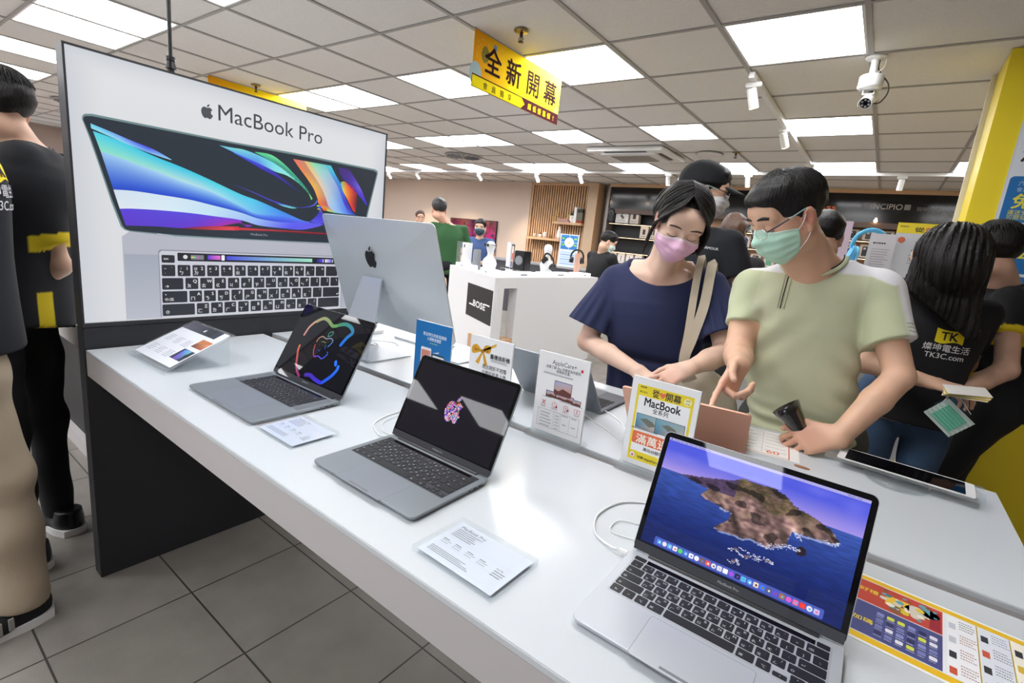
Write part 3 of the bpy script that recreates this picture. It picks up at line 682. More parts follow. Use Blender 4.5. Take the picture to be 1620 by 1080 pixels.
a.band([(.876, .231), (.912, .231)], [(.876, .216), (.912, .216)], ['e8e4f2', '5a46e0'], ['e8e4f2', '5a46e0']); a.rect(.926, .954, .216, .231, '5548dd')
a.layer(); a.rect(.866, .8685, .216, .231, 'ffffff'); a.rect(.914, .9165, .216, .231, 'ffffff'); a.poly(rrect(.431, .443, .2135, .234, .003, 3), 'eef0ff')
a.rect(.326, .333, .2205, .2255, 'e8e04a'); a.rect(.333, .341, .2205, .2255, '7adca0'); a.rect(.345, .352, .2205, .2255, 'e45ac0')
# laptop lid
a.layer(); a.poly(P['lid'], '6f8a8c')
a.layer(); a.poly(P['glass'], '26303a')
a.layer(); a.poly(P['hinge'], 'aeb0be')
def bd(A, B, ca, cb):
    n = 40
    def rs(L):
        L = smooth_path2(L, 10); d = [0]
        for i in range(1, len(L)): d.append(d[-1] + math.hypot(L[i][0] - L[i - 1][0], L[i][1] - L[i - 1][1]))
        return list(zip(np.interp(np.linspace(0, d[-1], n), d, [p[0] for p in L]), np.interp(np.linspace(0, d[-1], n), d, [p[1] for p in L])))
    a.band(rs(P[A]), rs(P[B]), ca, cb)
bd('b2A', 'b2B', ['4ad0e8', '3cc8e4', '34c4e4', '46d2e6', '4cc8ea', '3a8ae8', '4a7ae8'], ['8fe0c4', '9fe0d0', 'bcdfe0', 'a8dcec', '78c4f0', '4f8cf0', '4a7ae8'])
bd('b2B', 'b3B', ['9cc8f0', 'a8d4f4', 'a0d4f4', '7fc0f2', '4f8cf0', '5a6ae8'], ['1f48c8', '1c44cc', '1a46d0', '2448cc', '3a4ae0', '5a5af0'])
bd('b4A', 'b4B', ['d0e0ee', 'd4e6f4', 'c4e2f4', '9cc4f4', '5c64ee', '5a58e8'], ['dde6ee', 'd8ecf6', 'bfe0f6', '9ab8f4', '5c58ec', '6a5ae8'])
bd('b5A', 'b5B', ['5b40d6', '5848d8', '5a48dc', '7a3ce0', '8a38d8'], ['5f3ccc', '5a3ccc', '6a34c8', 'b02aa0', '7a2a9a'])
a.layer()
bd('b1A', 'b1B', ['6ad4ec', '6f9cf0', '4a4ae6', '8ad4f2'], ['8fe0ee', '9cdcf0', '7ab8f2', 'a0dcf4'])
bd('redA', 'redB', ['6a2030', 'd83a44', 'd83c46', 'c02c38', 'a02434'], ['7a2030', 'e8505a', 'b02c38', '401a24', '501a28'])
bd('c1A', 'c1B', ['6fd6d8', '86dcd6', '6ac8e8', '7ae0ea', '9af0dc', '52d8b0', '9ae05a'], ['6fb8e8', '5aa8ea', '5a8ae8', '8adcea', '8aeade', '4cc89c', '6ae07a'])
bd('c1b', 'c1c', ['4a78e8', '4a50e0', '3f3cc8', '3a34a8', '22304a'], ['3c48c8', '3a3cd0', '342ea0', '2c2a78', '262e40'])
bd('gA', 'gB', ['5cd88c', '7ae8a0', '58d8a0', '3cb890', '2c7a70'], ['46c894', '3a9c8a', '2f6a6c', '2a4a54', '28343e'])
bd('ocol', 'ocor', ['f0705c', 'f08048', 'f4a048', 'f8b850', 'f8a84c', 'f07038', 'd8e868', '5ad0b8'], ['4ad0e0', '3cb8e8', '3a8ce8', '3a78e4', '3456e0', '3a34d0', '3a3ac8', '3048a8'])
a.layer()
mid = [((p[0] + q[0]) / 2, (p[1] + q[1]) / 2) for p, q in zip(P['ocol'], P['ocor'])]
def mixp(t0): return [(p[0] * (1 - t0) + q[0] * t0, p[1] * (1 - t0) + q[1] * t0) for p, q in zip(P['ocol'], P['ocor'])]
P['m1'] = mixp(.28); P['m2'] = mixp(.5); P['m3'] = mixp(.85)
bd('m1', 'm2', ['f8b860', 'f8c47c', 'f4cc9c', 'e8ccb8', 'd4ccc8', 'b8c8e4', 'a8c4ec', '7ab4f0'], ['8adca8', 'a8d8c8', 'b4cfd2', 'b8c8d4', 'aac4dc', '9cc4ec', '8ab8f0', '6aa0f0'])
bd('m2', 'm3', ['8adca8', 'a8d8c8', 'b4cfd2', 'b8c8d4', 'aac4dc', '9cc4ec', '8ab8f0', '6aa0f0'], ['6ac8cc', '8cc4dc', '9ab4dc', '8aa4e0', '6a94e6', '5a88e8', '4a78e8', '3a60e0'])
a.layer()
bd('rA', 'rB', ['8ad84a', 'f04838', 'c82838', '7a2434', '5a2030', '8a2430'], ['4ac8d8', 'e8e04c', 'f8a838', 'f06038', 'e83c38', 'e84838'])
bd('pcL', 'pcR', ['4a2c8a', '3c2a78', '3a2a88', '4a34c0', '4a3ad0'], ['3c2a6a', '5238b8', '7a68e8', '4a3ad0', '3a34b8'])
bd('loopA', 'loopB', ['3a3a8a', '5046c0', '4a40c8', '4a3cb0', '3a3a9a', '4a4ac8', '5a8ae8'], ['2a3048', '343878', '3a3a98', '3a3898', '2e3468', '3a3aa0', '4a6ae8'])
bd('loop2A', 'loop2B', ['3a4ad0', '6ac8ea', 'a0e8e0', '4ad0b0'], ['3a4ad0', '7ad4ea', '6ac8d8', '3aa890'])
bd('swA', 'swB', ['5a5ae8', '4a46d8', '3f3ab8', '3c78e0'], ['5c56e8', '4f48dc', '4540c8', 'd8a048'])
a.layer(); q = P['oA'][0]; c = P['redB'][-1]
a.poly(circ(.843, .457, .010, 10, .006), '3a5ae0'); a.poly(circ(.835, .463, .008, 8, .003), 'b8e83a'); a.poly(circ(.838, .45, .007, 8, .002), 'f8d040'); a.poly(circ(.868, .452, .012, 10, .006), 'f07828')
a.text('MacBook Pro', .576, .317, .0125, 'a0a6ac', al='C')
a.build('printed_film', M_BANNER, t, Matrix.Translation((-.0025, 0, V0)) @ plane((0, 0, 0), (0, 1, 0), (0, 0, 1)))
m = MB().cyl((-.03, .292, 1.786), (-.03, .292, CEIL - .004), .0065, n=12); m.cyl((-.03, .292, 1.785), (-.03, .292, 1.80), .012, n=16).cyl((-.03, .292, 1.80), (-.03, .292, 1.825), .017, .011, n=16).cyl((-.03, .292, 1.825), (-.03, .292, 1.838), .014, n=16)
m.build('power_cable', M_BPL, t)

# ================================================================= laptops
M_SILV = mat('silver_aluminium', 'c6cacf', rough=.36, metal=.35, bump=.05, bscale=1500)
M_SPACE = mat('space_grey_aluminium', '8f969b', rough=.34, metal=.35, bump=.05, bscale=1500)
M_SPACED = mat('dark_grey_aluminium', '7b8087', rough=.38, metal=.4, bump=.05, bscale=1500)
M_GOLD = mat('rose_gold_aluminium', 'dca88f', rough=.4, metal=.45)
M_KEY = mat('black_key', '1b1c20', rough=.45)
M_LEG = mat('key_legend_white', 'd0d2d6', rough=.5)
M_GLASSB = mat('black_display_glass', '0a0a0d', rough=.03, spec=.3)
def slab(m, w, d, z0, z1, r, inset, mi=0):
    """rounded-corner slab, tucked in at the underside"""
    rings = [(rrect(-w / 2 + inset, w / 2 - inset, -d / 2 + inset, d / 2 - inset, max(r - inset, .002), 6), z0), (rrect(-w / 2 + inset * .3, w / 2 - inset * .3, -d / 2 + inset * .3, d / 2 - inset * .3, r, 6), z0 + (z1 - z0) * .3),
             (rrect(-w / 2, w / 2, -d / 2, d / 2, r, 6), z0 + (z1 - z0) * .7), (rrect(-w / 2, w / 2, -d / 2, d / 2, r, 6), z1 - .0006), (rrect(-w / 2 + .0006, w / 2 - .0006, -d / 2 + .0006, d / 2 - .0006, r, 6), z1)]
    n = len(rings[0][0]); vs = [(x, y, z) for ring, z in rings for x, y in ring]
    fs = [(k * n + i, k * n + (i + 1) % n, (k + 1) * n + (i + 1) % n, (k + 1) * n + i) for k in range(4) for i in range(n)]
    m.add(vs, fs + [tuple(range(n))[::-1], tuple(range(4 * n, 5 * n))], mi)
    return m
KROWS = [[('~', 1)] + [(c, 1) for c in '1234567890-='] + [('⌫', 1.5)],
         [('→', 1.5)] + [(c, 1) for c in 'QWERTYUIOP[]\\'],
         [('中', 1.75)] + [(c, 1) for c in "ASDFGHJKL;'"] + [('↵', 1.75)],
         [('⇧', 2.25)] + [(c, 1) for c in 'ZXCVBNM,./'] + [('⇧', 2.25)],
         [('fn', 1), ('⌃', 1), ('⌥', 1), ('⌘', 1.25), ('', 5), ('⌘', 1.25), ('⌥', 1)]]
_KM = {}
def key_mesh(lab, w, h):
    k = (lab, w, h)
    if k in _KM: return _KM[k]
    m = MB(); m.prism(rrect(-w / 2, w / 2, -h / 2, h / 2, .0016, 2), 0, .0009)
    def put(s, x, y, hh):
        v, f = text_mesh(s)
        if not v: return
        xs = [p[0] for p in v]; cx = (min(xs) + max(xs)) / 2
        m.add([(x + (p[0] - cx) * hh, y + p[1] * hh, .00096) for p in v], f, 1)
    if lab in ZH: put(lab, w * .22, h * .08, .0062); put(ZH[lab], -w * .22, -h * .38, .0062)
    elif lab: put(lab, -w * .5 + .0055 if w > .018 else 0, -h * .3, .0060)
    me = bpy.data.meshes.new('key'); me.from_pydata(m.v, [], m.f); me.update(); me.materials.append(M_KEY); me.materials.append(M_LEG); me.polygons.foreach_set('material_index', m.m)
    _KM[k] = me; return me
def laptop(label, x, y, rz, w, d, body, ang, art, big=False, keys=True, group=None, dark=None):
    t = thing('laptop', label, 'laptop', (x, y, T), rz, group)
    base = slab(MB(), w, d, .0015, .0118, .0115, .006).build('base', body, t)
    for sx in (-1, 1):
        for sy in (-1, 1): MB().cyl((sx * (w / 2 - .025), sy * (d / 2 - .022), 0), (sx * (w / 2 - .025), sy * (d / 2 - .022), .003), .008, n=16).build('rubber_foot', M_BPL, base)
    ky1 = d / 2 - .018; kw = .2755; kx0 = -kw / 2; ph = .019
    kb = MB().prism(rrect(kx0 - .0015, -kx0 + .0015, ky1 - 5 * ph - .0145, ky1 + .0012, .003, 3), .0112, .01192).build('keyboard', mat('key_well', body.name == 'silver_aluminium' and 'b9bdc2' or ('2a2b2f' if big else '5c6067'), rough=.5, metal=.3) if body.name == 'silver_aluminium' else mat('key_well_dark', '3c3e44', rough=.5), t)
    z = .0119
    if keys:
        def key(lab, cx, cy, kw_, kh):
            o = bpy.data.objects.new('key', key_mesh(lab, round(kw_, 4), round(kh, 4))); COL.objects.link(o); o.parent = kb; o.location = (cx, cy, z)
        key('esc' if 0 else '', kx0 + .009, ky1 - .0055, .0185, .0095)
        MB().box(kx0 + .0205, -kx0 - .0185, ky1 - .0103, ky1 - .0007, z, z + .0006).build('touch_bar', mat('touch_bar_glass', '14110f', rough=.12), kb)
        key('', -kx0 - .009, ky1 - .0055, .0155, .0095)
        for r, row in enumerate(KROWS):
            xx = kx0; yy = ky1 - .0125 - r * ph - ph / 2 + .0005
            for lab, u in row:
                key(lab, xx + u * ph / 2, yy, u * ph - .0028, ph - .0028); xx += u * ph
            if r == 4:
                key('◂', xx + ph / 2, yy - .0042, ph - .0028, .0076); key('▴', xx + 1.5 * ph, yy + .0042, ph - .0028, .0076)
                key('▾', xx + 1.5 * ph, yy - .0042, ph - .0028, .0076); key('▸', xx + 2.5 * ph, yy - .0042, ph - .0028, .0076)
    tw, td = (.16, .1) if big else (.134, .083)
    ty1 = ky1 - 5 * ph - .0205
    m = MB(); R = rrect(-tw / 2, tw / 2, ty1 - td, ty1, .004, 4); m.prism(R, .0110, .01188, 0)
    R2 = rrect(-tw / 2 - .0006, tw / 2 + .0006, ty1 - td - .0006, ty1 + .0006, .0045, 4); m.prism(R2, .0110, .01184, 1)
    m.build('trackpad', [mat('trackpad_' + body.name, {'silver_aluminium': 'c9cdd1'}.get(body.name, '91969f'), rough=.3, metal=.35), M_GPL], t)
    MB().box(-.028, .028, -d / 2 - .0003, -d / 2 + .004, .0106, .0121).build('finger_notch', M_GPL, t)
    if big:
        for s_ in (-1, 1):
            m = MB(); m.box(min(s_ * .1425, s_ * .168), max(s_ * .1425, s_ * .168), ky1 - .108, ky1, .0112, .01188); m.build('speaker_grille', mat('speaker_mesh', '75797f', rough=.6, metal=.4), t)
    for s_ in (-1, 1):
        for k in range(3 if s_ > 0 else 2):
            yy = d / 2 - .03 - k * .016
            MB().box(s_ * w / 2 - .0006, s_ * w / 2 + .0003, yy - (.0045 if k < 2 else .0018), yy + (.0045 if k < 2 else .0018), .0062, .0088).build('port', M_BPL, t)
    # lid
    a_ = math.radians(ang); L_ = d - .006
    hinge = Vector((0, d / 2 - .005, .0125)); Mx = plane(hinge, (1, 0, 0), (0, math.cos(a_), math.sin(a_)))
    MB().cyl((-w / 2 + .03, d / 2 - .006, .0105), (w / 2 - .03, d / 2 - .006, .0105), .0048, n=14).build('hinge', mat('black_hinge', '17181b', rough=.4), t)
    m = MB(); R = rrect(-w / 2, w / 2, .001, L_, .0105, 6); m.prism(R, -.0048, -.0006, 0, Mx)
    lid = m.build('lid', body, t)
    g = MB().prism(rrect(-w / 2 + .001, w / 2 - .001, .002, L_ - .001, .0098, 6), -.0008, -.00001, 0, Mx).build('display_glass', M_GLASSB, lid)
    A = Art(.00004); A.L = 1
    ax0, ax1, ay0, ay1 = -w / 2 + .009, w / 2 - .009, .019, L_ - .0095
    A.rect(-w / 2 + .002, w / 2 - .002, .0022, .0165, '3a3b3f' if body.name != 'silver_aluminium' else '35363a')
    A.layer(); art(A, ax0, ax1, ay0, ay1)
    A.L = 6; A.text('MacBook Pro', 0, .0075, .0055, '9a9ca0', al='C'); A.poly(circ(0, L_ - .0048, .0008, 8), '3a3a48')
    A.build('display', M_SCREEN, lid, Mx)
    # logo on the outside of the lid
    if art is blank:
        Bk = Art(); Bk.L = 1; Bk.apple(0, L_ / 2, .045, 'e8e8ea' if not dark else dark)
        Bk.build('lid_logo', M_PRINT, lid, Mx @ Matrix.Translation((0, 0, -.0048)) @ Matrix.Rotation(math.pi, 4, 'Y'))
    return t
def blank(A, x0, x1, y0, y1): A.rect(x0, x1, y0, y1, '101018')
def pip(x, y, pg):
    c_ = False; j = len(pg) - 1
    for i in range(len(pg)):
        if (pg[i][1] > y) != (pg[j][1] > y) and x < (pg[j][0] - pg[i][0]) * (y - pg[i][1]) / (pg[j][1] - pg[i][1]) + pg[i][0]: c_ = not c_
        j = i
    return c_
def art_island(A, x0, x1, y0, y1):
    isl = SCR['island']
    def fn(u, v):
        n1 = noise.noise(Vector((u * 9, v * 9, 0))); n2 = noise.noise(Vector((u * 34, v * 30, 3))); n3 = noise.noise(Vector((u * 80, v * 90, 7)))
        if v > .70:
            q = (v - .70) / .3; c = Vector((.66, .58, .86)).lerp(Vector((.30, .34, .84)), min(1, q * 1.5))
            c = c.lerp(Vector((.52, .50, .92)), max(0, .5 * n1 + .15 * math.sin((u * 6 + v * 30))) * .8)
        else:
            q = (.70 - v) / .7; c = Vector((.22, .33, .66)).lerp(Vector((.04, .11, .36)), min(1, q * 1.25))
            rip = noise.noise(Vector((u * 14 + v * 8, v * 90, 1))); c = c * (1 + .22 * rip)
        if pip(u + n3 * .004, v + n3 * .006, isl):
            top = min(1, max(0, (v - .36) / .48))
            rock = Vector((.62, .50, .47)).lerp(Vector((.36, .27, .27)), .5 + 1.1 * n2 + .5 * n3)
            green = Vector((.27, .25, .17)).lerp(Vector((.42, .33, .27)), .5 + .8 * n2)
            ridge = noise.noise(Vector((u * 16 + v * 5, v * 4, 11)))
            g_ = min(1, max(0, (v - .62) * 7 + n1 * 1.2 + ridge * .6))
            c = rock.lerp(green, g_) * (1 + .75 * ridge + .35 * n3)
            if u < .42 and v > .66: c = Vector((.30, .23, .34)) * (1 + .3 * n2)
            if noise.noise(Vector((u * 12, v * 14, 20))) > .28: c = c * .5
        elif pip(u, v - .0, [(p[0], p[1] * .985 - .008) for p in isl]) and n2 > -.3 and u > .36: c = c.lerp(Vector((.8, .82, .92)), .6)
        for k, (rx, ry) in enumerate(SCR['rocks'][:1]):
            if math.hypot((u - rx) * 1.6, v - ry) < .036 + n3 * .01: c = Vector((.15, .1, .14))
        return tuple(min(1, max(0, q)) for q in c)
    A.grid(x0, x1, y0, y1, 240, 150, fn); Wd, Hh = x1 - x0, y1 - y0
    P_ = lambda p: (x0 + p[0] * Wd, y0 + p[1] * Hh)
    A.layer(); rd = random.Random(3)
    for l in SCR['foam']:
        for k in range(len(l) - 1):
            for q in range(16):
                t_ = rd.random(); p = (l[k][0] * (1 - t_) + l[k + 1][0] * t_ + rd.gauss(0, .006), l[k][1] * (1 - t_) + l[k + 1][1] * t_ + rd.gauss(0, .006))
                A.poly(circ(*P_(p), rd.uniform(.0006, .0016), 5, rd.uniform(.0004, .0008)), 'c8cce4')
    for rx, ry in SCR['rocks'][1:]: A.poly(circ(*P_((rx, ry)), .004, 8, .002), '6a5560')
    A.rect(x0, x1, y1 - .0042, y1, 'a8a4de')
    A.poly(rrect(x0 + .022, x1 - .022, y0 + .002, y0 + .0155, .002, 3), '4658b4')
    A.layer(); A.apple(x0 + .004, y1 - .0022, .0026, '20204a')
    A.text('Finder  File  Edit  View  Go  Window  Help', x0 + .009, y1 - .0034, .0034, '2a2a58')
    A.text('9月5日 14:32', x1 - .028, y1 - .0034, .0032, '2a2a58')
    cols = ['4a9cf0', 'd8dce4', '5ab0f4', 'e8e8ee', '58d06a', '4a86e8', 'f2f2f4', 'f4f4f6', '8a5a3a', 'f0544a', 'e4e4ea', 'dcdce2', 'f4f0f0', 'a050e0', '20202a', '58b8e0', '4aa0f0', 'e8d0c0', '3a78f0', '5a5a68', '6a48d8', 'a86a3a', 'd85ac8', 'f06a9a', 'f03a30', 'e0e0ea', 'c0b8e8']
    n = len(cols); s = (x1 - x0 - .052) / n
    for k, c in enumerate(cols):
        cx = x0 + .026 + (k + .5) * s
        if k % 3 == 1: A.poly(circ(cx, y0 + .0088, s * .43, 12), c)
        else: A.poly(rrect(cx - s * .41, cx + s * .41, y0 + .0088 - s * .41, y0 + .0088 + s * .41, s * .12, 2), c)
    A.layer()
    for k, c in enumerate(cols):
        cx = x0 + .026 + (k + .5) * s; A.poly(circ(cx + s * .05, y0 + .0085, s * .18, 7), cols[(k * 7 + 3) % n])
def art_confetti(A, x0, x1, y0, y1):
    A.rect(x0, x1, y0, y1, '0b0812'); A.layer(); rd = random.Random(8)
    cx, cy, h = (x0 + x1) / 2 + .002, (y0 + y1) / 2 - .002, .058
    cols = ['e23a4a', '4a7af0', 'f0c03a', 'd84ad8', '4ad08a', '8a5af0', 'f07ab0', 'e8e0f4', '3ab8e8', 'f08a3a', 'a02a6a', '5a2ad8']
    allp = APPLE[0]; leaf = APPLE[1]; k = 0
    while k < 620:
        x, y = rd.uniform(-.45, .42), rd.uniform(-.52, .58)
        if not (pip(x, y, allp) or pip(x, y, leaf)): continue
        k += 1; A.L = 3 + (k % 4)
        a_ = rd.random() * 3; r = rd.uniform(.0009, .0018)
        c = rd.choice(cols) if rd.random() > .25 or y > -.1 else 'ecc8f0'
        A.poly([(cx + x * h + r * math.cos(a_ + q), cy + y * h + r * math.sin(a_ + q)) for q in (0, 1.4, 3.1, 4.6)], c)
def art_neon(A, x0, x1, y0, y1):
    A.rect(x0, x1, y0, y1, '08080f'); A.layer(); Wd, Hh = x1 - x0, y1 - y0
    for pts, w, c0, c1 in SCR['neon']:
        pts = smooth_path2(pts, 6) if len(pts) > 2 else pts
        X = [(x0 + p[0] * Wd, y0 + p[1] * Hh) for p in pts]; n = len(X); A0 = []; B0 = []
        for i in range(n):
            d_ = Vector(X[min(i + 1, n - 1)]) - Vector(X[max(i - 1, 0)]); d_.normalize(); nn = Vector((-d_.y, d_.x)) * w * Hh * .62
            A0.append((X[i][0] + nn.x, X[i][1] + nn.y)); B0.append((X[i][0] - nn.x, X[i][1] - nn.y))
        A.band(A0, B0, [c0, c1], [c0, c1], rows=2)
        for q, c in ((X[0], c0), (X[-1], c1)): A.poly(circ(q[0], q[1], w * Hh * .62, 12), c, A.L + .5)
lap1 = laptop('large grey laptop with a neon line drawing on screen, leftmost on the front table', -1.3075, .673, 0, .3579, .2459, M_SPACE, 62, art_neon, True)
lap2 = laptop('grey laptop with a confetti apple on screen, middle of the front table', -.717, .653, 0, .3041, .2124, M_SPACE, 65, art_confetti)
lap3 = laptop('silver laptop with an island picture on screen, nearest the camera', -.095, .649, 0, .3041, .2124, M_SILV, 68, art_island)
lap4 = laptop('open dark grey laptop seen from behind, on the rear table before the woman', -.758, 1.452, math.pi, .3041, .2124, M_SPACED, 52, blank, dark='2c2e33')
lap5 = laptop('rose gold laptop seen from behind, on the rear table before the man in pale green', -.362, 1.430, math.pi + .14, .3041, .2124, M_GOLD, 47, blank, dark='e8c4b0')

# ================================================================= desktop computer
t = thing('desktop_computer', 'large silver all-in-one desktop computer seen from behind, on the rear table', 'computer', (-1.54, 1.20, T))
yw, tl = -.05, 1.889
cu = Vector((math.cos(yw), math.sin(yw), 0)); cn = Vector((-math.sin(yw), math.cos(yw), 0)); cv = cn * math.cos(tl) + Vector((0, 0, math.sin(tl)))
o_ = Vector((-1.52, 1.319, .958)) - Vector((-1.54, 1.20, T)); Wc, Hc = .683, .441
Mi = plane(o_, cu, cv)      # w axis = u x v, toward the viewer side
n_ = 28; m_ = 20; vs = []; fs = []
def bulge(u, v):
    a_ = max(0, 1 - (abs(u) / (Wc / 2)) ** 2.6); b_ = max(0, 1 - (abs(v - Hc / 2) / (Hc / 2)) ** 2.6); return .042 * (a_ * b_) ** .75
M_IM = mat('silver_aluminium_back', 'ccd2d6', rough=.33, metal=.22)
R = rrect(-Wc / 2, Wc / 2, 0, Hc, .02, 6); cx, cy = 0, Hc / 2; N = len(R); ring = 18
for k in range(ring + 1):
    s_ = 1 - k / ring
    for x, y in R: u = x * s_; v = cy + (y - cy) * s_; vs.append((u, v, .005 + bulge(u, v)))
for k in range(ring):
    for i in range(N): fs.append((k * N + i, k * N + (i + 1) % N, (k + 1) * N + (i + 1) % N, (k + 1) * N + i))
sh = MB().add(vs, fs, 0, Mi, True)
sh.add([(x, y, .005) for x, y in R] + [(x, y, 0) for x, y in R], [(i + N, (i + 1) % N + N, (i + 1) % N, i) for i in range(N)], 0, Mi)
sh.build('housing', M_IM, t)
MB().prism(rrect(-Wc / 2 + .001, Wc / 2 - .001, .001, Hc - .001, .019, 6), -.002, .0005, 0, Mi).build('display_glass', M_GLASSB, t)
A = Art(); A.apple(0, .305, .078, '0c0e12'); A.build('logo', M_PRINT, t, Mi @ Matrix.Translation((0, 0, .0462)))
# stand: neck drops from the bulge to the foot
top = Mi @ Vector((0, .212, .05)); nk = MB(); hw = .085
tp = [top + Vector((0, .02, .012)), top + Vector((0, -.004, .014)), top + Vector((0, -.016, .004)), top * .6 + Vector((0, -.045, .02)) * .4 + Vector((0, -.02, 0)), Vector((0, -.075, .03)), Vector((0, -.07, .008)), Vector((0, -.05, .002)), Vector((0, .13, .001))]
ws = [.052, .054, .056, .075, .094, .098, .1, .1]
vs = []; pth = smooth_path(tp, 5)
wi = np.interp(np.linspace(0, 7, len(pth)), range(8), ws)
for i, p in enumerate(pth):
    tg = (pth[min(i + 1, len(pth) - 1)] - pth[max(i - 1, 0)]).normalized(); nn = Vector((1, 0, 0)).cross(tg) * .003
    for sx in (-1, 1):
        for sn in (-1, 1): q = p + nn * sn; vs.append((q.x + sx * wi[i], q.y, max(q.z, .0005)))
fs = []
for i in range(len(pth) - 1):
    a_, b_ = 4 * i, 4 * i + 4
    fs += [(a_, a_ + 2, b_ + 2, b_), (a_ + 1, b_ + 1, b_ + 3, a_ + 3), (a_, b_, b_ + 1, a_ + 1), (a_ + 2, a_ + 3, b_ + 3, b_ + 2)]
nk.add(vs, fs).build('stand', mat('stand_aluminium', 'cdd3da', rough=.3, metal=.45), t)
MB().cyl((-.03, -.07, .055), (.03, -.07, .055), .014, n=20).build('cable_hole', M_GPL, t)
t['label'] = 'large silver all-in-one desktop computer seen from behind, on the rear table'
tagit(slab(MB(), .06, .11, 0, .018, .028, .004).build('computer_mouse', M_WPL, loc=(-1.86, 1.47, T)), 'white computer mouse on the rear table beside the desktop computer', 'mouse')
tagit(slab(MB(), .28, .115, 0, .009, .008, .002).build('computer_keyboard', mat('keyboard_white', 'dfe2e5', rough=.4), loc=(-1.6, 1.55, T)), 'slim white keyboard on the rear table behind the desktop computer', 'keyboard')
tagit(slab(MB(), .16, .115, 0, .006, .006, .002).build('acrylic_plate', mat('grey_trackpad', 'b4b9bc', rough=.25), loc=(-1.33, 1.46, T)), 'small grey plate lying on the rear table behind the blue sign', 'plate')

# cables
def cable(label, pts, r=.0021, name='charging_cable', m=None):
    return tagit(MB().tube(smooth_path(pts, 10), r, 8).build(name, m or mat('white_cable', 'e4e5e6', rough=.4)), label, 'cable', )
z = T + .0026
cable('white cable curling on the front table behind the silver laptop', [(-.266, .7355, T + .0085), (-.28, .737, T + .006), (-.32, .76, z), (-.345, .82, z), (-.33, .90, z), (-.27, .945, z), (-.18, .965, z), (-.1, 1.0, z), (-.05, 1.05, z)])
cable('thin white cable behind the silver laptop, the inner of two loops', [(-.235, .80, z), (-.30, .785, z), (-.305, .83, z), (-.26, .85, z), (-.2, .855, z), (-.12, .85, z)], .0012)
MB_ = MB().box(-.2645, -.2475, .731, .740, T + .006, T + .012, bev=.0015); tagit(MB_.build('cable_plug', M_WPL), 'white plug in the left side of the silver laptop', 'plug')
cable('white cable looping on the front table between the left and middle laptops', [(-.872, .742, T + .008), (-.905, .745, z), (-.965, .78, z), (-.99, .86, z), (-.98, .95, z), (-.93, 1.005, z), (-.87, 1.03, z), (-.83, 1.046, z)])
cable('thin white cable beside the middle laptop, running to the table gap', [(-.86, .775, z), (-.91, .765, z), (-.955, .80, z), (-.97, .87, z), (-.95, .96, z), (-.9, 1.01, z)], .0012)
cable('white cable curving on the front table behind the large left laptop', [(-1.5, .80, z), (-1.535, .84, z), (-1.54, .9, z), (-1.47, .94, z), (-1.36, .95, z)], .0016)
cable('white cable from the dark grey laptop, trailing over the rear table', [(-.604, 1.372, T + .009), (-.575, 1.365, T + .004), (-.53, 1.33, z), (-.49, 1.27, z), (-.46, 1.2, z)])
cable('short white security cable hanging from the lid of the dark grey laptop', [(-.652, 1.31, T + .047), (-.648, 1.30, T + .04), (-.64, 1.29, T + .015), (-.6, 1.28, z), (-.53, 1.24, z), (-.47, 1.2, z)], .0015)
cable('white cable under the desktop computer on the rear table', [(-1.63, 1.2, T + .05), (-1.6, 1.27, T + .02), (-1.66, 1.34, z), (-1.74, 1.36, z), (-1.66, 1.42, z), (-1.6, 1.4, z)], .0018)

# ================================================================= sign holders on the gap
M_ACR2 = clear_mat('clear_acrylic_edge', tint=(.965, .98, .985), gloss=.9, alpha=.07)
def sign(label, x, y, w, h, art, name='sign_holder', base=True, rz=0, zz=T):
    t = thing(name, label, 'sign', (x, y, zz), rz)
    MB().box(-w / 2, w / 2, -.0022, .0022, .012, h, bev=.0006, seg=1).build('acrylic_sleeve', M_ACR2, t)
    if base: MB().box(-w / 2 - .004, w / 2 + .004, -.03, .03, 0, .0118, bev=.001, seg=1).build('acrylic_base', M_ACR2, t)
    A = Art(.00015); art(A, w - .004, h - .016)
    A.build('printed_sheet', M_PRINT, t, plane((-(w - .004) / 2, -.0026, .014), (1, 0, 0), (0, 0, 1)))
    MB().box(-w / 2 + .002, w / 2 - .002, -.0024, .0024, .014, h - .002).build('backing_card', mat('white_card', 'f2f2f2', rough=.6), t)
    return t
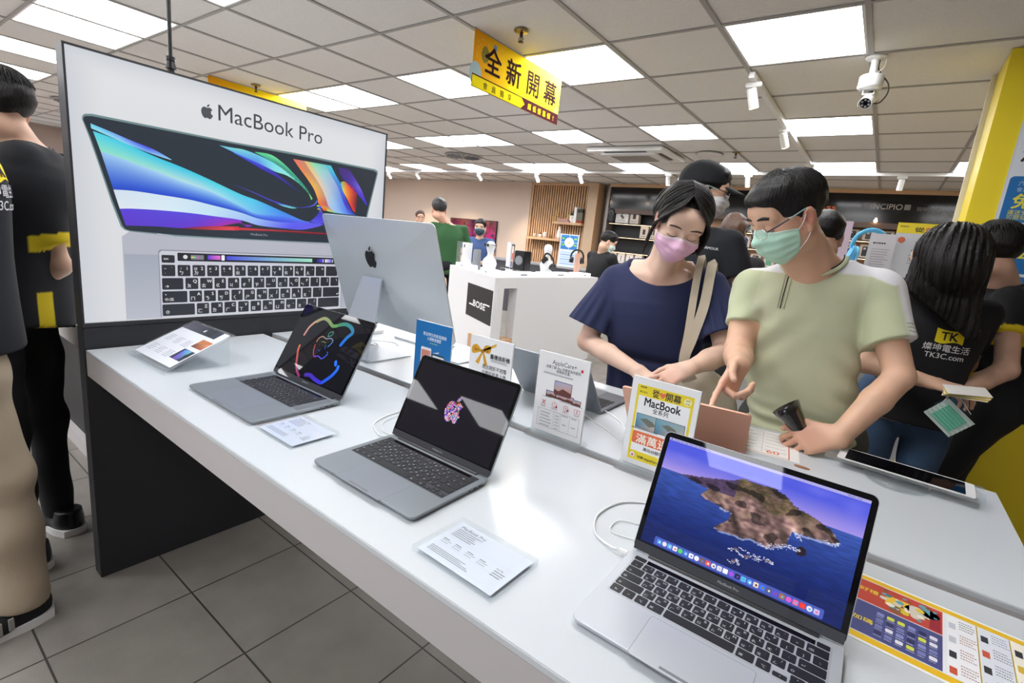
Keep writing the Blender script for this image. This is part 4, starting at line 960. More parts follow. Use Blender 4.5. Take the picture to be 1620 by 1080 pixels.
def art_care(A, w, h):
    A.rect(0, w, 0, h, 'f4f3f3'); A.layer()
    A.fit('AppleCare+', .28 * w, .76 * w, .868 * h, .0165, '2b2b30'); A.apple(.87 * w, .872 * h, .009, 'd0203a')
    A.fit('由最了解 Mac 的專家為你提供', .17 * w, .85 * w, .815 * h, .0088, '333338', bold=.012); A.fit('服務與支援。', .38 * w, .66 * w, .777 * h, .0088, '333338', bold=.012)
    A.lines_of_type(.13 * w, .9 * w, .748 * h, 2, .012 * h, .0018, '8a8a90', 2)
    for x0, x1, y0, y1 in ((.37, .72, .50, .68), (.22, .42, .455, .535), (.54, .78, .45, .53), (.74, .92, .44, .51), (.42, .56, .455, .52)):
        A.poly(rrect(x0 * w, x1 * w, y0 * h, y1 * h, .0012, 2), '24262c'); q = .003
        X0, X1, Y0, Y1 = x0 * w + .0015, x1 * w - .0015, y0 * h + .0015, y1 * h - .0015
        A.L += 1; A.band([(X0, Y1), (X1, Y1)], [(X0, Y0), (X1, Y0)], ['a8b4dc', 'c8b8c8'], ['e0a880', 'c88868'])
        A.poly([(X0, Y0), (X1, Y0), (X1, Y0 + (Y1 - Y0) * .35), ((X0 + X1) * .5, Y0 + (Y1 - Y0) * .55), (X0 + (X1 - X0) * .25, Y0 + (Y1 - Y0) * .3), (X0, Y0 + (Y1 - Y0) * .4)], '6a3a34', A.L + 1); A.L -= 1
    A.L = 4
    A.rect(.16 * w, .34 * w, .448 * h, .455 * h, '9a9ca0'); A.rect(.5 * w, .96 * w, .438 * h, .444 * h, '9a9ca0')
    r_ = 'c8324a'
    for k, x in enumerate((.2, .42, .65, .87)):
        cx, cy = x * w, .375 * h
        if k == 0: A.line([(cx - .005, cy - .006), (cx + .005, cy + .006)], .0018, r_); A.line([(cx + .005, cy - .006), (cx - .005, cy + .006)], .0018, r_)
        elif k == 3: A.line([(cx - .008, cy - .005), (cx + .008, cy - .005), (cx + .008, cy + .005), (cx - .008, cy + .005), (cx - .008, cy - .005)], .0008, r_); A.line([(cx + .002, cy + .004), (cx - .002, cy), (cx + .002, cy), (cx - .002, cy - .004)], .001, r_)
        else: A.line(circ(cx, cy, .0068, 18) + [circ(cx, cy, .0068, 18)[0]], .0009, r_); A.text('?' if k == 1 else '¥', cx, cy - .003, .009, r_, al='C'); A.poly(circ(cx + .006, cy - .004, .003, 8), r_)
        A.lines_of_type(cx - .008, cx + .009, .33 * h, 2, .0028, .0012, '9a6a74', k)
    A.line([(.1 * w, .29 * h), (.93 * w, .29 * h), (.93 * w, .07 * h), (.1 * w, .07 * h), (.1 * w, .29 * h)], .0006, '55555a')
    for x in (.43, .57, .75): A.line([(x * w, .29 * h), (x * w, .07 * h)], .0004, '77777c')
    for y in (.265, .225, .185, .145, .105): A.line([(.1 * w, y * h), (.57 * w, y * h)], .0003, 'aaaaae'); A.lines_of_type(.15 * w, .4 * w, (y - .022) * h, 1, 1, .0018, '55555a', int(y * 99)); A.lines_of_type(.46 * w, .55 * w, (y - .022) * h, 1, 1, .0016, '55555a', int(y * 97))
    A.lines_of_type(.59 * w, .73 * w, .27 * h, 1, 1, .0018, '55555a', 5); A.lines_of_type(.78 * w, .9 * w, .27 * h, 1, 1, .0018, '55555a', 6); A.lines_of_type(.62 * w, .7 * w, .16 * h, 1, 1, .002, '55555a', 7); A.lines_of_type(.8 * w, .88 * w, .16 * h, 1, 1, .002, '55555a', 8)
def art_blue(A, w, h):
    A.rect(0, w, 0, h, '1272b8'); A.layer(); A.fit('歡迎學生和家長諮詢', .22 * w, .86 * w, .80 * h, .012, 'e8f2fa', bold=.015); A.fit('大專教育優惠', .34 * w, .72 * w, .735 * h, .012, 'e8f2fa', bold=.015); A.lines_of_type(.42 * w, .7 * w, .69 * h, 1, 1, .003, 'a8c87a', 2)
    A.poly(rrect(.18 * w, .47 * w, .18 * h, .62 * h, .004), 'f2f2f4'); A.poly(rrect(.5 * w, .85 * w, .3 * h, .55 * h, .003), '1a1a20')
    A.layer(); A.rect(.2 * w, .45 * w, .2 * h, .58 * h, 'd88a78'); A.poly(circ(.3 * w, .45 * h, .01), 'f0c0a8'); A.rect(.52 * w, .83 * w, .32 * h, .53 * h, 'e8eef4')
    A.poly([(.52 * w, .56 * h), (.7 * w, .6 * h), (.66 * w, .57 * h)], 'f2f2f4')
def art_bow(A, w, h):
    A.rect(0, w, 0, h, 'f5f5f6'); A.layer(); G, G2 = 'd9a320', 'b07a14'
    cx, cy = .30 * w, .80 * h
    A.poly([(cx, cy + .004), (.62 * w, .95 * h), (.62 * w, .91 * h), (cx, cy - .004)], 'e0b23c')
    A.poly(smooth_path2([(cx, cy), (cx - .02, cy + .016), (cx - .038, cy + .008), (cx - .034, cy - .012), (cx, cy)], 5)[:-1], G); A.poly(smooth_path2([(cx, cy), (cx + .01, cy + .018), (cx + .03, cy + .018), (cx + .026, cy - .002), (cx, cy)], 5)[:-1], G)
    A.poly([(cx, cy), (cx - .022, cy - .035), (cx - .01, cy - .04), (cx + .004, cy)], G); A.poly([(cx, cy), (cx + .012, cy - .042), (cx + .022, cy - .034), (cx + .006, cy)], G)
    A.layer(); A.poly(circ(cx, cy, .0055, 12), G2); A.poly([(cx - .006, cy + .002), (cx - .03, cy + .006), (cx - .028, cy - .004)], G2); A.poly([(cx + .006, cy + .003), (cx + .024, cy + .01), (cx + .02, cy)], G2)
    K = '2a2a2e'; A.fit('舊機換新機', .5 * w, .95 * w, .735 * h, .015, K, bold=.03); A.lines_of_type(.52 * w, .9 * w, .71 * h, 2, .018 * h, .002, '8a8a8e', 4)
    A.fit('現估現折不用等', .33 * w, .9 * w, .575 * h, .014, K, bold=.015); A.fit('全額折抵馬上換', .33 * w, .9 * w, .495 * h, .014, K, bold=.015); A.fit('換新加碼 再享高額購物金', .33 * w, .92 * w, .43 * h, .008, '55555a')
    A.lines_of_type(.1 * w, .9 * w, .3 * h, 5, .04 * h, .003, '77777c', 9)
def art_mac(A, w, h):
    Y_ = 'f2dc2c'; A.rect(0, w, 0, h, 'f3f2f3'); A.layer(); A.rect(.09 * w, .93 * w, .06 * h, .92 * h, Y_); A.layer(); A.rect(.125 * w, .895 * w, .165 * h, .80 * h, 'f8f8f8')
    A.layer(); K = '2a2622'; A.fit('從', .33 * w, .43 * w, .822 * h, .0195, K, bold=.025); A.fit('開幕', .53 * w, .75 * w, .822 * h, .0195, K, bold=.025)
    hx, hy = .48 * w, .86 * h; A.poly([(hx, hy - .008), (hx + .0075, hy), (hx + .007, hy + .004), (hx + .0035, hy + .0055), (hx, hy + .003), (hx - .0035, hy + .0055), (hx - .007, hy + .004), (hx - .0075, hy)], 'ee7a50')
    A.poly(circ(.845 * w, .855 * h, .0085), 'f8f2b0'); A.L += 1; A.text('9月', .845 * w, .86 * h, .006, K, al='C'); A.text('4-6', .845 * w, .828 * h, .006, K, al='C'); A.L -= 1
    A.lines_of_type(.14 * w, .24 * w, .89 * h, 1, 1, .003, K, 3); A.apple(.15 * w, .845 * h, .004, K); A.lines_of_type(.17 * w, .26 * w, .845 * h, 2, .0025, .001, K, 5)
    A.fit('MacBook', .23 * w, .77 * w, .70 * h, .027, '232326', bold=.028); A.fit('全系列', .37 * w, .6 * w, .64 * h, .013, '232326', bold=.02)
    for x0, x1, y0, y1 in ((.14, .5, .435, .60), (.44, .87, .43, .60)):
        A.L += 1; A.rect(x0 * w, x1 * w, y0 * h, y1 * h, '202228'); A.L += 1
        A.band([(x0 * w + .001, y1 * h - .001), (x1 * w - .001, y1 * h - .001)], [(x0 * w + .001, y0 * h + .001), (x1 * w - .001, y0 * h + .001)], ['7ab0c4', '9cb4bc'], ['3f7c98', 'd8b8a0'])
        cx = (x0 + x1) / 2 * w; cy = (y0 + y1) / 2 * h; A.poly([(cx - .018, cy + .004), (cx - .004, cy + .009), (cx + .012, cy + .004), (cx + .02, cy - .004), (cx + .004, cy - .010), (cx - .006, cy - .003)], '6f7466', A.L + 1)
    A.rect(.09 * w, .5 * w, .422 * h, .432 * h, '7a7c80', A.L + 2); A.L += 3
    A.poly(rrect(.125 * w, .9 * w, .255 * h, .395 * h, .004), 'ea7344'); A.L += 1; A.fit('滿萬送千', .19 * w, .85 * w, .275 * h, .0235, 'fff6e8', bold=.03); A.L -= 1
    A.fit('萬元分期零利率', .32 * w, .74 * w, .195 * h, .009, K, bold=.012); A.poly(circ(.17 * w, .115 * h, .006), 'f6eef0'); A.L += 1; A.apple(.17 * w, .115 * h, .006, 'd02a44')
    A.fit('加購 AppleCare+ 再享優惠', .25 * w, .8 * w, .095 * h, .007, K, bold=.012)
sign('blue student offer sign in a clear holder, leftmost standing sign', -1.06, 1.067, .158, .226, art_blue)
sign('white trade-in sign with a golden bow, in a clear holder behind the middle laptop', -.833, 1.067, .156, .224, art_bow)
sign('white standing sign headed AppleCare+ in a clear holder, between the table tops', -.598, 1.067, .152, .228, art_care)
sign('yellow-bordered standing sign headed MacBook in a clear holder, left of the rose gold laptop', -.336, 1.067, .157, .225, art_mac)

# price cards lying in acrylic blocks
def card(label, x, y, w, d, rz, art, ht=.012):
    t = thing('price_card', label, 'price card', (x, y, T), rz)
    MB().box(-w / 2, w / 2, -d / 2, d / 2, .0001, ht, bev=.001, seg=1).build('acrylic_block', M_ACR2, t)
    A = Art(.0001); art(A, w - .012, d - .012); A.build('printed_sheet', M_PRINT, t, Matrix.Translation((-(w - .012) / 2, -(d - .012) / 2, ht * .5)))
    return t
def art_price(seed, tint='d9e0ea'):
    def f(A, w, d):
        A.rect(0, w, 0, d, tint); A.layer(); A.fit('MacBook Pro', .07 * w, .42 * w, .85 * d, .0105, '3a4048')
        A.lines_of_type(.07 * w, .42 * w, .80 * d, 5, .045 * d, .0022, '5a6068', seed)
        for k in range(4): A.rect((.07 + k * .17) * w, (.15 + k * .17) * w, .47 * d, .485 * d, '3a3e46'); A.lines_of_type((.07 + k * .17) * w, (.2 + k * .17) * w, .43 * d, 2, .05 * d, .002, '8a9098', seed + k)
        A.lines_of_type(.06 * w, .62 * w, .22 * d, 4, .035 * d, .002, '6a7078', seed + 9); A.rect(.05 * w, .95 * w, .34 * d, .344 * d, 'b8bec6'); A.rect(.05 * w, .95 * w, .58 * d, .584 * d, 'c8ccd4')
        A.lines_of_type(.8 * w, .94 * w, .42 * d, 3, .05 * d, .0024, '4a4e56', seed + 20); A.fit('NT$', .8 * w, .88 * w, .47 * d, .006, '3a3e46')
    return f
card('clear acrylic price card lying beside the middle laptop', -.428, .556, .165, .118, -.02, art_price(1))
card('clear acrylic price card lying beside the large left laptop', -1.035, .611, .158, .122, 0, art_price(30, 'd4dbea'))

# tilted information stand at the left end
t = thing('information_stand', 'tilted clear information stand at the left end of the front table', 'information stand', (-1.78, .548, T))
Wt, Dt = .285, .215
aa = math.radians(24); Mt = plane((-.145, 0, .012), (1, .03, 0), (-.03, math.cos(aa), math.sin(aa)))
m = MB().box(0, Wt, 0, Dt, -.0022, .0022, M=Mt, bev=.0006, seg=1); m.build('sloping_panel', M_ACR2, t)
MB().box(-.145, .14, -.006, .0, 0, .018, bev=.0006, seg=1).build('front_lip', M_ACR2, t)
m = MB(); m.add([(-.13, .02, 0), (-.13, .19, 0), (-.13, .19, .088), (-.126, .02, 0), (-.126, .19, 0), (-.126, .19, .088)], [(0, 1, 2), (5, 4, 3), (0, 3, 4, 1), (1, 4, 5, 2), (2, 5, 3, 0)])
m.build('support', M_ACR2, t); m = MB(); m.add([(.12, .02, 0), (.12, .19, 0), (.12, .19, .088), (.124, .02, 0), (.124, .19, 0), (.124, .19, .088)], [(0, 1, 2), (5, 4, 3), (0, 3, 4, 1), (1, 4, 5, 2), (2, 5, 3, 0)]); m.build('support', M_ACR2, t)
A = Art(.0001); w, d = .262, .195
A.rect(0, w, 0, d, 'e4e7ee'); A.layer(); A.band([(0, d), (w * .72, d)], [(0, d * .80), (w * .72, d * .80)], ['5a5c68', '2c3036'], ['6a6c78', '2a2e34']); A.poly([(w * .72, d), (w * .86, d), (w * .86, d * .8), (w * .72, d * .8)], '3c4048')
A.rect(.72 * w, .97 * w, .50 * d, .72 * d, 'c47a4c'); A.rect(.70 * w, .97 * w, .16 * d, .42 * d, '2a2c48'); A.layer(); A.apple(.5 * w, .9 * d, .014, 'd8dce4')
A.band([(.72 * w, .6 * d), (.97 * w, .66 * d)], [(.72 * w, .5 * d), (.97 * w, .5 * d)], ['8a4a38', 'e8a070'], ['4a2a28', 'b0603c']); A.band([(.74 * w, .4 * d), (.9 * w, .42 * d)], [(.78 * w, .17 * d), (.9 * w, .17 * d)], ['4a7ae8', '7ad0c8'], ['8a3ac8', '2a5a8a']); A.poly(circ(.93 * w, .3 * d, .012), '1a2420')
for k in range(3):
    for q in range(2): A.lines_of_type((.08 + k * .22) * w, (.24 + k * .22) * w, (.58 - q * .3) * d, 5, .035 * d, .0022, '8a8e9a', k * 3 + q)
A.build('printed_sheet', M_PRINT, t, Mt @ Matrix.Translation((.012, .01, .0026)))

# yellow flyer on the front table, orange price sheet on the rear table
t = thing('flyer_sheet', 'long yellow-edged advertising flyer lying at the right end of the front table', 'flyer', (.255, .885, T + .0003), math.radians(-4))
MB().box(-.205, .205, -.098, .098, 0, .0008).build('paper', mat('flyer_paper', 'f4f4f2', rough=.5), t)
A = Art(.0001); X0, X1, Y0, Y1 = -.2, .2, -.093, .093
A.rect(X0, X1, Y0, Y1, 'f0c020'); A.layer(); A.rect(X0 + .004, X1, Y0 + .014, Y1 - .012, 'eceef0'); A.layer()
A.rect(X0 + .006, X0 + .115, .012, Y1 - .014, 'c8483a'); A.rect(X0 + .006, X0 + .115, Y0 + .016, .01, '4a4f86'); A.layer()
A.rect(X0 + .045, X0 + .075, .03, .06, 'f0c83a'); A.poly(circ(X0 + .085, .045, .016), 'd8d0c0'); A.poly(circ(X0 + .1, .055, .012), '6aa8b0'); A.poly(circ(X0 + .06, .025, .01), '8a5a3a'); A.rect(X0 + .1, X0 + .113, .015, .07, 'a02838')
A.text('好禮', X0 + .010, .045, .013, 'f4d83a', bold=.02); A.text('加碼', X0 + .010, -.045, .013, 'f4d83a', bold=.02)
rd = random.Random(5)
for k in range(24):
    qx, qy = X0 + .038 + (k % 6) * .0125, -.012 - (k // 6) * .017; A.poly(rrect(qx, qx + .009, qy, qy + .009, .002, 2), rd.choice(['2a2e60', '7a80b8', 'd8e04a', 'e8e8f0', '8a90c8'])); A.lines_of_type(qx, qx + .010, qy - .004, 1, 1, .0015, 'c8cce0', k)
for k in range(30): A.poly(circ(X0 + rd.uniform(.04, .108), rd.uniform(.02, .072), rd.uniform(.002, .006), 7), rd.choice(['e8c83a', 'd8d0c0', '6aa8b0', '8a5a3a', 'b8502a', 'f0e8d8', '4a8a9a']), A.L + .1 + k * .05)
for k in range(8):
    x = X0 + .12 + k * .036
    A.rect(x, x + .034, Y0 + .016, Y1 - .014, ['f4f4f6', 'e4e8f0', 'f6f0e0', 'eef2f6'][k % 4]); 
    A.rect(x + .0335, x + .035, Y0 + .016, Y1 - .014, 'e8c83a')
A.layer()
for k in range(8):
    x = X0 + .122 + k * .036
    for q in range(4):
        A.lines_of_type(x + .012, x + .031, Y1 - .024 - q * .038, 4, .0065, .0022, rd.choice(['8a90b0', 'a87a70', '70747c']), k * 5 + q); A.rect(x, x + .008, Y1 - .05 - q * .038, Y1 - .034 - q * .038, rd.choice(['3a62b0', 'd05a3a', 'c8ccd4', '30343c', 'e0b83a']))
A.build('printed_face', M_PRINT, t, Matrix.Translation((0, 0, .0009)))
t = thing('price_sheet', 'white and orange price sheet lying on the rear table by the rose gold laptop', 'price sheet', (-.205, 1.555, T + .0003), math.radians(8))
MB().box(-.11, .11, -.12, .1, 0, .0008).build('paper', mat('flyer_paper', 'f4f4f2', rough=.5), t)
A = Art(.0001); A.rect(-.108, .108, -.118, .098, 'f6f4f0'); A.layer(); A.line([(.085, -.115), (.085, .095)], .003, 'd8703a'); A.line([(-.1, -.112), (.085, -.112)], .003, 'd8703a'); A.line([(.018, -.1), (.018, .09)], .0012, 'd8b09a')
for k in range(6): A.rect(-.1, .082, .08 - k * .03, .0807 - k * .03, '8a8c90'); A.lines_of_type(-.09, .01, .07 - k * .03, 2, .006, .0025, '5a5c60', k); A.lines_of_type(.025, .08, .07 - k * .03, 1, .006, .0025, '8a5a4a', k + 9)
A.text('60', .028, -.1, .034, 'e0682c', bold=.02)
A.build('printed_face', M_PRINT, t, Matrix.Translation((0, 0, .0009)))
tagit(MB().prism(circ(0, 0, .018, 20, .008), 0, .002).build('paper_tab', mat('brown_card', '9a6a48', rough=.6), loc=(-.072, 1.43, T)), 'small brown paper tab beside the price sheet', 'tab')

# tablet on a round acrylic riser, right end of the rear table
t = thing('acrylic_riser', 'round clear acrylic riser under the tablet, right end of the rear table', 'riser', (.125, 1.525, T))
MB().lathe([(0, 0), (.062, 0), (.066, .004), (.066, .01), (.06, .014), (0, .014)], 40, cap=False).build('disc', M_ACR2, t)
MB().cyl((0, 0, .014), (0, 0, .022), .02, n=20).build('post', M_ACR2, t)
Mt = Matrix.Translation((.135, 1.585, T + .037)) @ Matrix.Rotation(math.radians(-6), 4, 'Z') @ Matrix.Rotation(math.radians(3), 4, 'X')
t = thing('tablet', 'flat tablet with a black screen and white rim resting on the clear riser', 'tablet', (.132, 1.560, T + .026)); t.rotation_euler = (math.radians(2), 0, math.radians(-4))
MB().prism(rrect(-.162, .158, -.060, .052, .004), -.003, 0).build('clear_tray', M_ACR2, t)
MB().prism(rrect(-.135, .14, -.048, .046, .006), .0, .0018).build('case', mat('tablet_white', 'e6e6e6', rough=.3), t)
MB().prism(rrect(-.118, .122, -.042, .040, .003), .0018, .0024).build('screen', M_GLASSB, t)
t = thing('display_riser', 'clear flat acrylic shelf edge behind the tablet', 'riser', (.13, 1.650, T))
MB().box(-.16, .16, -.015, .015, 0, .006, bev=.001, seg=1).build('acrylic_bar', M_ACR2, t)
# ================================================================= far wall: slatted screen
t = thing('slatted_screen', 'tall pale oak slatted screen against the far wall, with two shelves', 'wall screen', (-5.6, 9.02, 0))
MB().box(-.76, .66, .1, .14, 0, CEIL - .002).build('backing', mat('dark_brown_backing', '4a3a30', rough=.8), t)
m = MB()
for k in range(24): m.box(-.70 + k * .0565, -.672 + k * .0565, .03, .1, 0, CEIL - .05)
m.build('slats', M_OAK, t)
m = MB(); m.box(-.76, -.72, 0, .1, 0, CEIL - .002).box(-.72, .66, 0, .1, CEIL - .05, CEIL - .002); m.build('frame', M_OAK, t)
MB().box(.66, .86, -.12, .14, 0, CEIL - .002).build('post', mat('light_oak_post', 'cbb093', rough=.55, var=.08, vscale=8, stretch=(8, 8, .8)), t)
m = MB()
for k in range(9): m.box(.86, .88, -.12 + k * .03, -.10 + k * .03, 0, CEIL - .002)
m.build('side_slats', M_OAK, t)
MB().box(.0, .64, -.22, .03, 1.73, 1.775).build('upper_shelf', M_OAK, t)
MB().box(-.66, .20, -.22, .03, 1.385, 1.43).build('lower_shelf', M_OAK, t)
t = thing('potted_plant', 'small green plant in a white pot on the upper oak shelf', 'plant', (-5.22, 8.92, 1.775))
MB().lathe([(.055, 0), (.07, .01), (.078, .14), (.07, .14), (.066, .12), (0, .12)], 24).build('pot', M_WPL, t)
m = MB(); rd = random.Random(2)
for k in range(70):
    a_ = rd.random() * 6.28; e_ = rd.uniform(.2, 1.4); l = rd.uniform(.06, .13); d = Vector((math.cos(a_) * math.cos(e_), math.sin(a_) * math.cos(e_), math.sin(e_))); s_ = d.cross(Vector((0, 0, 1))).normalized() * .014; b_ = Vector((0, 0, .13))
    m.add([b_, b_ + d * l * .5 + s_, b_ + d * l, b_ + d * l * .5 - s_], [(0, 1, 2, 3)])
m.build('foliage', mat('leaf_green', '3c6a34', rough=.6), t)
t = thing('book_stack', 'flat stack of pink books under the potted plant', 'books', (-5.3, 8.90, 1.776)); del t
for k, (c_, lb) in enumerate((('b98a88', 'lower pink book lying under the potted plant'), ('c79a98', 'upper pink book lying beside the potted plant'))):
    pass
for o in [o for o in bpy.data.objects if o.name.startswith('book_stack')]: bpy.data.objects.remove(o)
tagit(MB().box(-.13, .13, -.08, .08, 0, .03).build('book', mat('pink_book', 'b98a88', rough=.6), loc=(-5.37, 8.88, 1.776)), 'lower pink book lying on the upper oak shelf', 'book', 'pink books on the oak shelf')
tagit(MB().box(-.11, .11, -.08, .08, 0, .025).build('book', mat('pink_book2', 'c79a98', rough=.6), loc=(-5.39, 8.88, 1.807)), 'upper pink book on the upper oak shelf, left of the plant', 'book', 'pink books on the oak shelf')
tagit(MB().box(-.03, .03, -.09, .09, 0, .3, bev=.004).build('book_end', M_WPL, loc=(-5.12, 8.90, 1.776)), 'tall white book end on the upper oak shelf', 'book end')
for k in range(5):
    t = thing('bottle', 'dark capped bottle in the short row at the right end of the upper oak shelf', 'bottle', (-5.075 + k * .024, 8.87, 1.776), group='bottles on the upper oak shelf')
    MB().box(-.0105, .0105, -.04, .04, 0, .05).build('label_band', mat('red_band', '9a3a24', rough=.6), t)
    MB().box(-.0105, .0105, -.04, .04, .05, .2).build('bottle_body', mat('olive_glass', '6a6a58', rough=.3), t)
    MB().box(-.0105, .0105, -.04, .04, .2, .27).build('cap', M_BPL, t)
t = thing('flower_vase', 'white bottle vase with dried yellow twigs on the lower oak shelf', 'vase', (-5.5, 8.92, 1.43))
MB().lathe([(.0, 0), (.045, 0), (.055, .06), (.045, .16), (.018, .22), (.02, .26), (.014, .26)], 24, cap=False).build('vase', M_WPL, t)
m = MB(); rd = random.Random(6)
for k in range(9):
    q = Vector((rd.uniform(-.28, .38), rd.uniform(-.06, .04), rd.uniform(.42, .62))); m.tube([(0, 0, .24), tuple(q * .6 + Vector((0, 0, .1))), tuple(q)], .003, 5)
    for j in range(7): r_ = q * rd.uniform(.75, 1.02) + Vector((rd.gauss(0, .02), rd.gauss(0, .02), rd.gauss(0, .02))); m.sphere(r_, .012, 6)
m.build('dried_twigs', mat('dried_yellow', 'd9b46a', rough=.8), t)
for k, (dx, r_, h_, c_) in enumerate(((-6.1, .045, .05, 'c8b8a8'), (-5.96, .04, .07, 'e0dcd4'), (-5.84, .05, .1, 'd9cfc6'))):
    t = thing('candle_jar', ['low beige jar, leftmost on the lower oak shelf', 'white jar with a dark lid on the lower oak shelf', 'tall pale jar nearest the vase on the lower oak shelf'][k], 'jar', (dx, 8.92, 1.43), group='jars on the lower oak shelf')
    MB().lathe([(0, 0), (r_, 0), (r_, h_), (0, h_)], 20, cap=False).build('jar_body', mat('jar%d' % k, c_, rough=.5), t)
    MB().lathe([(0, h_), (r_ * .8, h_), (r_ * .8, h_ + .02), (0, h_ + .02)], 20, cap=False).build('lid', M_BPL if k == 1 else M_WPL, t)

# wall television with magenta artwork
t = thing('wall_screen', 'wide wall-mounted screen showing a magenta picture on the beige wall', 'television', (-7.9, 8.985, 1.27))
MB().box(-.72, .72, -.03, 0, -.42, .42).build('casing', M_BPL, t)
A = Art()
def mag(u, v):
    n = noise.noise(Vector((u * 5, v * 2.2, 4))); n2 = noise.noise(Vector((u * 14, v * 9, 8)))
    c = Vector((.42, .06, .28)).lerp(Vector((.80, .16, .46)), min(1, max(0, .4 + n * 1.3 + n2 * .4))); c = c.lerp(Vector((.16, .06, .12)), min(1, max(0, n2 * 1.6)))
    if v > .62: c = c.lerp(Vector((.55, .42, .12)), (v - .62) * 2 * max(0, .6 + n))
    return tuple(min(1, max(0, x)) for x in c)
A.grid(-.705, .705, -.405, .405, 70, 40, mag); A.build('picture', M_SCREEN, t, plane((0, -.031, 0), (1, 0, 0), (0, 0, 1)))
t = thing('lit_sign', 'small glowing white sign on the ceiling at the far left, behind the lit poster', 'lit sign', (-9.6, 7.5, CEIL - .27))
MB().box(-.22, .22, -.04, .04, 0, .2, bev=.02).build('glowing_case', mat('white_glow', 'ffffff', emit=4, ecol='fff8ee'), t)
MB().box(-.1, .1, -.02, .02, .2, .27).build('bracket', M_WPL, t)

# ================================================================= black shelving along the far wall
M_HDR = mat('gloss_black_header', '0b0b0e', rough=.12)
t = thing('wall_shelving', 'long black shelving unit with a gloss black sign band on the far wall', 'shelving', (-1.0, 9.0, 0))
MB().box(-3.5, 3.6, .0, .28, 2.10, 2.50).build('sign_band', M_HDR, t)
MB().box(-3.52, 3.62, -.03, .28, 2.50, CEIL - .002).build('top_trim', M_OAK, t)
MB().box(-3.5, 3.6, -.01, .28, 2.02, 2.10).build('valance', mat('bronze_strip', '5a4a42', rough=.4, metal=.3), t)
MB().box(-3.5, 3.6, .25, .28, .3, 2.02).build('back_board', M_BLACK, t)
MB().box(-3.5, 3.6, -.05, .28, 0, .3).build('plinth', M_BLACK, t)
MB().box(-3.56, -3.5, -.02, .28, 0, 2.5).build('side_post', mat('brushed_post', '8f8680', rough=.4, metal=.3), t)
for z_ in (.75, 1.1, 1.32, 1.60, 1.85):
    MB().box(-3.5, 3.6, .0, .25, z_ - .022, z_ - .004).build('shelf', M_BLACK, t)
    MB().box(-3.45, 3.55, .0, .01, z_ - .03, z_ - .023).build('shelf_light', mat('warm_strip', 'ffe0c0', emit=2.2, ecol='ffd2a4'), t)
MB().box(-2.4, 3.55, .235, .25, .8, 2.02).build('wood_board', mat('lit_wood_board', 'caa182', rough=.6), t)
A = Art(.0005)
A.fit('hoda', .05, .28, 2.30, .12, 'e8b020', bold=.02); 
A.build('sign_mark', M_PRINT, t, plane((-1.0 + .0 - .85, -.001, 0), (1, 0, 0), (0, 0, 1)))
_pl = plane((-.22, -.001, 0), (1, 0, 0), (0, 0, 1)); A = Art(.0005)
A.fit('hoda Glass', -.33, .43, 2.25, .115, 'e8702a', bold=.035)
A.build('orange_lettering', M_PRINT, t, _pl); A = Art(.0005); A.fit('INCIPIO', .86, 1.22, 2.29, .11, 'b8b4b4', bold=.005); A.fit('攜帶', .73, .84, 2.29, .1, '7a7676'); A.poly(rrect(1.24, 1.31, 2.29, 2.365, .01), '8a8686'); A.build('sign_lettering', M_PRINT, t, _pl); A = Art(.0005); A.fit('玩味趣時', 1.38, 1.62, 2.29, .06, '8a8686'); A.fit('智慧防護', 1.66, 1.92, 2.22, .07, '9a9696')
for k in range(14):
    for j in range(10): A.poly(circ(1.5 + k * .025, 2.14 + j * .025, .004, 5), '4a4848')
A.build('sign_dots', M_PRINT, t, _pl)
for k, (x, z_) in enumerate(((-3.6, 2.12), (-1.95, 2.10), (-.62, 2.10))):
    t2 = thing('small_spotlight', ['tiny glowing spotlight under the black sign band above the woman', 'tiny glowing spotlight under the sign band behind the black cap', 'tiny glowing spotlight under the sign band right of the orange lettering'][k], 'spotlight', (x + .35, 8.96, z_), group='tiny spotlights under the sign band')
    MB().cyl((0, 0, .03), (0, 0, .06), .01, n=8).sphere((0, 0, .02), .022, 12).build('bulb', mat('warm_bulb', 'ffd9a0', emit=25, ecol='ffcf90'), t2)
# boxes on the shelves
M_BOX = mat('pale_carton', 'ddd0c2', rough=.6); M_BOXW = mat('white_carton', 'e6e2de', rough=.5)
def carton(x, z_, w, h, lb, m_=M_BOX, mark='speaker', hang=True):
    t = thing('product_box', lb, 'box', (x, 9.10, z_), group='product boxes on the black shelving')
    MB().box(-w / 2, w / 2, -.06, .05, 0, h).build('carton', m_, t)
    A = Art(.0005)
    if mark == 'phone': A.poly(rrect(-w * .22, w * .22, h * .22, h * .78, w * .06), '4a4038'); A.poly(rrect(-w * .17, w * .17, h * .26, h * .74, w * .05), '6a5a50', 2)
    elif mark == 'twist': A.poly(circ(0, h * .6, h * .07, 12), '55504c'); A.poly([(-w * .06, h * .55), (w * .18, h * .35), (w * .1, h * .22), (-w * .16, h * .42)], '55504c')
    elif mark == 'case': A.rect(-w * .18, w * .18, h * .3, h * .72, '3a3430')
    else:
        for q in range(3): A.poly(circ(0, h * (.3 + q * .16), h * .06, 10), '332e2c')
    A.lines_of_type(-w * .35, w * .35, h * .12, 1, 1, .012, '8a8078', int(x * 100)); A.build('printed_front', M_PRINT, t, plane((0, -.0605, 0), (1, 0, 0), (0, 0, 1)))
carton(-4.22, 1.85, .26, .3, 'white box with an earphone picture, top shelf by the oak post', M_BOXW, 'twist')
carton(-3.97, 1.85, .17, .28, 'tall pale box on the top black shelf, left of the woman', M_BOX, 'case')
carton(-3.74, 1.60, .15, .22, 'pale box on the second black shelf near the woman', M_BOX, 'case'); carton(-3.56, 1.60, .15, .22, 'second pale box on the second black shelf, beside her hair', M_BOX, 'case')
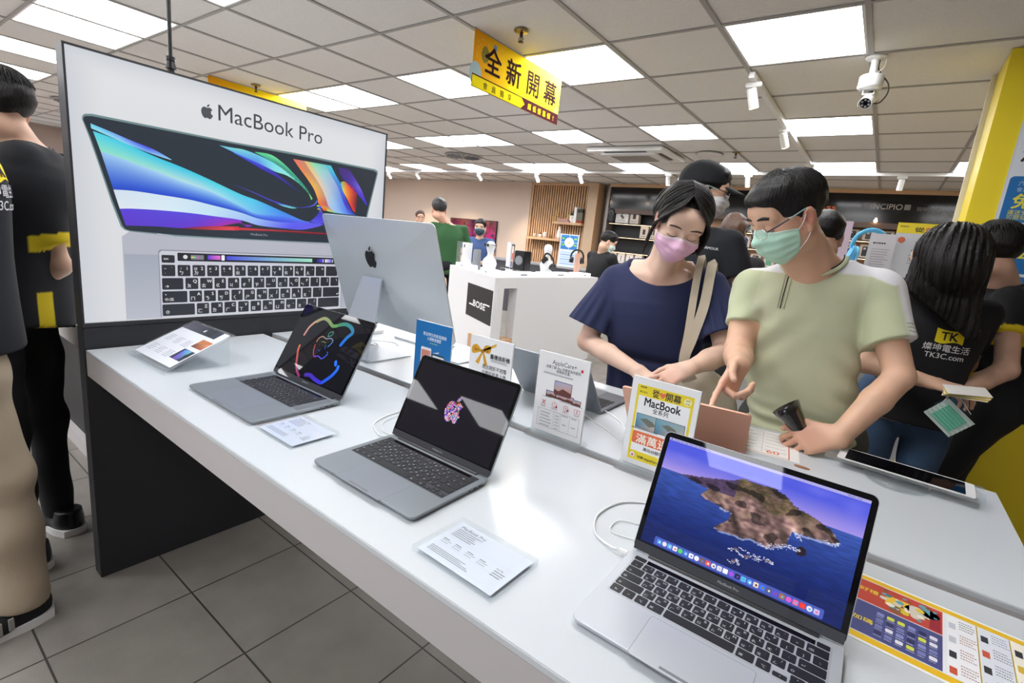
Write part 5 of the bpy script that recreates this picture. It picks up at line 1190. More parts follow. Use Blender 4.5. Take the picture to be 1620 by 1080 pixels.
for k in range(4): carton(-4.30 + k * .175, 1.10, .14, .2, ['first', 'second', 'third', 'fourth'][k] + ' white box from the left behind the black-shirted man', M_BOXW, 'dots')
t = thing('headphone_pack', 'dark headphone pack hanging beside the oak post', 'headphones', (-4.42, 9.0, 1.86)); MB().box(-.06, .06, -.03, .03, 0, .24, bev=.02).build('pack', M_BPL, t); MB().tube([(.05 * math.cos(a_ / 10 * math.pi), -.034, .13 + .07 * math.sin(a_ / 10 * math.pi)) for a_ in range(11)], .008, 6).build('headband', M_GPL, t)
rd = random.Random(12); k = 0
for r_, z_ in enumerate((.8, 1.10, 1.32, 1.60, 1.85)):
    for q in range(16):
        x = -2.2 + q * .21
        if z_ == 1.85: h_ = .15
        else: h_ = .19
        t2 = thing('phone_case_box', 'pale phone case pack hanging on the lit board of the black shelving', 'phone case', (x, 9.16, z_), group='phone case packs on the far lit board')
        MB().box(-.08, .08, -.02, .04, 0, h_).build('pack', M_BOX, t2)
        A = Art(.0006); c_ = rd.choice(['5a463c', '2c2c34', '8a6a4c', '6aa88c', '3c3a6a', '2a2a2a']); A.poly(rrect(-.045, .045, h_ * .12, h_ * .85, .012), c_); A.rect(-.03, .0, h_ * .62, h_ * .76, 'c8c0b8', 2)
        A.build('case_picture', M_PRINT, t2, plane((0, -.0205, 0), (1, 0, 0), (0, 0, 1)))
_before = set(bpy.data.objects)
# ================================================================= headphone counter
CX, CY = -3.518, 4.454
dl = Vector((-.883, .47, 0)); dn = Vector((.47, .883, 0))
C0 = Vector((CX, CY, 0)); L1 = C0 + dl * 2.6; CT = .9
L1 = C0 + dl * 1.65
poly = [(CX, CY), (-3.5, 6.95), (-4.15, 6.95), (-4.15, 5.466), tuple((L1 + dn * .6)[:2]), tuple(L1[:2])]
t = thing('product_counter', 'white angled counter with a black brand panel, covered in headphones', 'counter', (CX, CY, 0))
loc = [(x - CX, y - CY) for x, y in poly]
MB().prism(loc, CT - .09, CT).build('counter_top', M_WHITE, t)
def wall_seg(p, q, z0, z1, th, name, m_):
    p = Vector(p).to_3d(); q = Vector(q).to_3d(); d = (q - p).normalized(); n_ = Vector((-d.y, d.x, 0))
    MB().prism([tuple(p[:2]), tuple(q[:2]), tuple((q + n_ * th)[:2]), tuple((p + n_ * th)[:2])], z0, z1).build(name, m_, t)
wall_seg((0, 0), tuple((dl * 1.65)[:2]), 0, CT - .09, -.06, 'left_panel', M_WHITE)
MB().prism([(0, .002), (.002, .18), (-.1, .18), (-.12, .075)], 0, CT - .09).build('corner_post', M_WHITE, t)
wall_seg((.002, .44), (.02, 2.49), 0, CT - .09, .12, 'right_panel', M_WHITE)
wall_seg((.0, .18), (.002, .44), 0, .37, .5, 'plinth', M_OAK)
A = Art(.001); A.rect(0, .84, .50, .79, '1b1c22'); A.layer()
A.fit('BOSE', .24, .64, .605, .075, 'f0f0f2', bold=.06); A.poly([(.10, .605), (.25, .605), (.265, .618), (.105, .618)], 'f0f0f2'); A.poly([(.6, .65), (.77, .65), (.775, .662), (.605, .662)], 'f0f0f2')
A.build('brand_panel', M_PRINT, t, plane(dl * .86 - dn * .003, -dl, (0, 0, 1)))
M_LITW = mat('lit_white_tray', 'f4f6fa', rough=.3, emit=.35)
def P3(x, y, z_=CT): return (x, y, z_)
def tray(x, y, rz, w, d, lb):
    t = thing('display_tray', lb, 'display tray', P3(x, y), rz, 'lit white trays on the counter')
    MB().box(-w / 2, w / 2, -d / 2, d / 2, 0, .055, bev=.004).build('tray', M_LITW, t); MB().box(-w * .1, w * .1, -d / 2 - .001, -d / 2, .02, .035).build('label', M_GPL, t)
az = math.atan2(-.47, .883)
tray(*(C0 + dl * .40 + dn * .12)[:2], az, .34, .16, 'glowing white tray at the counter corner')
tray(-3.64, 5.05, math.pi / 2, .70, .18, 'glowing white tray, first along the right side of the counter'); tray(-3.64, 5.93, math.pi / 2, .74, .18, 'glowing white tray, middle of the right side of the counter'); tray(-3.64, 6.62, math.pi / 2, .36, .18, 'glowing white tray at the far end of the counter')
tray(*(C0 + dl * 1.25 + dn * .1)[:2], az, .5, .14, 'glowing white tray on the left arm of the counter')
def bust(x, y, rz, lb, s=1, hp=False, z_=CT):
    t = thing('mannequin_bust', lb, 'mannequin bust', P3(x, y, z_), rz)
    MB().lathe([(0, 0), (.085 * s, 0), (.10 * s, .06 * s), (.12 * s, .13 * s), (.10 * s, .18 * s), (.05 * s, .22 * s), (.042 * s, .25 * s), (.055 * s, .29 * s), (.075 * s, .34 * s), (.07 * s, .38 * s), (.04 * s, .41 * s), (0, .415 * s)], 28, cap=False, M=Matrix.Diagonal((1, .75, 1, 1))).build('bust_form', M_WHITE, t)
    if not hp:
        m = MB()
        for sx in (-1, 1): m.add(*_disc((sx * .036, -.062, .345), .026)).tube([(sx * .062, -.05, .352), (sx * .075, .0, .35), (sx * .07, .05, .342)], .003, 6)
        m.tube([(-.012, -.064, .35), (.012, -.064, .35)], .003, 6)
        tagit(m.build('smart_glasses', M_BPL, loc=(x, y, z_)), 'black glasses worn by the white mannequin bust on the counter', 'glasses').rotation_euler = (0, 0, rz)
    return t
def _disc(c, r):
    n = 16; v = [(c[0] + r * math.cos(2 * math.pi * i / n), c[1] - .002, c[2] + r * .8 * math.sin(2 * math.pi * i / n)) for i in range(n)]
    v2 = [(a, b + .005, d) for a, b, d in v]
    return v + v2, [tuple(range(n)), tuple(range(n, 2 * n))[::-1]] + [(i, i + n, (i + 1) % n + n, (i + 1) % n) for i in range(n)]
def headphones(x, y, z_, rz, lb, col=M_BPL, s=1.0, tilt=0, pad=None, rx=0):
    t = thing('headphones', lb, 'headphones', (x, y, z_), rz); t.rotation_euler = (rx, tilt, rz)
    pts = [(.078 * s * math.cos(a_) * (1 if math.sin(a_) > .0 else 1), 0, .10 * s + .085 * s * math.sin(a_)) for a_ in np.linspace(-.15, math.pi + .15, 18)]
    MB().tube(pts, .007 * s, 8, flat=1.6).build('headband', col, t)
    for sx in (-1, 1):
        c_ = MB().cyl((sx * .082 * s, 0, .065 * s), (sx * .062 * s, 0, .06 * s), .038 * s, n=24).build('ear_cup', col, t)
        MB().lathe([(.022 * s, 0), (.038 * s, .004 * s), (.040 * s, .010 * s), (.034 * s, .016 * s), (.02 * s, .017 * s)], 24, M=Matrix.Translation((sx * .062 * s, 0, .06 * s)) @ Matrix.Rotation(-sx * math.pi / 2, 4, 'Y')).build('ear_pad', pad or M_BPL, t)
    return t
cv = thing('display_column', 'tall white box column with a black badge on the counter', 'display column', P3(-4.62, 5.17), az)
MB().box(-.06, .06, -.05, .05, 0, .335).build('column', M_WHITE, cv); MB().box(.0, .04, -.052, -.05, .27, .31).build('badge', M_BPL, cv)
cv = thing('display_column', 'slim clear column behind the tall white column on the counter', 'display column', P3(-4.86, 5.3), az); MB().box(-.05, .05, -.04, .04, 0, .34).build('column', M_ACR2, cv); MB().box(-.052, .052, -.042, .042, 0, .01).build('base', M_WHITE, cv)
cv = thing('portable_speaker', 'dark grey cylindrical speaker beside the tall white column', 'speaker', P3(-4.42, 5.15)); MB().lathe([(0, 0), (.055, 0), (.06, .01), (.05, .25), (.045, .26), (0, .26)], 28, cap=False).build('speaker_body', M_GPL, cv); MB().lathe([(.0, .262), (.03, .262), (.03, .264), (0, .264)], 16).build('top_button', M_BPL, cv)
bust(-3.95, 4.85, -.4, 'white mannequin bust wearing black glasses on the counter', .95)
cv = thing('product_stand', 'clear stand with a white column and a small picture at the counter corner', 'product stand', P3(-3.86, 5.18), -.5)
MB().box(-.16, .10, -.08, .08, .055, .07).build('base_plate', M_ACR2, cv); MB().box(-.1, .0, -.03, .03, 0, .40).build('column', M_WHITE, cv); MB().box(.02, .1, -.02, -.015, .07, .38).build('picture_board', M_BPL, cv)
A = Art(.001); A.rect(.03, .09, .09, .36, 'd8c8c0'); A.poly(circ(.06, .3, .02), 'f0e8e0', 2); A.rect(.045, .08, .19, .27, 'c84a3a', 2); A.rect(.04, .075, .1, .17, '3a5ab0', 2); A.build('picture', M_PRINT, cv, plane((0, -.0205, 0), (1, 0, 0), (0, 0, 1)))
m = MB()
for q in range(5): m.sphere((-.14 + q * .05, -.06, .085), (.018, .014, .012), 8)
m2 = m.build('earphone_set', M_BPL, loc=(-3.86, 5.18, CT)); m2.rotation_euler = (0, 0, -.5); tagit(m2, 'small black earphones laid on the clear stand at the counter corner', 'earphones')
bust(-3.86, 6.02, -.5, 'white mannequin bust carrying black headphones on its neck', 1.02, True)
headphones(-3.80, 5.97, CT + .10, -.1, 'black headphones hung around the neck of the right mannequin bust', s=1.3, tilt=.5, rx=.5)
cv = thing('headphone_stand', 'clear headphone stand with a portrait card at the far end of the counter', 'stand', P3(-3.80, 6.78), .3); MB().box(-.07, .07, -.05, .05, 0, .012).build('base', M_ACR2, cv); MB().box(-.006, .006, -.004, .004, .012, .33).build('stem', M_ACR2, cv)
MB().box(-.045, .045, .01, .014, .03, .33).build('portrait_card', mat('portrait_card', 'd8a890', rough=.5), cv)
headphones(-3.80, 6.76, CT + .15, .3, 'black headphones on the clear stand at the far end of the counter', s=1.25)
cv = thing('dark_speaker', 'black box speaker standing behind the counter corner', 'speaker', P3(-4.0, 5.62)); MB().box(-.09, .09, -.08, .08, 0, .30, bev=.01).build('cabinet', M_BPL, cv); MB().lathe([(0, 0), (.06, 0), (.065, .006), (.05, .012)], 24, M=Matrix.Translation((.0, -.08, .17)) @ Matrix.Rotation(math.pi / 2, 4, 'X')).build('driver', M_GPL, cv)
# the counter stands 1 m high and its corner 4.4 m from the camera
for o in [o for o in bpy.data.objects if o not in _before and o.parent is None]:
    if o.name == 'product_counter': o.scale = (.78, .78, 1.0 / .9); o.location = (o.location.x * .78, o.location.y * .78, 0)
    else: o.scale = (.78, .78, .78); o.location = (o.location.x * .78, o.location.y * .78, 1.0 + (o.location.z - .9) * .78)
# grey cabinet behind, with the blue calendar sign
cv = thing('grey_cabinet', 'low grey cabinet behind the headphone counter', 'cabinet', (-4.6, 7.75, 0)); MB().box(-1.9, .75, -.25, .25, 0, .93).build('body', mat('dark_cabinet', '4b4c52', rough=.6), cv); MB().box(-1.92, .77, -.27, .27, .93, .96).build('top', mat('grey_worktop', '9a9ca0', rough=.4), cv)
cv = thing('calendar_sign', 'blue and white sign with a round emblem above a calendar, on the grey cabinet', 'sign', (-4.52, 7.7, .96), .25)
MB().box(-.17, .17, -.005, .005, 0, .56).build('board', mat('board_white', 'd4dde8', rough=.5), cv)
A = Art(.001); A.rect(-.15, .15, .30, .545, '2a78c0'); A.layer(); A.poly(circ(0, .42, .085), 'e8f0f6'); A.rect(-.15, .15, .415, .425, 'c8d8e8'); A.rect(-.004, .004, .3, .545, 'c8d8e8'); A.layer(); A.poly([(0, .46), (-.03, .4), (.03, .4)], 'e0d08a')
for q in (-1, 1):
    for w_ in (.36, .47): A.rect(q * .11 - .025, q * .11 + .025, w_, w_ + .03, '8ac858')
for r_ in range(6): A.rect(-.14, .13, .04 + r_ * .04, .055 + r_ * .04, ['7aa8d8', 'a8c8e4'][r_ % 2])
A.build('printed_face', M_PRINT, cv, plane((0, -.0055, 0), (1, 0, 0), (0, 0, 1)))

# ================================================================= phone accessory counter behind the man
t = thing('accessory_counter', 'tall white counter behind the man, carrying the blue headphones and price signs', 'counter', (-.2, 3.45, 0))
MB().box(-.42, .46, -.18, .18, 1.14, 1.2).build('counter_top', M_WHITE, t); MB().box(-.4, .44, -.16, .16, 0, 1.14).build('cabinet_body', M_WHITE, t)
def board(lb, x, y, z_, w, h, rz, art, name='price_sign'):
    t = thing(name, lb, 'sign', (x, y, z_), rz); MB().box(-w / 2, w / 2, -.003, .003, 0, h).build('sleeve', M_ACR2, t); MB().box(-w / 2, w / 2, -.03, .03, 0, .006).build('foot', M_ACR2, t)
    MB().box(-w / 2 + .002, w / 2 - .002, -.0032, .002, .006, h - .002).build('backing_card', mat('white_card', 'f2f2f2', rough=.6), t)
    A = Art(.0004); art(A, w, h); A.build('printed_sheet', M_PRINT, t, plane((-w / 2, -.0035, 0), (1, 0, 0), (0, 0, 1)))
def art_air(A, w, h):
    A.rect(0, w, 0, h, 'cfd2d6'); A.layer(); A.rect(0, w, .88 * h, h, 'f2dc2c'); A.rect(0, w, 0, .12 * h, 'f2dc2c'); A.layer()
    A.fit('從', .30 * w, .46 * w, .905 * h, .026, '2a2622', bold=.03); A.fit('開幕', .58 * w, .9 * w, .905 * h, .026, '2a2622', bold=.03); A.poly(circ(.52 * w, .935 * h, .010), 'ee7a50'); A.poly(circ(.12 * w, .80 * h, .016), 'd06a48'); A.lines_of_type(.05 * w, .2 * w, .95 * h, 1, 1, .006, '4a4a20', 3)
    A.lines_of_type(.3 * w, .7 * w, .62 * h, 4, .03 * h, .005, '8a8e94', 4); A.poly(circ(.35 * w, .68 * h, .006, 8), '1a1a20'); A.poly(circ(.62 * w, .68 * h, .006, 8), '1a1a20'); A.fit('AirPods Pro', .18 * w, .62 * w, .33 * h, .02, '1c1c20', bold=.03); A.lines_of_type(.1 * w, .38 * w, .22 * h, 1, 1, .014, 'e8783a', 5); A.lines_of_type(.42 * w, .62 * w, .22 * h, 1, 1, .008, '4a4a50', 6); A.fit('加購 AppleCare+', .22 * w, .9 * w, .04 * h, .013, '2a2622', bold=.02)
def art_pink(A, w, h):
    A.rect(0, w, 0, h, 'd4c2d0'); A.layer(); A.poly(circ(.45 * w, .86 * h, .008), '6a4a6a'); A.lines_of_type(.36 * w, .6 * w, .8 * h, 4, .045 * h, .006, '8a7088', 5)
def art_text(A, w, h):
    A.rect(0, w, 0, h, 'd6d4d8'); A.layer(); A.lines_of_type(.12 * w, .8 * w, .86 * h, 1, 1, .008, '3a3a40', 2); A.lines_of_type(.12 * w, .85 * w, .78 * h, 12, .035 * h, .004, '9a9aa2', 3)
board('yellow-banded standing sign headed AirPods Pro beside the long-haired woman', .125, 3.40, 1.2, .25, .445, 0, art_air)
board('pale pink standing sign behind the neck of the man in pale green', -.35, 3.42, 1.2, .3, .44, .1, art_pink)
board('small white text sheet in a clear holder, right of the blue headphones', -.045, 3.32, 1.2, .11, .375, -.1, art_text)
t = thing('headphone_stand', 'clear stand under the pale blue headphones behind the man', 'stand', (-.105, 3.56, 1.2)); MB().box(-.05, .05, -.04, .04, 0, .01).build('base', M_ACR2, t); MB().box(-.008, .008, -.006, .006, .01, .40).build('stem', mat('frosted_stem', 'c8d4d8', rough=.4), t)
headphones(-.105, 3.54, 1.2 + .2, .3, 'pale blue headphones on a clear stand behind the shoulder of the man in pale green', mat('sky_blue_plastic', '5db4e0', rough=.4), 1.12, pad=mat('blue_pad', '7ac4ea', rough=.6))
tagit(MB().box(-.025, .025, -.02, .02, 0, .25, bev=.004).build('orange_pack', mat('coral_carton', 'e8604a', rough=.5), loc=(-.0, 3.60, 1.2)), 'coral coloured pack standing right of the pale blue headphones', 'pack')

# pillar sign
t = thing('pillar_sign', 'blue and white service sign on the yellow pillar, cut by the right edge', 'sign', (.4, 3.695, 0))
MB().box(0, .9, -.006, 0, .9, 2.25).build('board', mat('board_white', 'd4dde8', rough=.5), t)
A = Art(.0006); A.rect(.006, .894, .906, 2.244, 'dfe6ee'); A.layer()
A.text('燦坤', .03, 2.01, .10, '2a2a2e', bold=.03, sx=1.1); A.text('[ 服務 ]', .1, 1.96, .03, '6a6e74')
for k, (z0, z1) in enumerate(((1.70, 1.93), (1.44, 1.685), (1.18, 1.425))):
    A.poly(rrect(.015, .60, z0, z1, .018), '1a6fb4')
A.layer(); A.text('六期零利率', .05, 1.885, .028, 'a8cce8'); A.text('會員專屬優惠', .05, 1.855, .024, 'a8cce8'); A.text('免費', .045, 1.775, .08, 'e6e04a', bold=.03); A.text('運送安裝', .04, 1.74, .026, 'e6e04a'); A.text('可開發票', .04, 1.715, .026, 'e6e04a')
A.text('六個延長', .06, 1.64, .028, 'a8cce8'); A.text('會員', .06, 1.61, .026, 'a8cce8'); A.text('第2年保固', .05, 1.52, .075, 'e6e04a', bold=.03); A.poly(circ(.6, 1.69, .16, 40), 'e4eaf0')
A.build('printed_face', M_PRINT, t, plane((0, -.0065, 0), (1, 0, 0), (0, 0, 1)))

# far left beyond the staff: bright shop window and dark beam
t = thing('shop_window', 'bright shop window seen far beyond the staff at left', 'window', (LX + .03, 1.6, 0))
MB().box(0, .02, -1.6, 1.6, .9, 2.0).build('bright_pane', mat('window_light', 'ffffff', emit=1.0, ecol='e4e8f4'), t)
m = MB()
for q in np.linspace(-1.6, 1.6, 7): m.box(0, .06, q - .03, q + .03, .85, 2.05)
for q in (.85, 1.25, 1.65, 2.03): m.box(0, .06, -1.63, 1.63, q, q + .05)
m.build('window_bars', M_BLACK, t)
tagit(MB().box(-.02, .02, -.25, .25, 0, 1.7).build('red_banner', mat('red_sheet', 'e2483e', rough=.6), loc=(-11.5, 1.75, .0)), 'red standing banner far away between the staff and the lit poster', 'banner')
# ================================================================= organic surfaces: distance fields turned into one continuous mesh
def V3(*a): return np.array(a, dtype=np.float64)
class Field:
    def __init__(s, lo, hi, h):
        s.lo = np.array(lo, float); s.h = h; s.n = tuple(int(math.ceil((b - a) / h)) + 1 for a, b in zip(lo, hi))
        s.f = np.full(s.n, 1.0, np.float32)
    def sub(s, lo, hi, m):
        i0 = [max(0, int((a - m - o) / s.h)) for a, o in zip(lo, s.lo)]
        i1 = [min(n, int((b + m - o) / s.h) + 2) for b, o, n in zip(hi, s.lo, s.n)]
        if any(b <= a for a, b in zip(i0, i1)): return None, None
        ax = [s.lo[k] + s.h * np.arange(i0[k], i1[k]) for k in range(3)]
        X, Y, Z = np.meshgrid(*ax, indexing='ij')
        return tuple(slice(a, b) for a, b in zip(i0, i1)), (X, Y, Z)
    def put(s, sl, d, k, op):
        f = s.f[sl]
        if op == 'add':
            h = np.maximum(k - np.abs(d - f), 0) / k; s.f[sl] = np.minimum(d, f) - h * h * k * .25
        elif op == 'sub':
            d = -d; h = np.maximum(k - np.abs(d - f), 0) / k; s.f[sl] = np.maximum(d, f) + h * h * k * .25
        elif op == 'and': s.f[sl] = np.maximum(d, f)
    def cone(s, a, b, ra, rb, k=.02, op='add', flat=None):
        """tapered capsule; flat = (unit vector, factor) squashes it along that vector"""
        a = np.array(a, float); b = np.array(b, float); R = max(ra, rb); R_ = R * (1 if flat is None else max(1, flat[1]))
        sl, g = s.sub(np.minimum(a, b) - R_, np.maximum(a, b) + R_, k + s.h * 3)
        if sl is None: return s
        d = b - a; L2 = max(d @ d, 1e-12)
        px, py, pz = g[0] - a[0], g[1] - a[1], g[2] - a[2]
        t = np.clip((px * d[0] + py * d[1] + pz * d[2]) / L2, 0, 1)
        qx, qy, qz = px - t * d[0], py - t * d[1], pz - t * d[2]
        if flat is not None:
            w = np.array(flat[0], float); w /= np.linalg.norm(w); c = (qx * w[0] + qy * w[1] + qz * w[2]) * (1 / flat[1] - 1); qx, qy, qz = qx + c * w[0], qy + c * w[1], qz + c * w[2]
        dd = (np.sqrt(qx * qx + qy * qy + qz * qz) - (ra + (rb - ra) * t))
        if flat is not None: dd *= min(1, flat[1])
        s.put(sl, dd.astype(np.float32), k, op); return s
    def ell(s, c, r, k=.02, op='add', R=None):
        c = np.array(c, float); r = np.array(r, float); R = np.eye(3) if R is None else np.array(R, float)
        e = np.sqrt((R ** 2) @ (r ** 2))
        sl, g = s.sub(c - e, c + e, k + s.h * 3)
        if sl is None: return s
        p = [g[i] - c[i] for i in range(3)]
        q = [(p[0] * R[0, j] + p[1] * R[1, j] + p[2] * R[2, j]) / r[j] for j in range(3)]
        k0 = np.sqrt(q[0] ** 2 + q[1] ** 2 + q[2] ** 2); k1 = np.sqrt((q[0] / r[0]) ** 2 + (q[1] / r[1]) ** 2 + (q[2] / r[2]) ** 2) + 1e-9
        s.put(sl, (k0 * (k0 - 1) / k1).astype(np.float32), k, op); return s
    def loft(s, st, k=.03, op='add', grow=0, n=2.4, wave=None, ext=0):
        """stations (centre, width vector, half width, half depth) along a trunk"""
        c = np.array([q[0] for q in st], float); a = np.array([q[2] for q in st]) + grow; b = np.array([q[3] for q in st]) + grow
        ax = c[-1] - c[0]; L = np.linalg.norm(ax); ax /= L; t = (c - c[0]) @ ax
        w = np.array([q[1] for q in st], float); w -= (w @ ax)[:, None] * ax; w /= np.linalg.norm(w, axis=1)[:, None]
        R = max(a.max(), b.max()); sl, g = s.sub(c.min(0) - R, c.max(0) + R, k + s.h * 3)
        if sl is None: return s
        p = [g[i] - c[0][i] for i in range(3)]; T_ = p[0] * ax[0] + p[1] * ax[1] + p[2] * ax[2]; Tc = np.clip(T_, t[0], t[-1])
        fi = lambda y: _smooth_interp(Tc, t, y)
        cc = [fi(c[:, i]) for i in range(3)]; A = fi(a); B = fi(b)
        W = [fi(w[:, i]) for i in range(3)]; wn = np.sqrt(W[0] ** 2 + W[1] ** 2 + W[2] ** 2); W = [q / wn for q in W]
        D = [ax[1] * W[2] - ax[2] * W[1], ax[2] * W[0] - ax[0] * W[2], ax[0] * W[1] - ax[1] * W[0]]
        q = [g[i] - cc[i] for i in range(3)]
        x = q[0] * W[0] + q[1] * W[1] + q[2] * W[2]; y = q[0] * D[0] + q[1] * D[1] + q[2] * D[2]
        if wave is not None: m = wave(x, y, T_, *g); A = A + m; B = B + m
        r = (np.abs(x / A) ** n + np.abs(y / B) ** n) ** (1 / n)
        d = (r - 1) * np.minimum(A, B); d = np.maximum(d, np.maximum(-T_ + t[0] - ext, T_ - t[-1] - ext))
        s.put(sl, d.astype(np.float32), k, op); return s
    def half(s, p, n_, k=.01):
        """cut away the side the normal points to"""
        n_ = np.array(n_, float); n_ /= np.linalg.norm(n_); ax = [s.lo[i] + s.h * np.arange(s.n[i]) for i in range(3)]
        d = ((ax[0] - p[0]) * n_[0])[:, None, None] + ((ax[1] - p[1]) * n_[1])[None, :, None] + ((ax[2] - p[2]) * n_[2])[None, None, :]
        s.f = np.maximum(s.f, d.astype(np.float32)); return s
    def warp(s, fn, lim=.03):
        """add fn(x,y,z) to the field near the surface"""
        idx = np.nonzero(np.abs(s.f) < lim); P = [s.lo[i] + s.h * idx[i] for i in range(3)]
        s.f[idx] += fn(*P).astype(np.float32); return s
    def at(s, p):
        q = (np.array(p, float) - s.lo) / s.h; i = np.floor(q).astype(int)
        if (i < 0).any() or (i >= np.array(s.n) - 1).any(): return 1.0
        t = q - i; v = s.f[i[0]:i[0] + 2, i[1]:i[1] + 2, i[2]:i[2] + 2]
        v = v[0] * (1 - t[0]) + v[1] * t[0]; v = v[0] * (1 - t[1]) + v[1] * t[1]; return float(v[0] * (1 - t[2]) + v[1] * t[2])
    def hit(s, p, d, far=.5, step=None):
        """first surface point along a ray"""
        p = np.array(p, float); d = np.array(d, float); d /= np.linalg.norm(d); step = step or s.h * .5; t = 0; pv = s.at(p)
        while t < far:
            t += step; v = s.at(p + d * t)
            if v < 0: return p + d * (t - step * (-v) / max(pv - v, 1e-9))
            pv = v
        return None
    def mesh(s, name, mats, parent=None, colour=None, smooth=1, zone=None):
        f = s.f; h = s.h
        neg = f < 0; c = neg[:-1, :-1, :-1]; an = c.copy(); al = c.copy()
        for dx, dy, dz in [(x, y, z) for x in (0, 1) for y in (0, 1) for z in (0, 1)]:
            q = neg[dx:f.shape[0] - 1 + dx, dy:f.shape[1] - 1 + dy, dz:f.shape[2] - 1 + dz]; an = an | q; al = al & q
        act = np.nonzero(an & ~al); M = len(act[0])
        if M == 0: return None
        idx = np.full(c.shape, -1, np.int32); idx[act] = np.arange(M)
        pos = np.zeros((M, 3)); cnt = np.zeros(M)
        for a0, b0 in _EDGES:
            va = f[act[0] + a0[0], act[1] + a0[1], act[2] + a0[2]]; vb = f[act[0] + b0[0], act[1] + b0[1], act[2] + b0[2]]
            m = (va < 0) != (vb < 0); t = va[m] / (va[m] - vb[m]); pos[m] += np.array(a0) + t[:, None] * (np.array(b0) - np.array(a0)); cnt[m] += 1
        pos = pos / cnt[:, None] + np.stack(act, 1); V = s.lo + pos * h
        F = []
        for ax in range(3):
            o = [0, 0, 0]; o[ax] = 1; n = f.shape
            A_ = neg[:n[0] - o[0], :n[1] - o[1], :n[2] - o[2]]; B_ = neg[o[0]:, o[1]:, o[2]:]
            u, v = (ax + 1) % 3, (ax + 2) % 3
            e = np.nonzero(A_ != B_); ok = (e[u] > 0) & (e[v] > 0) & (e[u] < n[u] - 1) & (e[v] < n[v] - 1)
            e = [q[ok] for q in e]; inside = A_[tuple(e)]
            def cell(du, dv):
                q = [x.copy() for x in e]; q[u] -= du; q[v] -= dv; return idx[tuple(q)]
            Q = np.stack([cell(1, 1), cell(0, 1), cell(0, 0), cell(1, 0)], 1); Q[~inside] = Q[~inside][:, ::-1]; F.append(Q)
        F = np.concatenate(F); F = F[(F >= 0).all(1)]
        for _ in range(smooth):
            S = np.zeros_like(V); C = np.zeros(len(V))
            for k in range(4):
                a_, b_ = F[:, k], F[:, (k + 1) % 4]
                for j in range(3): S[:, j] += np.bincount(a_, V[b_, j], len(V)) + np.bincount(b_, V[a_, j], len(V))
                C += np.bincount(a_, minlength=len(V)) + np.bincount(b_, minlength=len(V))
            V = V * .45 + .55 * S / np.maximum(C, 1)[:, None]
        me = bpy.data.meshes.new(name); me.vertices.add(len(V)); me.vertices.foreach_set('co', V.astype(np.float32).ravel())
        me.loops.add(F.size); me.loops.foreach_set('vertex_index', F.ravel().astype(np.int32)); me.polygons.add(len(F)); me.polygons.foreach_set('loop_start', np.arange(0, F.size, 4, dtype=np.int32))
        me.update(calc_edges=True); me.polygons.foreach_set('use_smooth', np.ones(len(F), bool))
        if not isinstance(mats, (list, tuple)): mats = [mats]
        for m in mats: me.materials.append(m)
        if colour is not None:
            cl = np.ones((len(V), 4), np.float32); x = np.clip(colour(V[:, 0], V[:, 1], V[:, 2]), 0, 1); cl[:, :3] = np.where(x <= .04045, x / 12.92, ((x + .055) / 1.055) ** 2.4)
            ca = me.color_attributes.new('col', 'FLOAT_COLOR', 'POINT'); ca.data.foreach_set('color', cl.ravel())
        o = bpy.data.objects.new(name, me); COL.objects.link(o)
        if parent is not None:
            o.parent = parent; o.matrix_parent_inverse = _winv(parent)
        return o
def _winv(p):
    M = Matrix.Translation(p.location) @ p.rotation_euler.to_matrix().to_4x4(); return M.inverted()
def wchild(o, p): o.parent = p; o.matrix_parent_inverse = _winv(p); return o
def _smooth_interp(x, t, y):
    r = np.interp(x, t, y); d = (t[-1] - t[0]) * .07
    return (np.interp(x - d, t, y) + 2 * r + np.interp(x + d, t, y)) / 4
_EDGES = []
for _a in [(x, y, z) for x in (0, 1) for y in (0, 1) for z in (0, 1)]:
    for _k in range(3):
        if _a[_k] == 0: _b = list(_a); _b[_k] = 1; _EDGES.append((_a, tuple(_b)))
def folds(seed, amp, freq=14, vert=.35, n=7):
    """soft irregular cloth folds, as a sum of bent waves"""
    r = np.random.RandomState(seed); W = []
    for _ in range(n):
        d = r.normal(size=3); d[2] *= vert; d /= np.linalg.norm(d); W.append((d * freq * r.uniform(.5, 1.6) * 2 * math.pi / 6.28, r.uniform(0, 6.28), r.normal(size=3) * 5))
    def f(x, y, z):
        s = 0
        for d, p, q in W: s = s + np.sin(x * d[0] * 2 + y * d[1] * 2 + z * d[2] * 2 + p + .9 * np.sin(x * q[0] + y * q[1] + z * q[2]))
        return s * (amp / math.sqrt(n))
    return f
def flat_colour(c):
    v = np.array(hexc(c))
    return lambda x, y, z: np.tile(v, (len(x), 1))
M_SKIN = mat('skin', attr=True, rough=.48, sss=.12, bump=.12, bscale=500, bdist=.0006)
M_HAIR = mat('black_hair', '100d0c', rough=.44, spec=.34, bump=.9, bscale=260, stretch=(1, 1, .08), bdist=.003)
M_HAIRB = mat('brown_hair', '4a3226', rough=.45, spec=.5, bump=1.0, bscale=120, stretch=(1, 1, .08), bdist=.006, var=.5, vscale=60)
M_KNIT = mat('knitted_shirt', attr=True, rough=.9, bump=.5, bscale=420, stretch=(1, 1, 3), bdist=.0012, sheen=.2)
M_MASKP = mat('pink_mask_cloth', attr=True, rough=.8)
M_MLOOP = mat('white_ear_loop', 'efeff0', rough=.7)
M_DENIM = mat('blue_denim', '3a5270', rough=.9, bump=.6, bscale=300, var=.25, vscale=14)
M_TROUB = mat('black_trouser', '15161a', rough=.85, bump=.3, bscale=200)

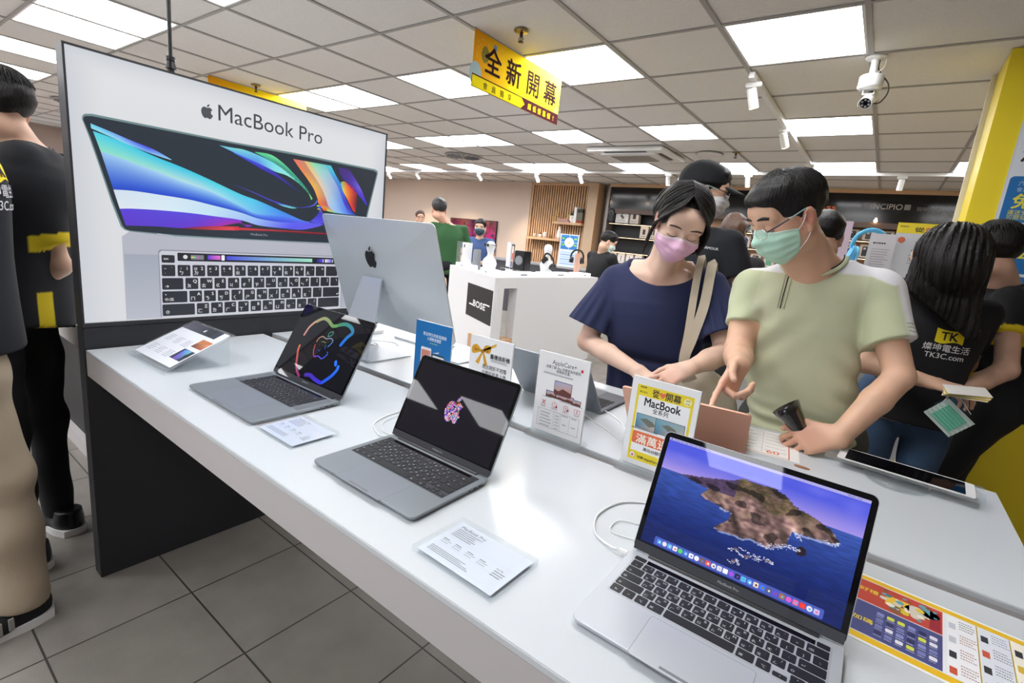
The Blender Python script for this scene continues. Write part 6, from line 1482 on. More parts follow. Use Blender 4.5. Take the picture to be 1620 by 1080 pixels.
def headframe(c, f, roll=0):
    f = Vector(f).normalized(); r = f.cross(Vector((0, 0, 1))).normalized(); u = r.cross(f)
    if roll: q = Matrix.Rotation(roll, 3, f); r = q @ r; u = q @ u
    return np.array(c, float), np.array([[r[i], f[i], u[i]] for i in range(3)])
class Head:
    """local axes: x to the person's right, y out of the face, z up; origin mid-skull at eye height"""
    def __init__(s, c, f, roll=0, k=1.0): s.c, s.R = headframe(c, f, roll); s.k = k
    def w(s, *p): return s.c + s.R @ (np.array(p, float) * s.k)
    def d(s, *p): return s.R @ np.array(p, float)
    def E(s, F, c, r, k=.02, op='add', rot=None):
        R = s.R if rot is None else s.R @ np.array(Matrix.Rotation(rot[1], 3, rot[0]))
        F.ell(s.w(*c), np.array(r) * s.k, k * s.k, op, R)
    def C(s, F, a, b, ra, rb, k=.02, op='add', flat=None):
        F.cone(s.w(*a), s.w(*b), ra * s.k, rb * s.k, k * s.k, op, None if flat is None else (s.d(*flat[0]), flat[1]))
    def skin(s, F, female=False, ears=True, eyes=True):
        j = .92 if female else 1
        s.E(F, (0, -.012, .035), (.074, .094, .082), .02)
        s.E(F, (0, .022, -.03), (.062 * j, .066, .072), .03)
        s.E(F, (0, .052, -.074), (.036 * j, .034, .030), .03)
        for q in (-1, 1):
            s.E(F, (q * .040, .052, -.028), (.026, .030, .032), .025)
            s.E(F, (q * .05, .0, -.062), (.018 * j, .038, .026), .03)
        s.E(F, (0, .072, .048), (.056, .022, .034), .03)
        s.C(F, (-.045, .074, .026), (.045, .074, .026), .013, .013, .016)
        s.C(F, (0, .086, .012), (0, .104, -.026), .008, .011, .016)
        s.E(F, (0, .104, -.031), (.0165, .012, .010), .010)
        s.E(F, (0, .088, -.058), (.026, .014, .014), .016)
        if eyes:
            for q in (-1, 1):
                s.E(F, (q * .032, .094, .004), (.019, .013, .011), .014, 'sub')
                s.E(F, (q * .032, .074, .003), (.0165, .0145, .0125), .005)
        if ears:
            for q in (-1, 1):
                s.E(F, (q * .078, -.010, -.004), (.010, .020, .033), .006, rot=('Y', q * .18))
                s.E(F, (q * .088, -.002, .002), (.008, .010, .018), .004, 'sub', rot=('Y', q * .18))
                s.E(F, (q * .079, -.002, -.032), (.008, .009, .011), .008)
    def brows(s, F, parent, m, z=.031, lash=True, th=.0026, eyez=-.003):
        for q in (-1, 1):
            pts = []
            for t in np.linspace(0, 1, 7):
                x = q * (.014 + .040 * t); zz = z + .006 * math.sin(t * 2.4) - .004 * t
                h_ = F.hit(s.w(x, .16, zz), s.d(0, -1, 0), .2)
                if h_ is not None: pts.append(tuple(h_ + s.d(0, .0006, 0)))
            if len(pts) > 2: wchild(MB().tube(pts, [th * (.5 + 1.0 * math.sin(math.pi * min(1, .2 + .8 * (1 - i / (len(pts) - 1))))) for i in range(len(pts))], 6).build('eyebrow', m), parent)
            pts = []
            if lash:
                for t in np.linspace(-1, 1, 9):
                    x = q * .032 + t * .0165; zz = eyez - .004 * (1 - t * t)
                    h_ = F.hit(s.w(x, .16, zz), s.d(0, -1, 0), .2)
                    if h_ is not None: pts.append(tuple(h_ + s.d(0, .0004, 0)))
                if len(pts) > 2: wchild(MB().tube(pts, .0013, 5).build('eyelash', m), parent)
    def mask(s, F, parent, col, top=.0, bot=-.108, wid=66, name='face_mask', pleat=True, rim='f2f0f2', loops=True, nose=.012):
        nu, nv = 53, 46; P = np.zeros((nv, nu, 3)); Rr = np.zeros((nv, nu))
        for j in range(nv):
            v = j / (nv - 1)
            for i in range(nu):
                u = 2 * i / (nu - 1) - 1; az = math.radians(wid * u) * (1 - .16 * v * v)
                z0 = top + nose * math.exp(-(u / .22) ** 2) - .016 * u * u; z = z0 + (bot + .030 * u * u - z0) * v
                dr = (math.sin(az), math.cos(az), 0); st = s.w(dr[0] * .2, dr[1] * .2 + .0, z)
                h_ = F.hit(st, s.d(-dr[0], -dr[1], 0), .2); r = .055 if h_ is None else float(np.linalg.norm((h_ - s.w(0, 0, z)))) / s.k
                P[j, i] = (az, z, u); Rr[j, i] = r
        for j in range(nv):          # below the chin keep the last good radius
            v = j / (nv - 1)
            if v > .8: Rr[j] = np.maximum(Rr[j], Rr[int(.8 * nv)] * (1 - .35 * (v - .8) / .2))
        base = Rr.copy(); R_ = Rr.copy()
        for _ in range(26):
            Q = R_.copy(); Q[1:-1, 1:-1] = (R_[:-2, 1:-1] + R_[2:, 1:-1] + R_[1:-1, :-2] + R_[1:-1, 2:]) / 4; R_ = np.maximum(Q, base)
        vs = []; cols = []
        cc = np.array(hexc(col)); cr = np.array(hexc(rim))
        for j in range(nv):
            v = j / (nv - 1)
            for i in range(nu):
                az, z, u = P[j, i]; off = .0035 + .004 * math.sin(math.pi * v) * (1 - u * u)
                if pleat: off += (.0011 + .0016 * abs(u)) * (1 - u ** 6) * (2 * abs(((v * 4.2 + .22 * u * u) % 1) - .5) - .5) * 1.6 + .0010 * math.sin(u * 11 + v * 17) * math.sin(v * 9)
                r = R_[j, i] + off; p = s.w(math.sin(az) * r, math.cos(az) * r, z); vs.append(tuple(p))
                e = min(v / .10, 1) * 1.0; cols.append(tuple(cr * (1 - e) + cc * e) if (v < .10 or abs(u) > .955) else tuple(cc))
        fs = [(j * nu + i, (j + 1) * nu + i, (j + 1) * nu + i + 1, j * nu + i + 1) for j in range(nv - 1) for i in range(nu - 1)]
        me = bpy.data.meshes.new(name); me.from_pydata(vs, [], fs); me.update(); me.polygons.foreach_set('use_smooth', [True] * len(fs)); me.materials.append(M_MASKP)
        ca = me.color_attributes.new('col', 'FLOAT_COLOR', 'POINT'); ca.data.foreach_set('color', [x for c in cols for x in (lin(c) + (1,))])
        o = bpy.data.objects.new(name, me); COL.objects.link(o); wchild(o, parent)
        md = o.modifiers.new('thickness', 'SOLIDIFY'); md.thickness = .0012; md.offset = 1
        if loops:
            for q in (-1, 1):
                i = nu - 1 if q > 0 else 0
                for j, ez in ((2, .022), (nv - 6, -.034)):
                    a_ = Vector(vs[j * nu + i]); b_ = Vector(tuple(s.w(q * .081, -.006, ez))); mid_ = (a_ + b_) / 2 + Vector(tuple(s.d(q * .007, 0, 0)))
                    wchild(MB().tube(smooth_path([a_, mid_, b_], 5), .0013, 6).build('ear_loop', M_MLOOP), o if False else parent)
        return o
def locks(paths, r, name, m, parent, flat=.45, n=6):
    mb = MB()
    for p in paths:
        P_ = smooth_path([tuple(q) for q in p], 4); k = len(P_)
        rr = [r * (.35 + .65 * math.sin(math.pi * min(1, .15 + .85 * i / (k - 1))) ** .6) * (1 if i < k - 1 else .15) for i in range(k)]
        mb.tube(P_, rr, n, flat=1)
    return mb
def hand(F, wr, fdir, back, L=.185, curls=None, thumb=None, spread=.16, k=.004, sc=1.0, mirror=1):
    """wrist point, finger direction, back-of-hand normal; mirror=+1 puts the thumb on cross(fdir, back) side"""
    f = np.array(fdir, float); f /= np.linalg.norm(f); b = np.array(back, float); b -= (b @ f) * f; b /= np.linalg.norm(b); t = np.cross(f, b) * mirror
    wr = np.array(wr, float); tips = []
    curls = curls or [(.35, .45, .3)] * 4
    lens = [(.044, .026, .021), (.049, .030, .022), (.045, .028, .021), (.035, .021, .019)]
    offs = [.027, .009, -.010, -.027]; ml = [.088, .090, .085, .078]; rad = [.0082, .0084, .0080, .0070]
    for i in range(4):
        base = wr + (f * ml[i] + t * offs[i] - b * abs(offs[i]) * .12) * sc
        F.cone(wr + t * offs[i] * .55 * sc, base, .0145 * sc, .0110 * sc, .014, flat=(b, .85))
        d = f * math.cos(spread * offs[i] / .027) + t * math.sin(spread * offs[i] / .027); p = base; a = 0; r = rad[i] * sc
        for j in range(3):
            a += curls[i][j]; dd = d * math.cos(a) - b * math.sin(a); q = p + dd * lens[i][j] * sc; F.cone(p, q, r, r * .93, k if j == 0 else .003)
            F.ell(q, (r * .98,) * 3, .003); r *= .93; p = q
        tips.append(p)
    th = thumb or ((.75, -.25, .35), (.9, .1, .1), (1, .0, .0))
    p = wr + (f * .02 + t * .024) * sc; segs = (.044, .033, .026); r = .0125 * sc
    for j in range(3):
        v = f * th[j][0] + t * th[j][1] * 1.0 - b * th[j][2]; v /= np.linalg.norm(v); q = p + v * segs[j] * sc
        F.cone(p, q, r, r * (.86 if j else .82), .012 if j == 0 else .004); r *= .86; p = q
    tips.append(p)
    return tips
# ================================================================= people
def skin_colour(base, blush=None):
    b_ = np.array(hexc(base))
    def f(x, y, z):
        n = np.sin(x * 55 + np.sin(y * 40) * 2) * np.sin(z * 47 + y * 31)
        c = b_[None, :] * (1 + .035 * n[:, None]); 
        for (p, r, col) in (blush or []):
            w = np.exp(-((x - p[0]) ** 2 + (y - p[1]) ** 2 + (z - p[2]) ** 2) / r ** 2)[:, None]; c = c * (1 - w) + np.array(hexc(col))[None, :] * w
        return c
    return f
X_ = (1, 0, 0)
# ---------------------------------------------------------------- man in pale green
t = thing('person', 'man in pale green zip shirt, mint face mask and glasses, pointing down at the table', 'person', (-.15, 1.85, 0))
man = t
H = Head((-.258, 1.665, 1.492), (-.66, -.60, -.50), roll=.0, k=1.0)
neck0, neck1 = V3(-.178, 1.815, 1.35), V3(-.228, 1.715, 1.44)
st = [(V3(-.125, 1.86, .74), V3(1, .0, 0), .165, .125), (V3(-.140, 1.855, .92), V3(1, .02, 0), .158, .135), (V3(-.175, 1.83, 1.08), V3(1, .05, .02), .162, .125), (V3(-.195, 1.815, 1.22), V3(1, .08, .05), .170, .115), (V3(-.185, 1.825, 1.325), V3(1, .1, .08), .150, .088), (V3(-.18, 1.83, 1.38), V3(1, .1, .08), .08, .06)]
shR, elR, wrR = V3(-.345, 1.79, 1.275), V3(-.326, 1.69, 1.075), V3(-.278, 1.50, 1.070)
shL, elL, wrL = V3(-.005, 1.845, 1.30), V3(.090, 1.76, 1.085), V3(-.012, 1.60, .915)
def man_arms(F, g=0, upto=1):
    F.cone(shR, elR, .056 + g, .043 + g, .03); F.cone(shL, elL, .060 + g, .045 + g, .03)
B = Field((-.46, 1.28, .70), (.22, 2.02, 1.64), .0034)
H.skin(B, eyes=True)
B.cone(neck0, neck1, .072, .062, .03); B.cone(V3(-.19, 1.76, 1.36), H.w(0, .03, -.075), .05, .038, .03)
B.loft(st, .03, grow=-.012)
B.cone(shR, elR, .047, .040, .03).cone(elR, elR * .5 + wrR * .5, .042, .040, .015).cone(elR * .6 + wrR * .4, wrR, .040, .027, .012, flat=((0, 0, 1), .85))
B.cone(shL, elL, .050, .037, .03).cone(elL, elL * .6 + wrL * .4, .037, .038, .010).cone(elL * .6 + wrL * .4, wrL, .038, .028, .012)
# pointing hand: index extended, thumb out, the rest curled
hand(B, wrR, (-.10, -.72, -.66), (-.88, .34, -.20), curls=[(.12, .12, .08), (1.05, 1.25, .7), (1.25, 1.3, .7), (1.4, 1.3, .7)], thumb=((.55, .55, .55), (.95, .15, .35), (.9, -.1, .6)), mirror=-1, sc=1.06)
# resting hand curled around the black object
hand(B, wrL, (-.82, -.50, -.26), (-.16, -.80, .58), curls=[(.85, 1.0, .6), (1.0, 1.15, .7), (1.1, 1.2, .7), (1.15, 1.2, .7)], thumb=((.78, .55, .12), (.98, .02, .12), (1, -.18, .12)), mirror=1, sc=1.1)
ear_p = H.w(-.085, -.01, 0); kn = wrL + V3(-.08, -.03, -.02)
B.mesh('body', M_SKIN, t, skin_colour('e0b496', [(ear_p, .03, 'd08c78'), (H.w(-.05, .05, -.03), .035, 'd8a088'), (kn, .05, 'dca48c'), (wrR + V3(-.03, -.1, -.06), .06, 'e2ac94')]))
H.brows(B, t, M_HAIR, z=.034, th=.0034)
H.mask(B, t, 'bfe8d2', top=-.004, bot=-.118, wid=72, rim='d8f2e4')
# nails
def nail(F_, p, d, r, parent):
    pass
# glasses
def glasses(H, parent, m_rim, m_arm, z=-.006, y=.112):
    t2 = parent
    for q in (-1, 1):
        pts = [tuple(H.w(q * .031 + .0235 * math.cos(a) * (abs(math.cos(a)) ** -.25 if abs(math.cos(a)) > .05 else 1), y - .006 * abs(q * .031 + .02 * math.cos(a)) / .05, z + .0155 * math.sin(a))) for a in np.linspace(0, 2 * math.pi, 25)[:-1]]
        o = MB(); o.tube(pts + [pts[0]], .0011, 6, cap=False); wchild(o.build('lens_rim', m_rim), t2)
        o = MB().add(pts, [tuple(range(len(pts)))]); wchild(o.build('lens', clear_mat('spectacle_lens', gloss=1.2, alpha=.02)), t2)
        a0 = Vector(tuple(H.w(q * .056, y - .008, z + .006))); a1 = Vector(tuple(H.w(q * .074, .08, z + .014))); a2 = Vector(tuple(H.w(q * .083, -.004, .026))); a3 = Vector(tuple(H.w(q * .082, -.028, .01)))
        wchild(MB().tube([a0, a1, a1 * .6 + a2 * .4], .0021, 6).build('temple_arm', m_arm), t2); wchild(MB().tube([a1 * .6 + a2 * .4, a2, a3], .0021, 6).build('temple_tip', mat('teal_plastic', '8fb6b8', rough=.35)), t2)
    o = MB().tube([tuple(H.w(-.009, y, z + .003)), tuple(H.w(0, y + .003, z + .006)), tuple(H.w(.009, y, z + .003))], .0011, 6); wchild(o.build('bridge', m_rim), t2)
glasses(H, t, M_CHROME, mat('navy_plastic', '1e2a48', rough=.3), z=-.004, y=.110)
# short hair
Fh = Field(H.c - .17, H.c + .17, .0030)
def short_hair(F, H, fringe=.092, thick=0.0, side=-.01, low=-.055):
    H.E(F, (0, -.018, .047), (.084 + thick, .103 + thick, .088 + thick), .01)
    H.E(F, (0, .02, .085), (.066, .075, .048), .03)
    H.E(F, (0, .062, .078), (.058, .030, .026), .02)
    # open the face and ears
    H.E(F, (0, .112, -.010), (.110, .070, .088), .008, 'sub')
    for q in (-1, 1):
        H.E(F, (q * .085, .045, -.045), (.04, .055, .075), .008, 'sub')
        H.E(F, (q * .092, -.005, -.02), (.024, .024, .045), .006, 'sub')
    H.E(F, (0, .0, -.12), (.12, .14, .075), .01, 'sub')
short_hair(Fh, H)
hf = folds(5, .0022, 60, 1.0, 9)
Fh.warp(lambda x, y, z: hf(x, y, z), .02)
o = Fh.mesh('hair', M_HAIR, t)
def scalp_locks(H, n, seed, r0, r1, part=(.0, .02, .13), dirs=None, spread=1.0, lift=.006, m=M_HAIR, parent=None, rx=(.084, .103, .088), c=(0, -.018, .047), rad=.003, name='hair_strands', end=None):
    rd = random.Random(seed); paths = []
    for i in range(n):
        az = rd.uniform(*dirs); p0 = Vector(part) + Vector((rd.uniform(-.02, .02), rd.uniform(-.03, .03), 0))
        s0 = (Vector((p0.x - c[0], p0.y - c[1], p0.z - c[2]))); L0 = rd.uniform(r0, r1); pts = []
        for k in range(6):
            th = L0 * k / 5; a = az + rd.uniform(-.05, .05)
            d = Vector((math.sin(a) * math.sin(th), math.cos(a) * math.sin(th), math.cos(th))); q = rd.uniform(0, lift)
            pts.append(H.w(c[0] + d.x * (rx[0] + q), c[1] + d.y * (rx[1] + q), c[2] + d.z * (rx[2] + q)))
        paths.append(pts)
    mb = locks(paths, rad, name, m, parent); return wchild(mb.build(name, m), parent)
scalp_locks(H, 260, 3, .70, 1.10, dirs=(-1.1, 1.1), parent=t, lift=.011, rad=.0024)
scalp_locks(H, 620, 4, .7, 1.62, dirs=(1.1, 5.18), parent=t, lift=.0025, rad=.0015)
# shirt
F = Field((-.46, 1.60, .70), (.22, 2.02, 1.44), .0042)
F.loft(st, .02, n=2.5)
fd = folds(11, .0050, 9, .5, 8)
hemL = shL + (elL - shL) * .62; hemR = shR + (elR - shR) * .60
dL = (elL - shL) / np.linalg.norm(elL - shL); dR = (elR - shR) / np.linalg.norm(elR - shR)
F.cone(V3(-.17, 1.83, 1.295), V3(-.335, 1.80, 1.28), .08, .060, .03).cone(V3(-.17, 1.83, 1.305), V3(-.02, 1.845, 1.31), .08, .062, .03)
S = Field((-.46, 1.60, .98), (.22, 2.02, 1.44), .0042)
S.cone(shR, hemR + dR * .04, .058, .060, .01).half(hemR, dR); S2 = Field((-.46, 1.60, .98), (.22, 2.02, 1.44), .0042); S2.cone(shL, hemL + dL * .04, .064, .070, .01).half(hemL, dL)
Sx = np.minimum(S.f, S2.f); o0 = [int(round((S.lo[i] - F.lo[i]) / F.h)) for i in range(3)]
sl = tuple(slice(o0[i], o0[i] + S.n[i]) for i in range(3)); sub = F.f[sl]; Sx = Sx[tuple(slice(0, q) for q in sub.shape)]; kk = .02
hh = np.maximum(kk - np.abs(Sx - sub), 0) / kk; F.f[sl] = np.minimum(Sx, sub) - hh * hh * kk * .25
for hm, dd, r in ((hemR, dR, .045), (hemL, dL, .052)): F.cone(hm + dd * .036, hm + dd * .09, r, r, .003, 'sub')
F.cone(V3(-.176, 1.815, 1.365), V3(-.21, 1.74, 1.445), .078, .072, .008, 'sub'); F.ell(V3(-.208, 1.735, 1.40), (.066, .055, .045), .01, 'sub')
F.warp(lambda x, y, z: fd(x, y, z) * (1 + .8 * np.exp(-((z - .86) / .09) ** 2)), .03)
def drape(x, y, z):   # creases from the right shoulder down and bunching over the table edge
    a = (x + .36) * .8 + (1.25 - z) * .75; w = np.exp(-((x + .30) / .10) ** 2) * np.exp(-((z - 1.14) / .12) ** 2)
    b_ = np.exp(-((z - .86) / .06) ** 2); c_ = np.exp(-((x - (-.02)) / .05) ** 2 - ((z - 1.02) / .16) ** 2)
    return .006 * w * np.sin(a * 70) + .005 * b_ * np.sin(z * 130 + x * 22 + 2 * np.sin(x * 18)) + .004 * c_ * np.sin((x * .6 + z) * 80)
F.warp(drape, .03)
zipc = V3(-.228, 0, 0)
def man_col(x, y, z):
    base = np.array(hexc('cdd0ae')); sh = np.array(hexc('c3c9a4')); wh = np.array(hexc('e8e8ea'))
    c = np.tile(base, (len(x), 1))
    # sleeves slightly greener
    slv = ((x > -.035) & (z > 1.1) & (x + (z - 1.2) * .25 > -.03)) | ((x < -.315) & (z > 1.10))
    c[slv] = sh
    # white stripe over the shoulder and down the outer sleeve
    tt = np.clip(((x - shL[0]) * dL[0] + (z - shL[2]) * dL[2] + (y - shL[1]) * dL[1]), -.2, .3)
    cx = shL[0] + dL[0] * tt; cy = shL[1] + dL[1] * tt; cz = shL[2] + dL[2] * tt
    arm = (tt > .0) & (x > -.03) & (z > 1.1); ang = np.degrees(np.arctan2(z - cz, x - cx))
    out = arm & (ang > -28) & (ang < 42) & (y < shL[1] + .05)
    top = (tt <= .0) & (x > -.125) & (z > 1.352 - np.maximum(0, x + .03) * .35)
    w1 = np.clip((z - (1.352 - np.maximum(0, x + .03) * .35)) / .006 + .5, 0, 1) * (tt <= .0) * (x > -.125)
    w2 = np.clip((ang + 28) / 7 + .5, 0, 1) * np.clip((46 - ang) / 7, 0, 1) * arm * (y < shL[1] + .05)
    ww = np.maximum(w1, w2)[:, None]; c = c * (1 - ww) + wh[None, :] * ww
    hb = out & (np.abs((tt * 85) % 1.0 - .5) < .2) & (tt > .105) & (tt < .145); c[hb] = sh * .9
    str_ = (x < -.24) & (z > 1.335) & (y < 1.9); c[str_] = wh
    sd = (x > -.02) & (z < 1.08) & (y < 1.9); c[sd] = base * .97
    return c
shirt = F.mesh('shirt', M_KNIT, t, man_col, smooth=2)
# neckband, zip
def onsurf(F_, pts, d, off=.001, far=.4):
    out = []
    for p in pts:
        h_ = F_.hit(np.array(p) - np.array(d) * .15, d, far)
        if h_ is not None: out.append(tuple(h_ - np.array(d) * off))
    return out
zp = onsurf(F, [(-.236 - .0 * q, 1.70, 1.345 - q * .0145) for q in range(9)], (0, 1, 0), .0012)
if len(zp) > 2:
    wchild(MB().tube(zp, .0016, 6).build('zip', M_BPL), t)
    for dx in (-.009, .009):
        z2 = onsurf(F, [(p[0] + dx, 1.70, p[2]) for p in zp], (0, 1, 0), .0008); wchild(MB().tube(z2, .003, 6, flat=.5).build('zip_placket', mat('shirt_trim', 'c4c8a6', rough=.9)), t)
ringp = []
for a in np.linspace(-.2, math.pi + .2, 26):
    p = V3(-.186 + .084 * math.cos(a + math.pi), 1.79 - .062 * math.sin(a), 1.378 - .045 * math.sin(a) + (.014 if math.cos(a + math.pi) > 0 else -.004) * abs(math.cos(a))); ringp.append(tuple(p))
wchild(MB().tube(smooth_path(ringp, 2), .0065, 8, flat=.8).build('collar_band', mat('shirt_trim', 'c4c8a6', rough=.9)), t)
wchild(MB().tube(smooth_path([(p[0] * 1 + (-.186 - p[0]) * .07, p[1] + .002, p[2] + .006) for p in ringp], 2), .0022, 6).build('collar_piping', M_BPL), t)
# trousers
def legs(name, parent, m, hips, ank, rt=.085, rk=.062, ra=.052, h=.012, knee=None, hipr=.10, colour=None):
    lo = np.min([*hips, *ank], 0) - .2; hi = np.max([*hips, *ank], 0) + .22; F_ = Field((lo[0], lo[1], -.02), (hi[0], hi[1], hi[2]), h)
    c = (np.array(hips[0]) + np.array(hips[1])) / 2
    F_.ell(c + V3(0, 0, .03), (abs(hips[1][0] - hips[0][0]) / 2 + hipr if abs(hips[1][0] - hips[0][0]) > .05 else hipr * 1.2, max(hipr * 1.15, abs(hips[1][1] - hips[0][1]) / 2 + hipr), .14), .05)
    for i in (0, 1):
        kn_ = knee[i] if knee else (np.array(hips[i]) * .48 + np.array(ank[i]) * .52)
        F_.cone(hips[i], kn_, rt, rk, .04); F_.cone(kn_, ank[i], rk, ra, .03)
    F_.warp(folds(3, .006, 16, 2.2, 9), .03)
    F_.half((0, 0, min(ank[0][2], ank[1][2]) - .03), (0, 0, -1))
    return F_.mesh(name, m, parent, colour)
def shoe(parent, p, yaw, m, sole=M_WPL, L=.27, stripes=False):
    e = [Matrix.Translation(p) @ Matrix.Rotation(yaw, 4, 'Z')][0]
    prof = smooth_path2([(-.045, -.10), (-.05, -.04), (-.04, .03), (-.05, .11), (-.03, .165), (0, .175), (.03, .165), (.048, .11), (.036, .03), (.042, -.04), (.038, -.10), (0, -.118), (-.045, -.10)], 4)[:-1]
    s_ = MB().prism(prof, 0, .028, M=e).build('shoe_sole', sole); wchild(s_, parent)
    F_ = Field((-.08, -.15, 0), (.08, .20, .14), .006); F_.ell((0, .04, .02), (.046, .13, .055), .02); F_.ell((0, -.06, .045), (.042, .055, .06), .03); F_.cone((0, -.06, .06), (0, -.06, .13), .042, .045, .02); F_.half((0, 0, .022), (0, 0, -1)); F_.half((0, 0, .10), (0, 0, 1))
    o = F_.mesh('shoe_upper', m); o.data.transform(e); wchild(o, parent)
    if stripes:
        mb = MB()
        for q in range(3): 
            for sx in (-1, 1): mb.box(sx * .047 - .003, sx * .047 + .003, .0 + q * .028, .012 + q * .028, .03, .07, M=e @ Matrix.Shear('XY', 4, (0, 0)) )
        wchild(mb.build('shoe_stripes', mat('grey_stripe', '9a9894', rough=.6)), parent)
legs('trousers', t, mat('grey_trouser', '50524e', rough=.9), ((-.22, 1.88, .80), (-.04, 1.88, .80)), ((-.24, 1.92, .10), (-.02, 1.92, .10)))
shoe(t, (-.24, 1.90, 0), math.pi, M_BPL); shoe(t, (-.02, 1.90, 0), math.pi, M_BPL)
# black flared holder in his hand
hp_ = V3(-.108, 1.592, .922); axd = Vector((-.66, .04, .75)).normalized()
t2 = thing('phone_holder', 'glossy black flared plastic holder gripped in the hand resting on the table', 'holder', tuple(hp_ + V3(.03, -.0, -.045)))
q_ = axd.to_track_quat('Z', 'Y').to_matrix().to_4x4()
mb = MB(); pr = [(.022, 0), (.028, .04), (.043, .09), (.052, .115)]
mb.lathe([(r, z) for r, z in pr] + [(r - .003, z) for r, z in pr[::-1]] + [pr[0]], 32, M=q_ @ Matrix.Diagonal((1.2, .72, 1, 1)), cap=False).build('flared_shell', mat('gloss_black_plastic', '0e0e11', rough=.2, coat=.6), t2)
MB().lathe([(0, .004), (.0185, .004), (.0185, .012), (0, .012)], 24, M=q_ @ Matrix.Diagonal((1.2, .72, 1, 1))).build('inner_base', M_GPL, t2)

# ---------------------------------------------------------------- woman in navy
t = thing('person', 'woman in navy top and pink face mask, hands clasped, beige bag strap on her shoulder', 'person', (-.68, 1.95, 0))
H = Head((-.612, 1.795, 1.462), (.42, -.80, -.52), roll=-.17, k=1.03); wH = H
st = [(V3(-.68, 1.99, .74), V3(1, .05, 0), .20, .13), (V3(-.685, 1.975, .90), V3(1, .06, 0), .182, .12), (V3(-.70, 1.955, 1.04), V3(1, .08, 0), .185, .125), (V3(-.71, 1.945, 1.17), V3(1, .1, .03), .198, .125), (V3(-.715, 1.955, 1.275), V3(1, .1, .08), .18, .09), (V3(-.715, 1.96, 1.33), V3(1, .1, .08), .11, .065)]
shA, elA, wrA = V3(-.905, 1.93, 1.225), V3(-.945, 1.86, .965), V3(-.645, 1.70, .93)
shB, elB, wrB = V3(-.515, 1.97, 1.255), V3(-.405, 1.90, 1.03), V3(-.480, 1.72, .975)
B = Field((-1.02, 1.52, .72), (-.32, 2.12, 1.60), .0034)
H.skin(B, female=True)
B.cone(V3(-.705, 1.94, 1.28), H.w(0, -.035, -.06), .066, .054, .03); B.cone(V3(-.69, 1.885, 1.26), H.w(0, .03, -.07), .035, .03, .035)
B.loft(st, .03, grow=-.010)
for q in ((-.82, 1.89, 1.275), (-.60, 1.905, 1.29)): B.cone(V3(-.70, 1.87, 1.262), V3(*q), .014, .012, .02)
for a, b, c, r in ((shA, elA, wrA, 1), (shB, elB, wrB, 1)):
    B.cone(a, b, .047, .040, .03).cone(b, b * .55 + c * .45, .042, .038, .015).cone(b * .55 + c * .45, c, .038, .0245, .012)
hand(B, wrA, (.90, -.28, -.30), (-.10, -.62, .78), curls=[(.35, .4, .2), (.4, .4, .2), (.45, .45, .2), (.5, .5, .2)], mirror=1, sc=.88)
hand(B, wrB + V3(0, 0, .004), (-.66, -.46, -.56), (.10, -.74, .66), spread=.26, curls=[(.10, .35, .25), (.35, .55, .3), (.5, .6, .3), (.6, .65, .3)], thumb=((.8, .5, .2), (.95, .2, .2), (1, .0, .1)), mirror=1, sc=.92)
B.mesh('body', M_SKIN, t, skin_colour('e6c2ac', [(H.w(.085, -.01, 0), .03, 'd8a088'), (V3(-.69, 1.85, 1.23), .05, 'e2b49c'), (wrB + V3(-.05, -.05, -.04), .05, 'dfb09a'), (elA, .06, 'e0b098')]))
H.brows(B, t, mat('soft_brow', '4a3a34', rough=.8), z=.030, th=.0022, eyez=-.004)
H.mask(B, t, 'efbfdb', top=-.010, bot=-.112, wid=66, rim='f6eef4')
# hair: cap, swept fringe, ponytail
Fh = Field(H.c - V3(.17, .17, .20), H.c + V3(.17, .20, .16), .0030)
H.E(Fh, (0, -.020, .042), (.085, .104, .090), .01)
for q in (-1, 1): H.C(Fh, (q * .066, .030, .06), (q * .080, .012, .015), .016, .008, .02)
H.C(Fh, (-.078, .01, .0), (-.080, .0, -.085), .020, .012, .02)
H.E(Fh, (.0, .120, .026), (.095, .086, .092), .010, 'sub')
H.E(Fh, (0, .105, -.06), (.085, .06, .075), .008, 'sub')
H.E(Fh, (.092, .0, -.018), (.026, .026, .040), .006, 'sub')
H.E(Fh, (.07, .05, -.085), (.05, .07, .07), .008, 'sub'); H.E(Fh, (0, .03, -.12), (.066, .085, .07), .01, 'sub')
H.C(Fh, (0, -.09, .0), (.02, -.105, -.10), .036, .026, .03)
Fh.warp(folds(8, .0015, 60, 1.0, 9), .02)
Fh.mesh('hair', M_HAIR, t)
rd = random.Random(9); paths = []
fr = {1: [(.010, .050, .124), (.034, .078, .100), (.060, .074, .068), (.079, .050, .028), (.085, .028, -.002), (.084, .004, -.018)],
      -1: [(.010, .050, .124), (-.022, .082, .100), (-.052, .080, .070), (-.076, .062, .028), (-.086, .048, -.020), (-.087, .040, -.075)]}
bk = {1: [(.008, -.075, .118), (.05, -.08, .100), (.080, -.075, .06), (.088, -.075, .01), (.070, -.088, -.03), (.03, -.10, -.06)],
      -1: [(.008, -.075, .118), (-.04, -.08, .104), (-.074, -.075, .07), (-.088, -.07, .01), (-.082, -.07, -.05), (-.06, -.085, -.09)]}
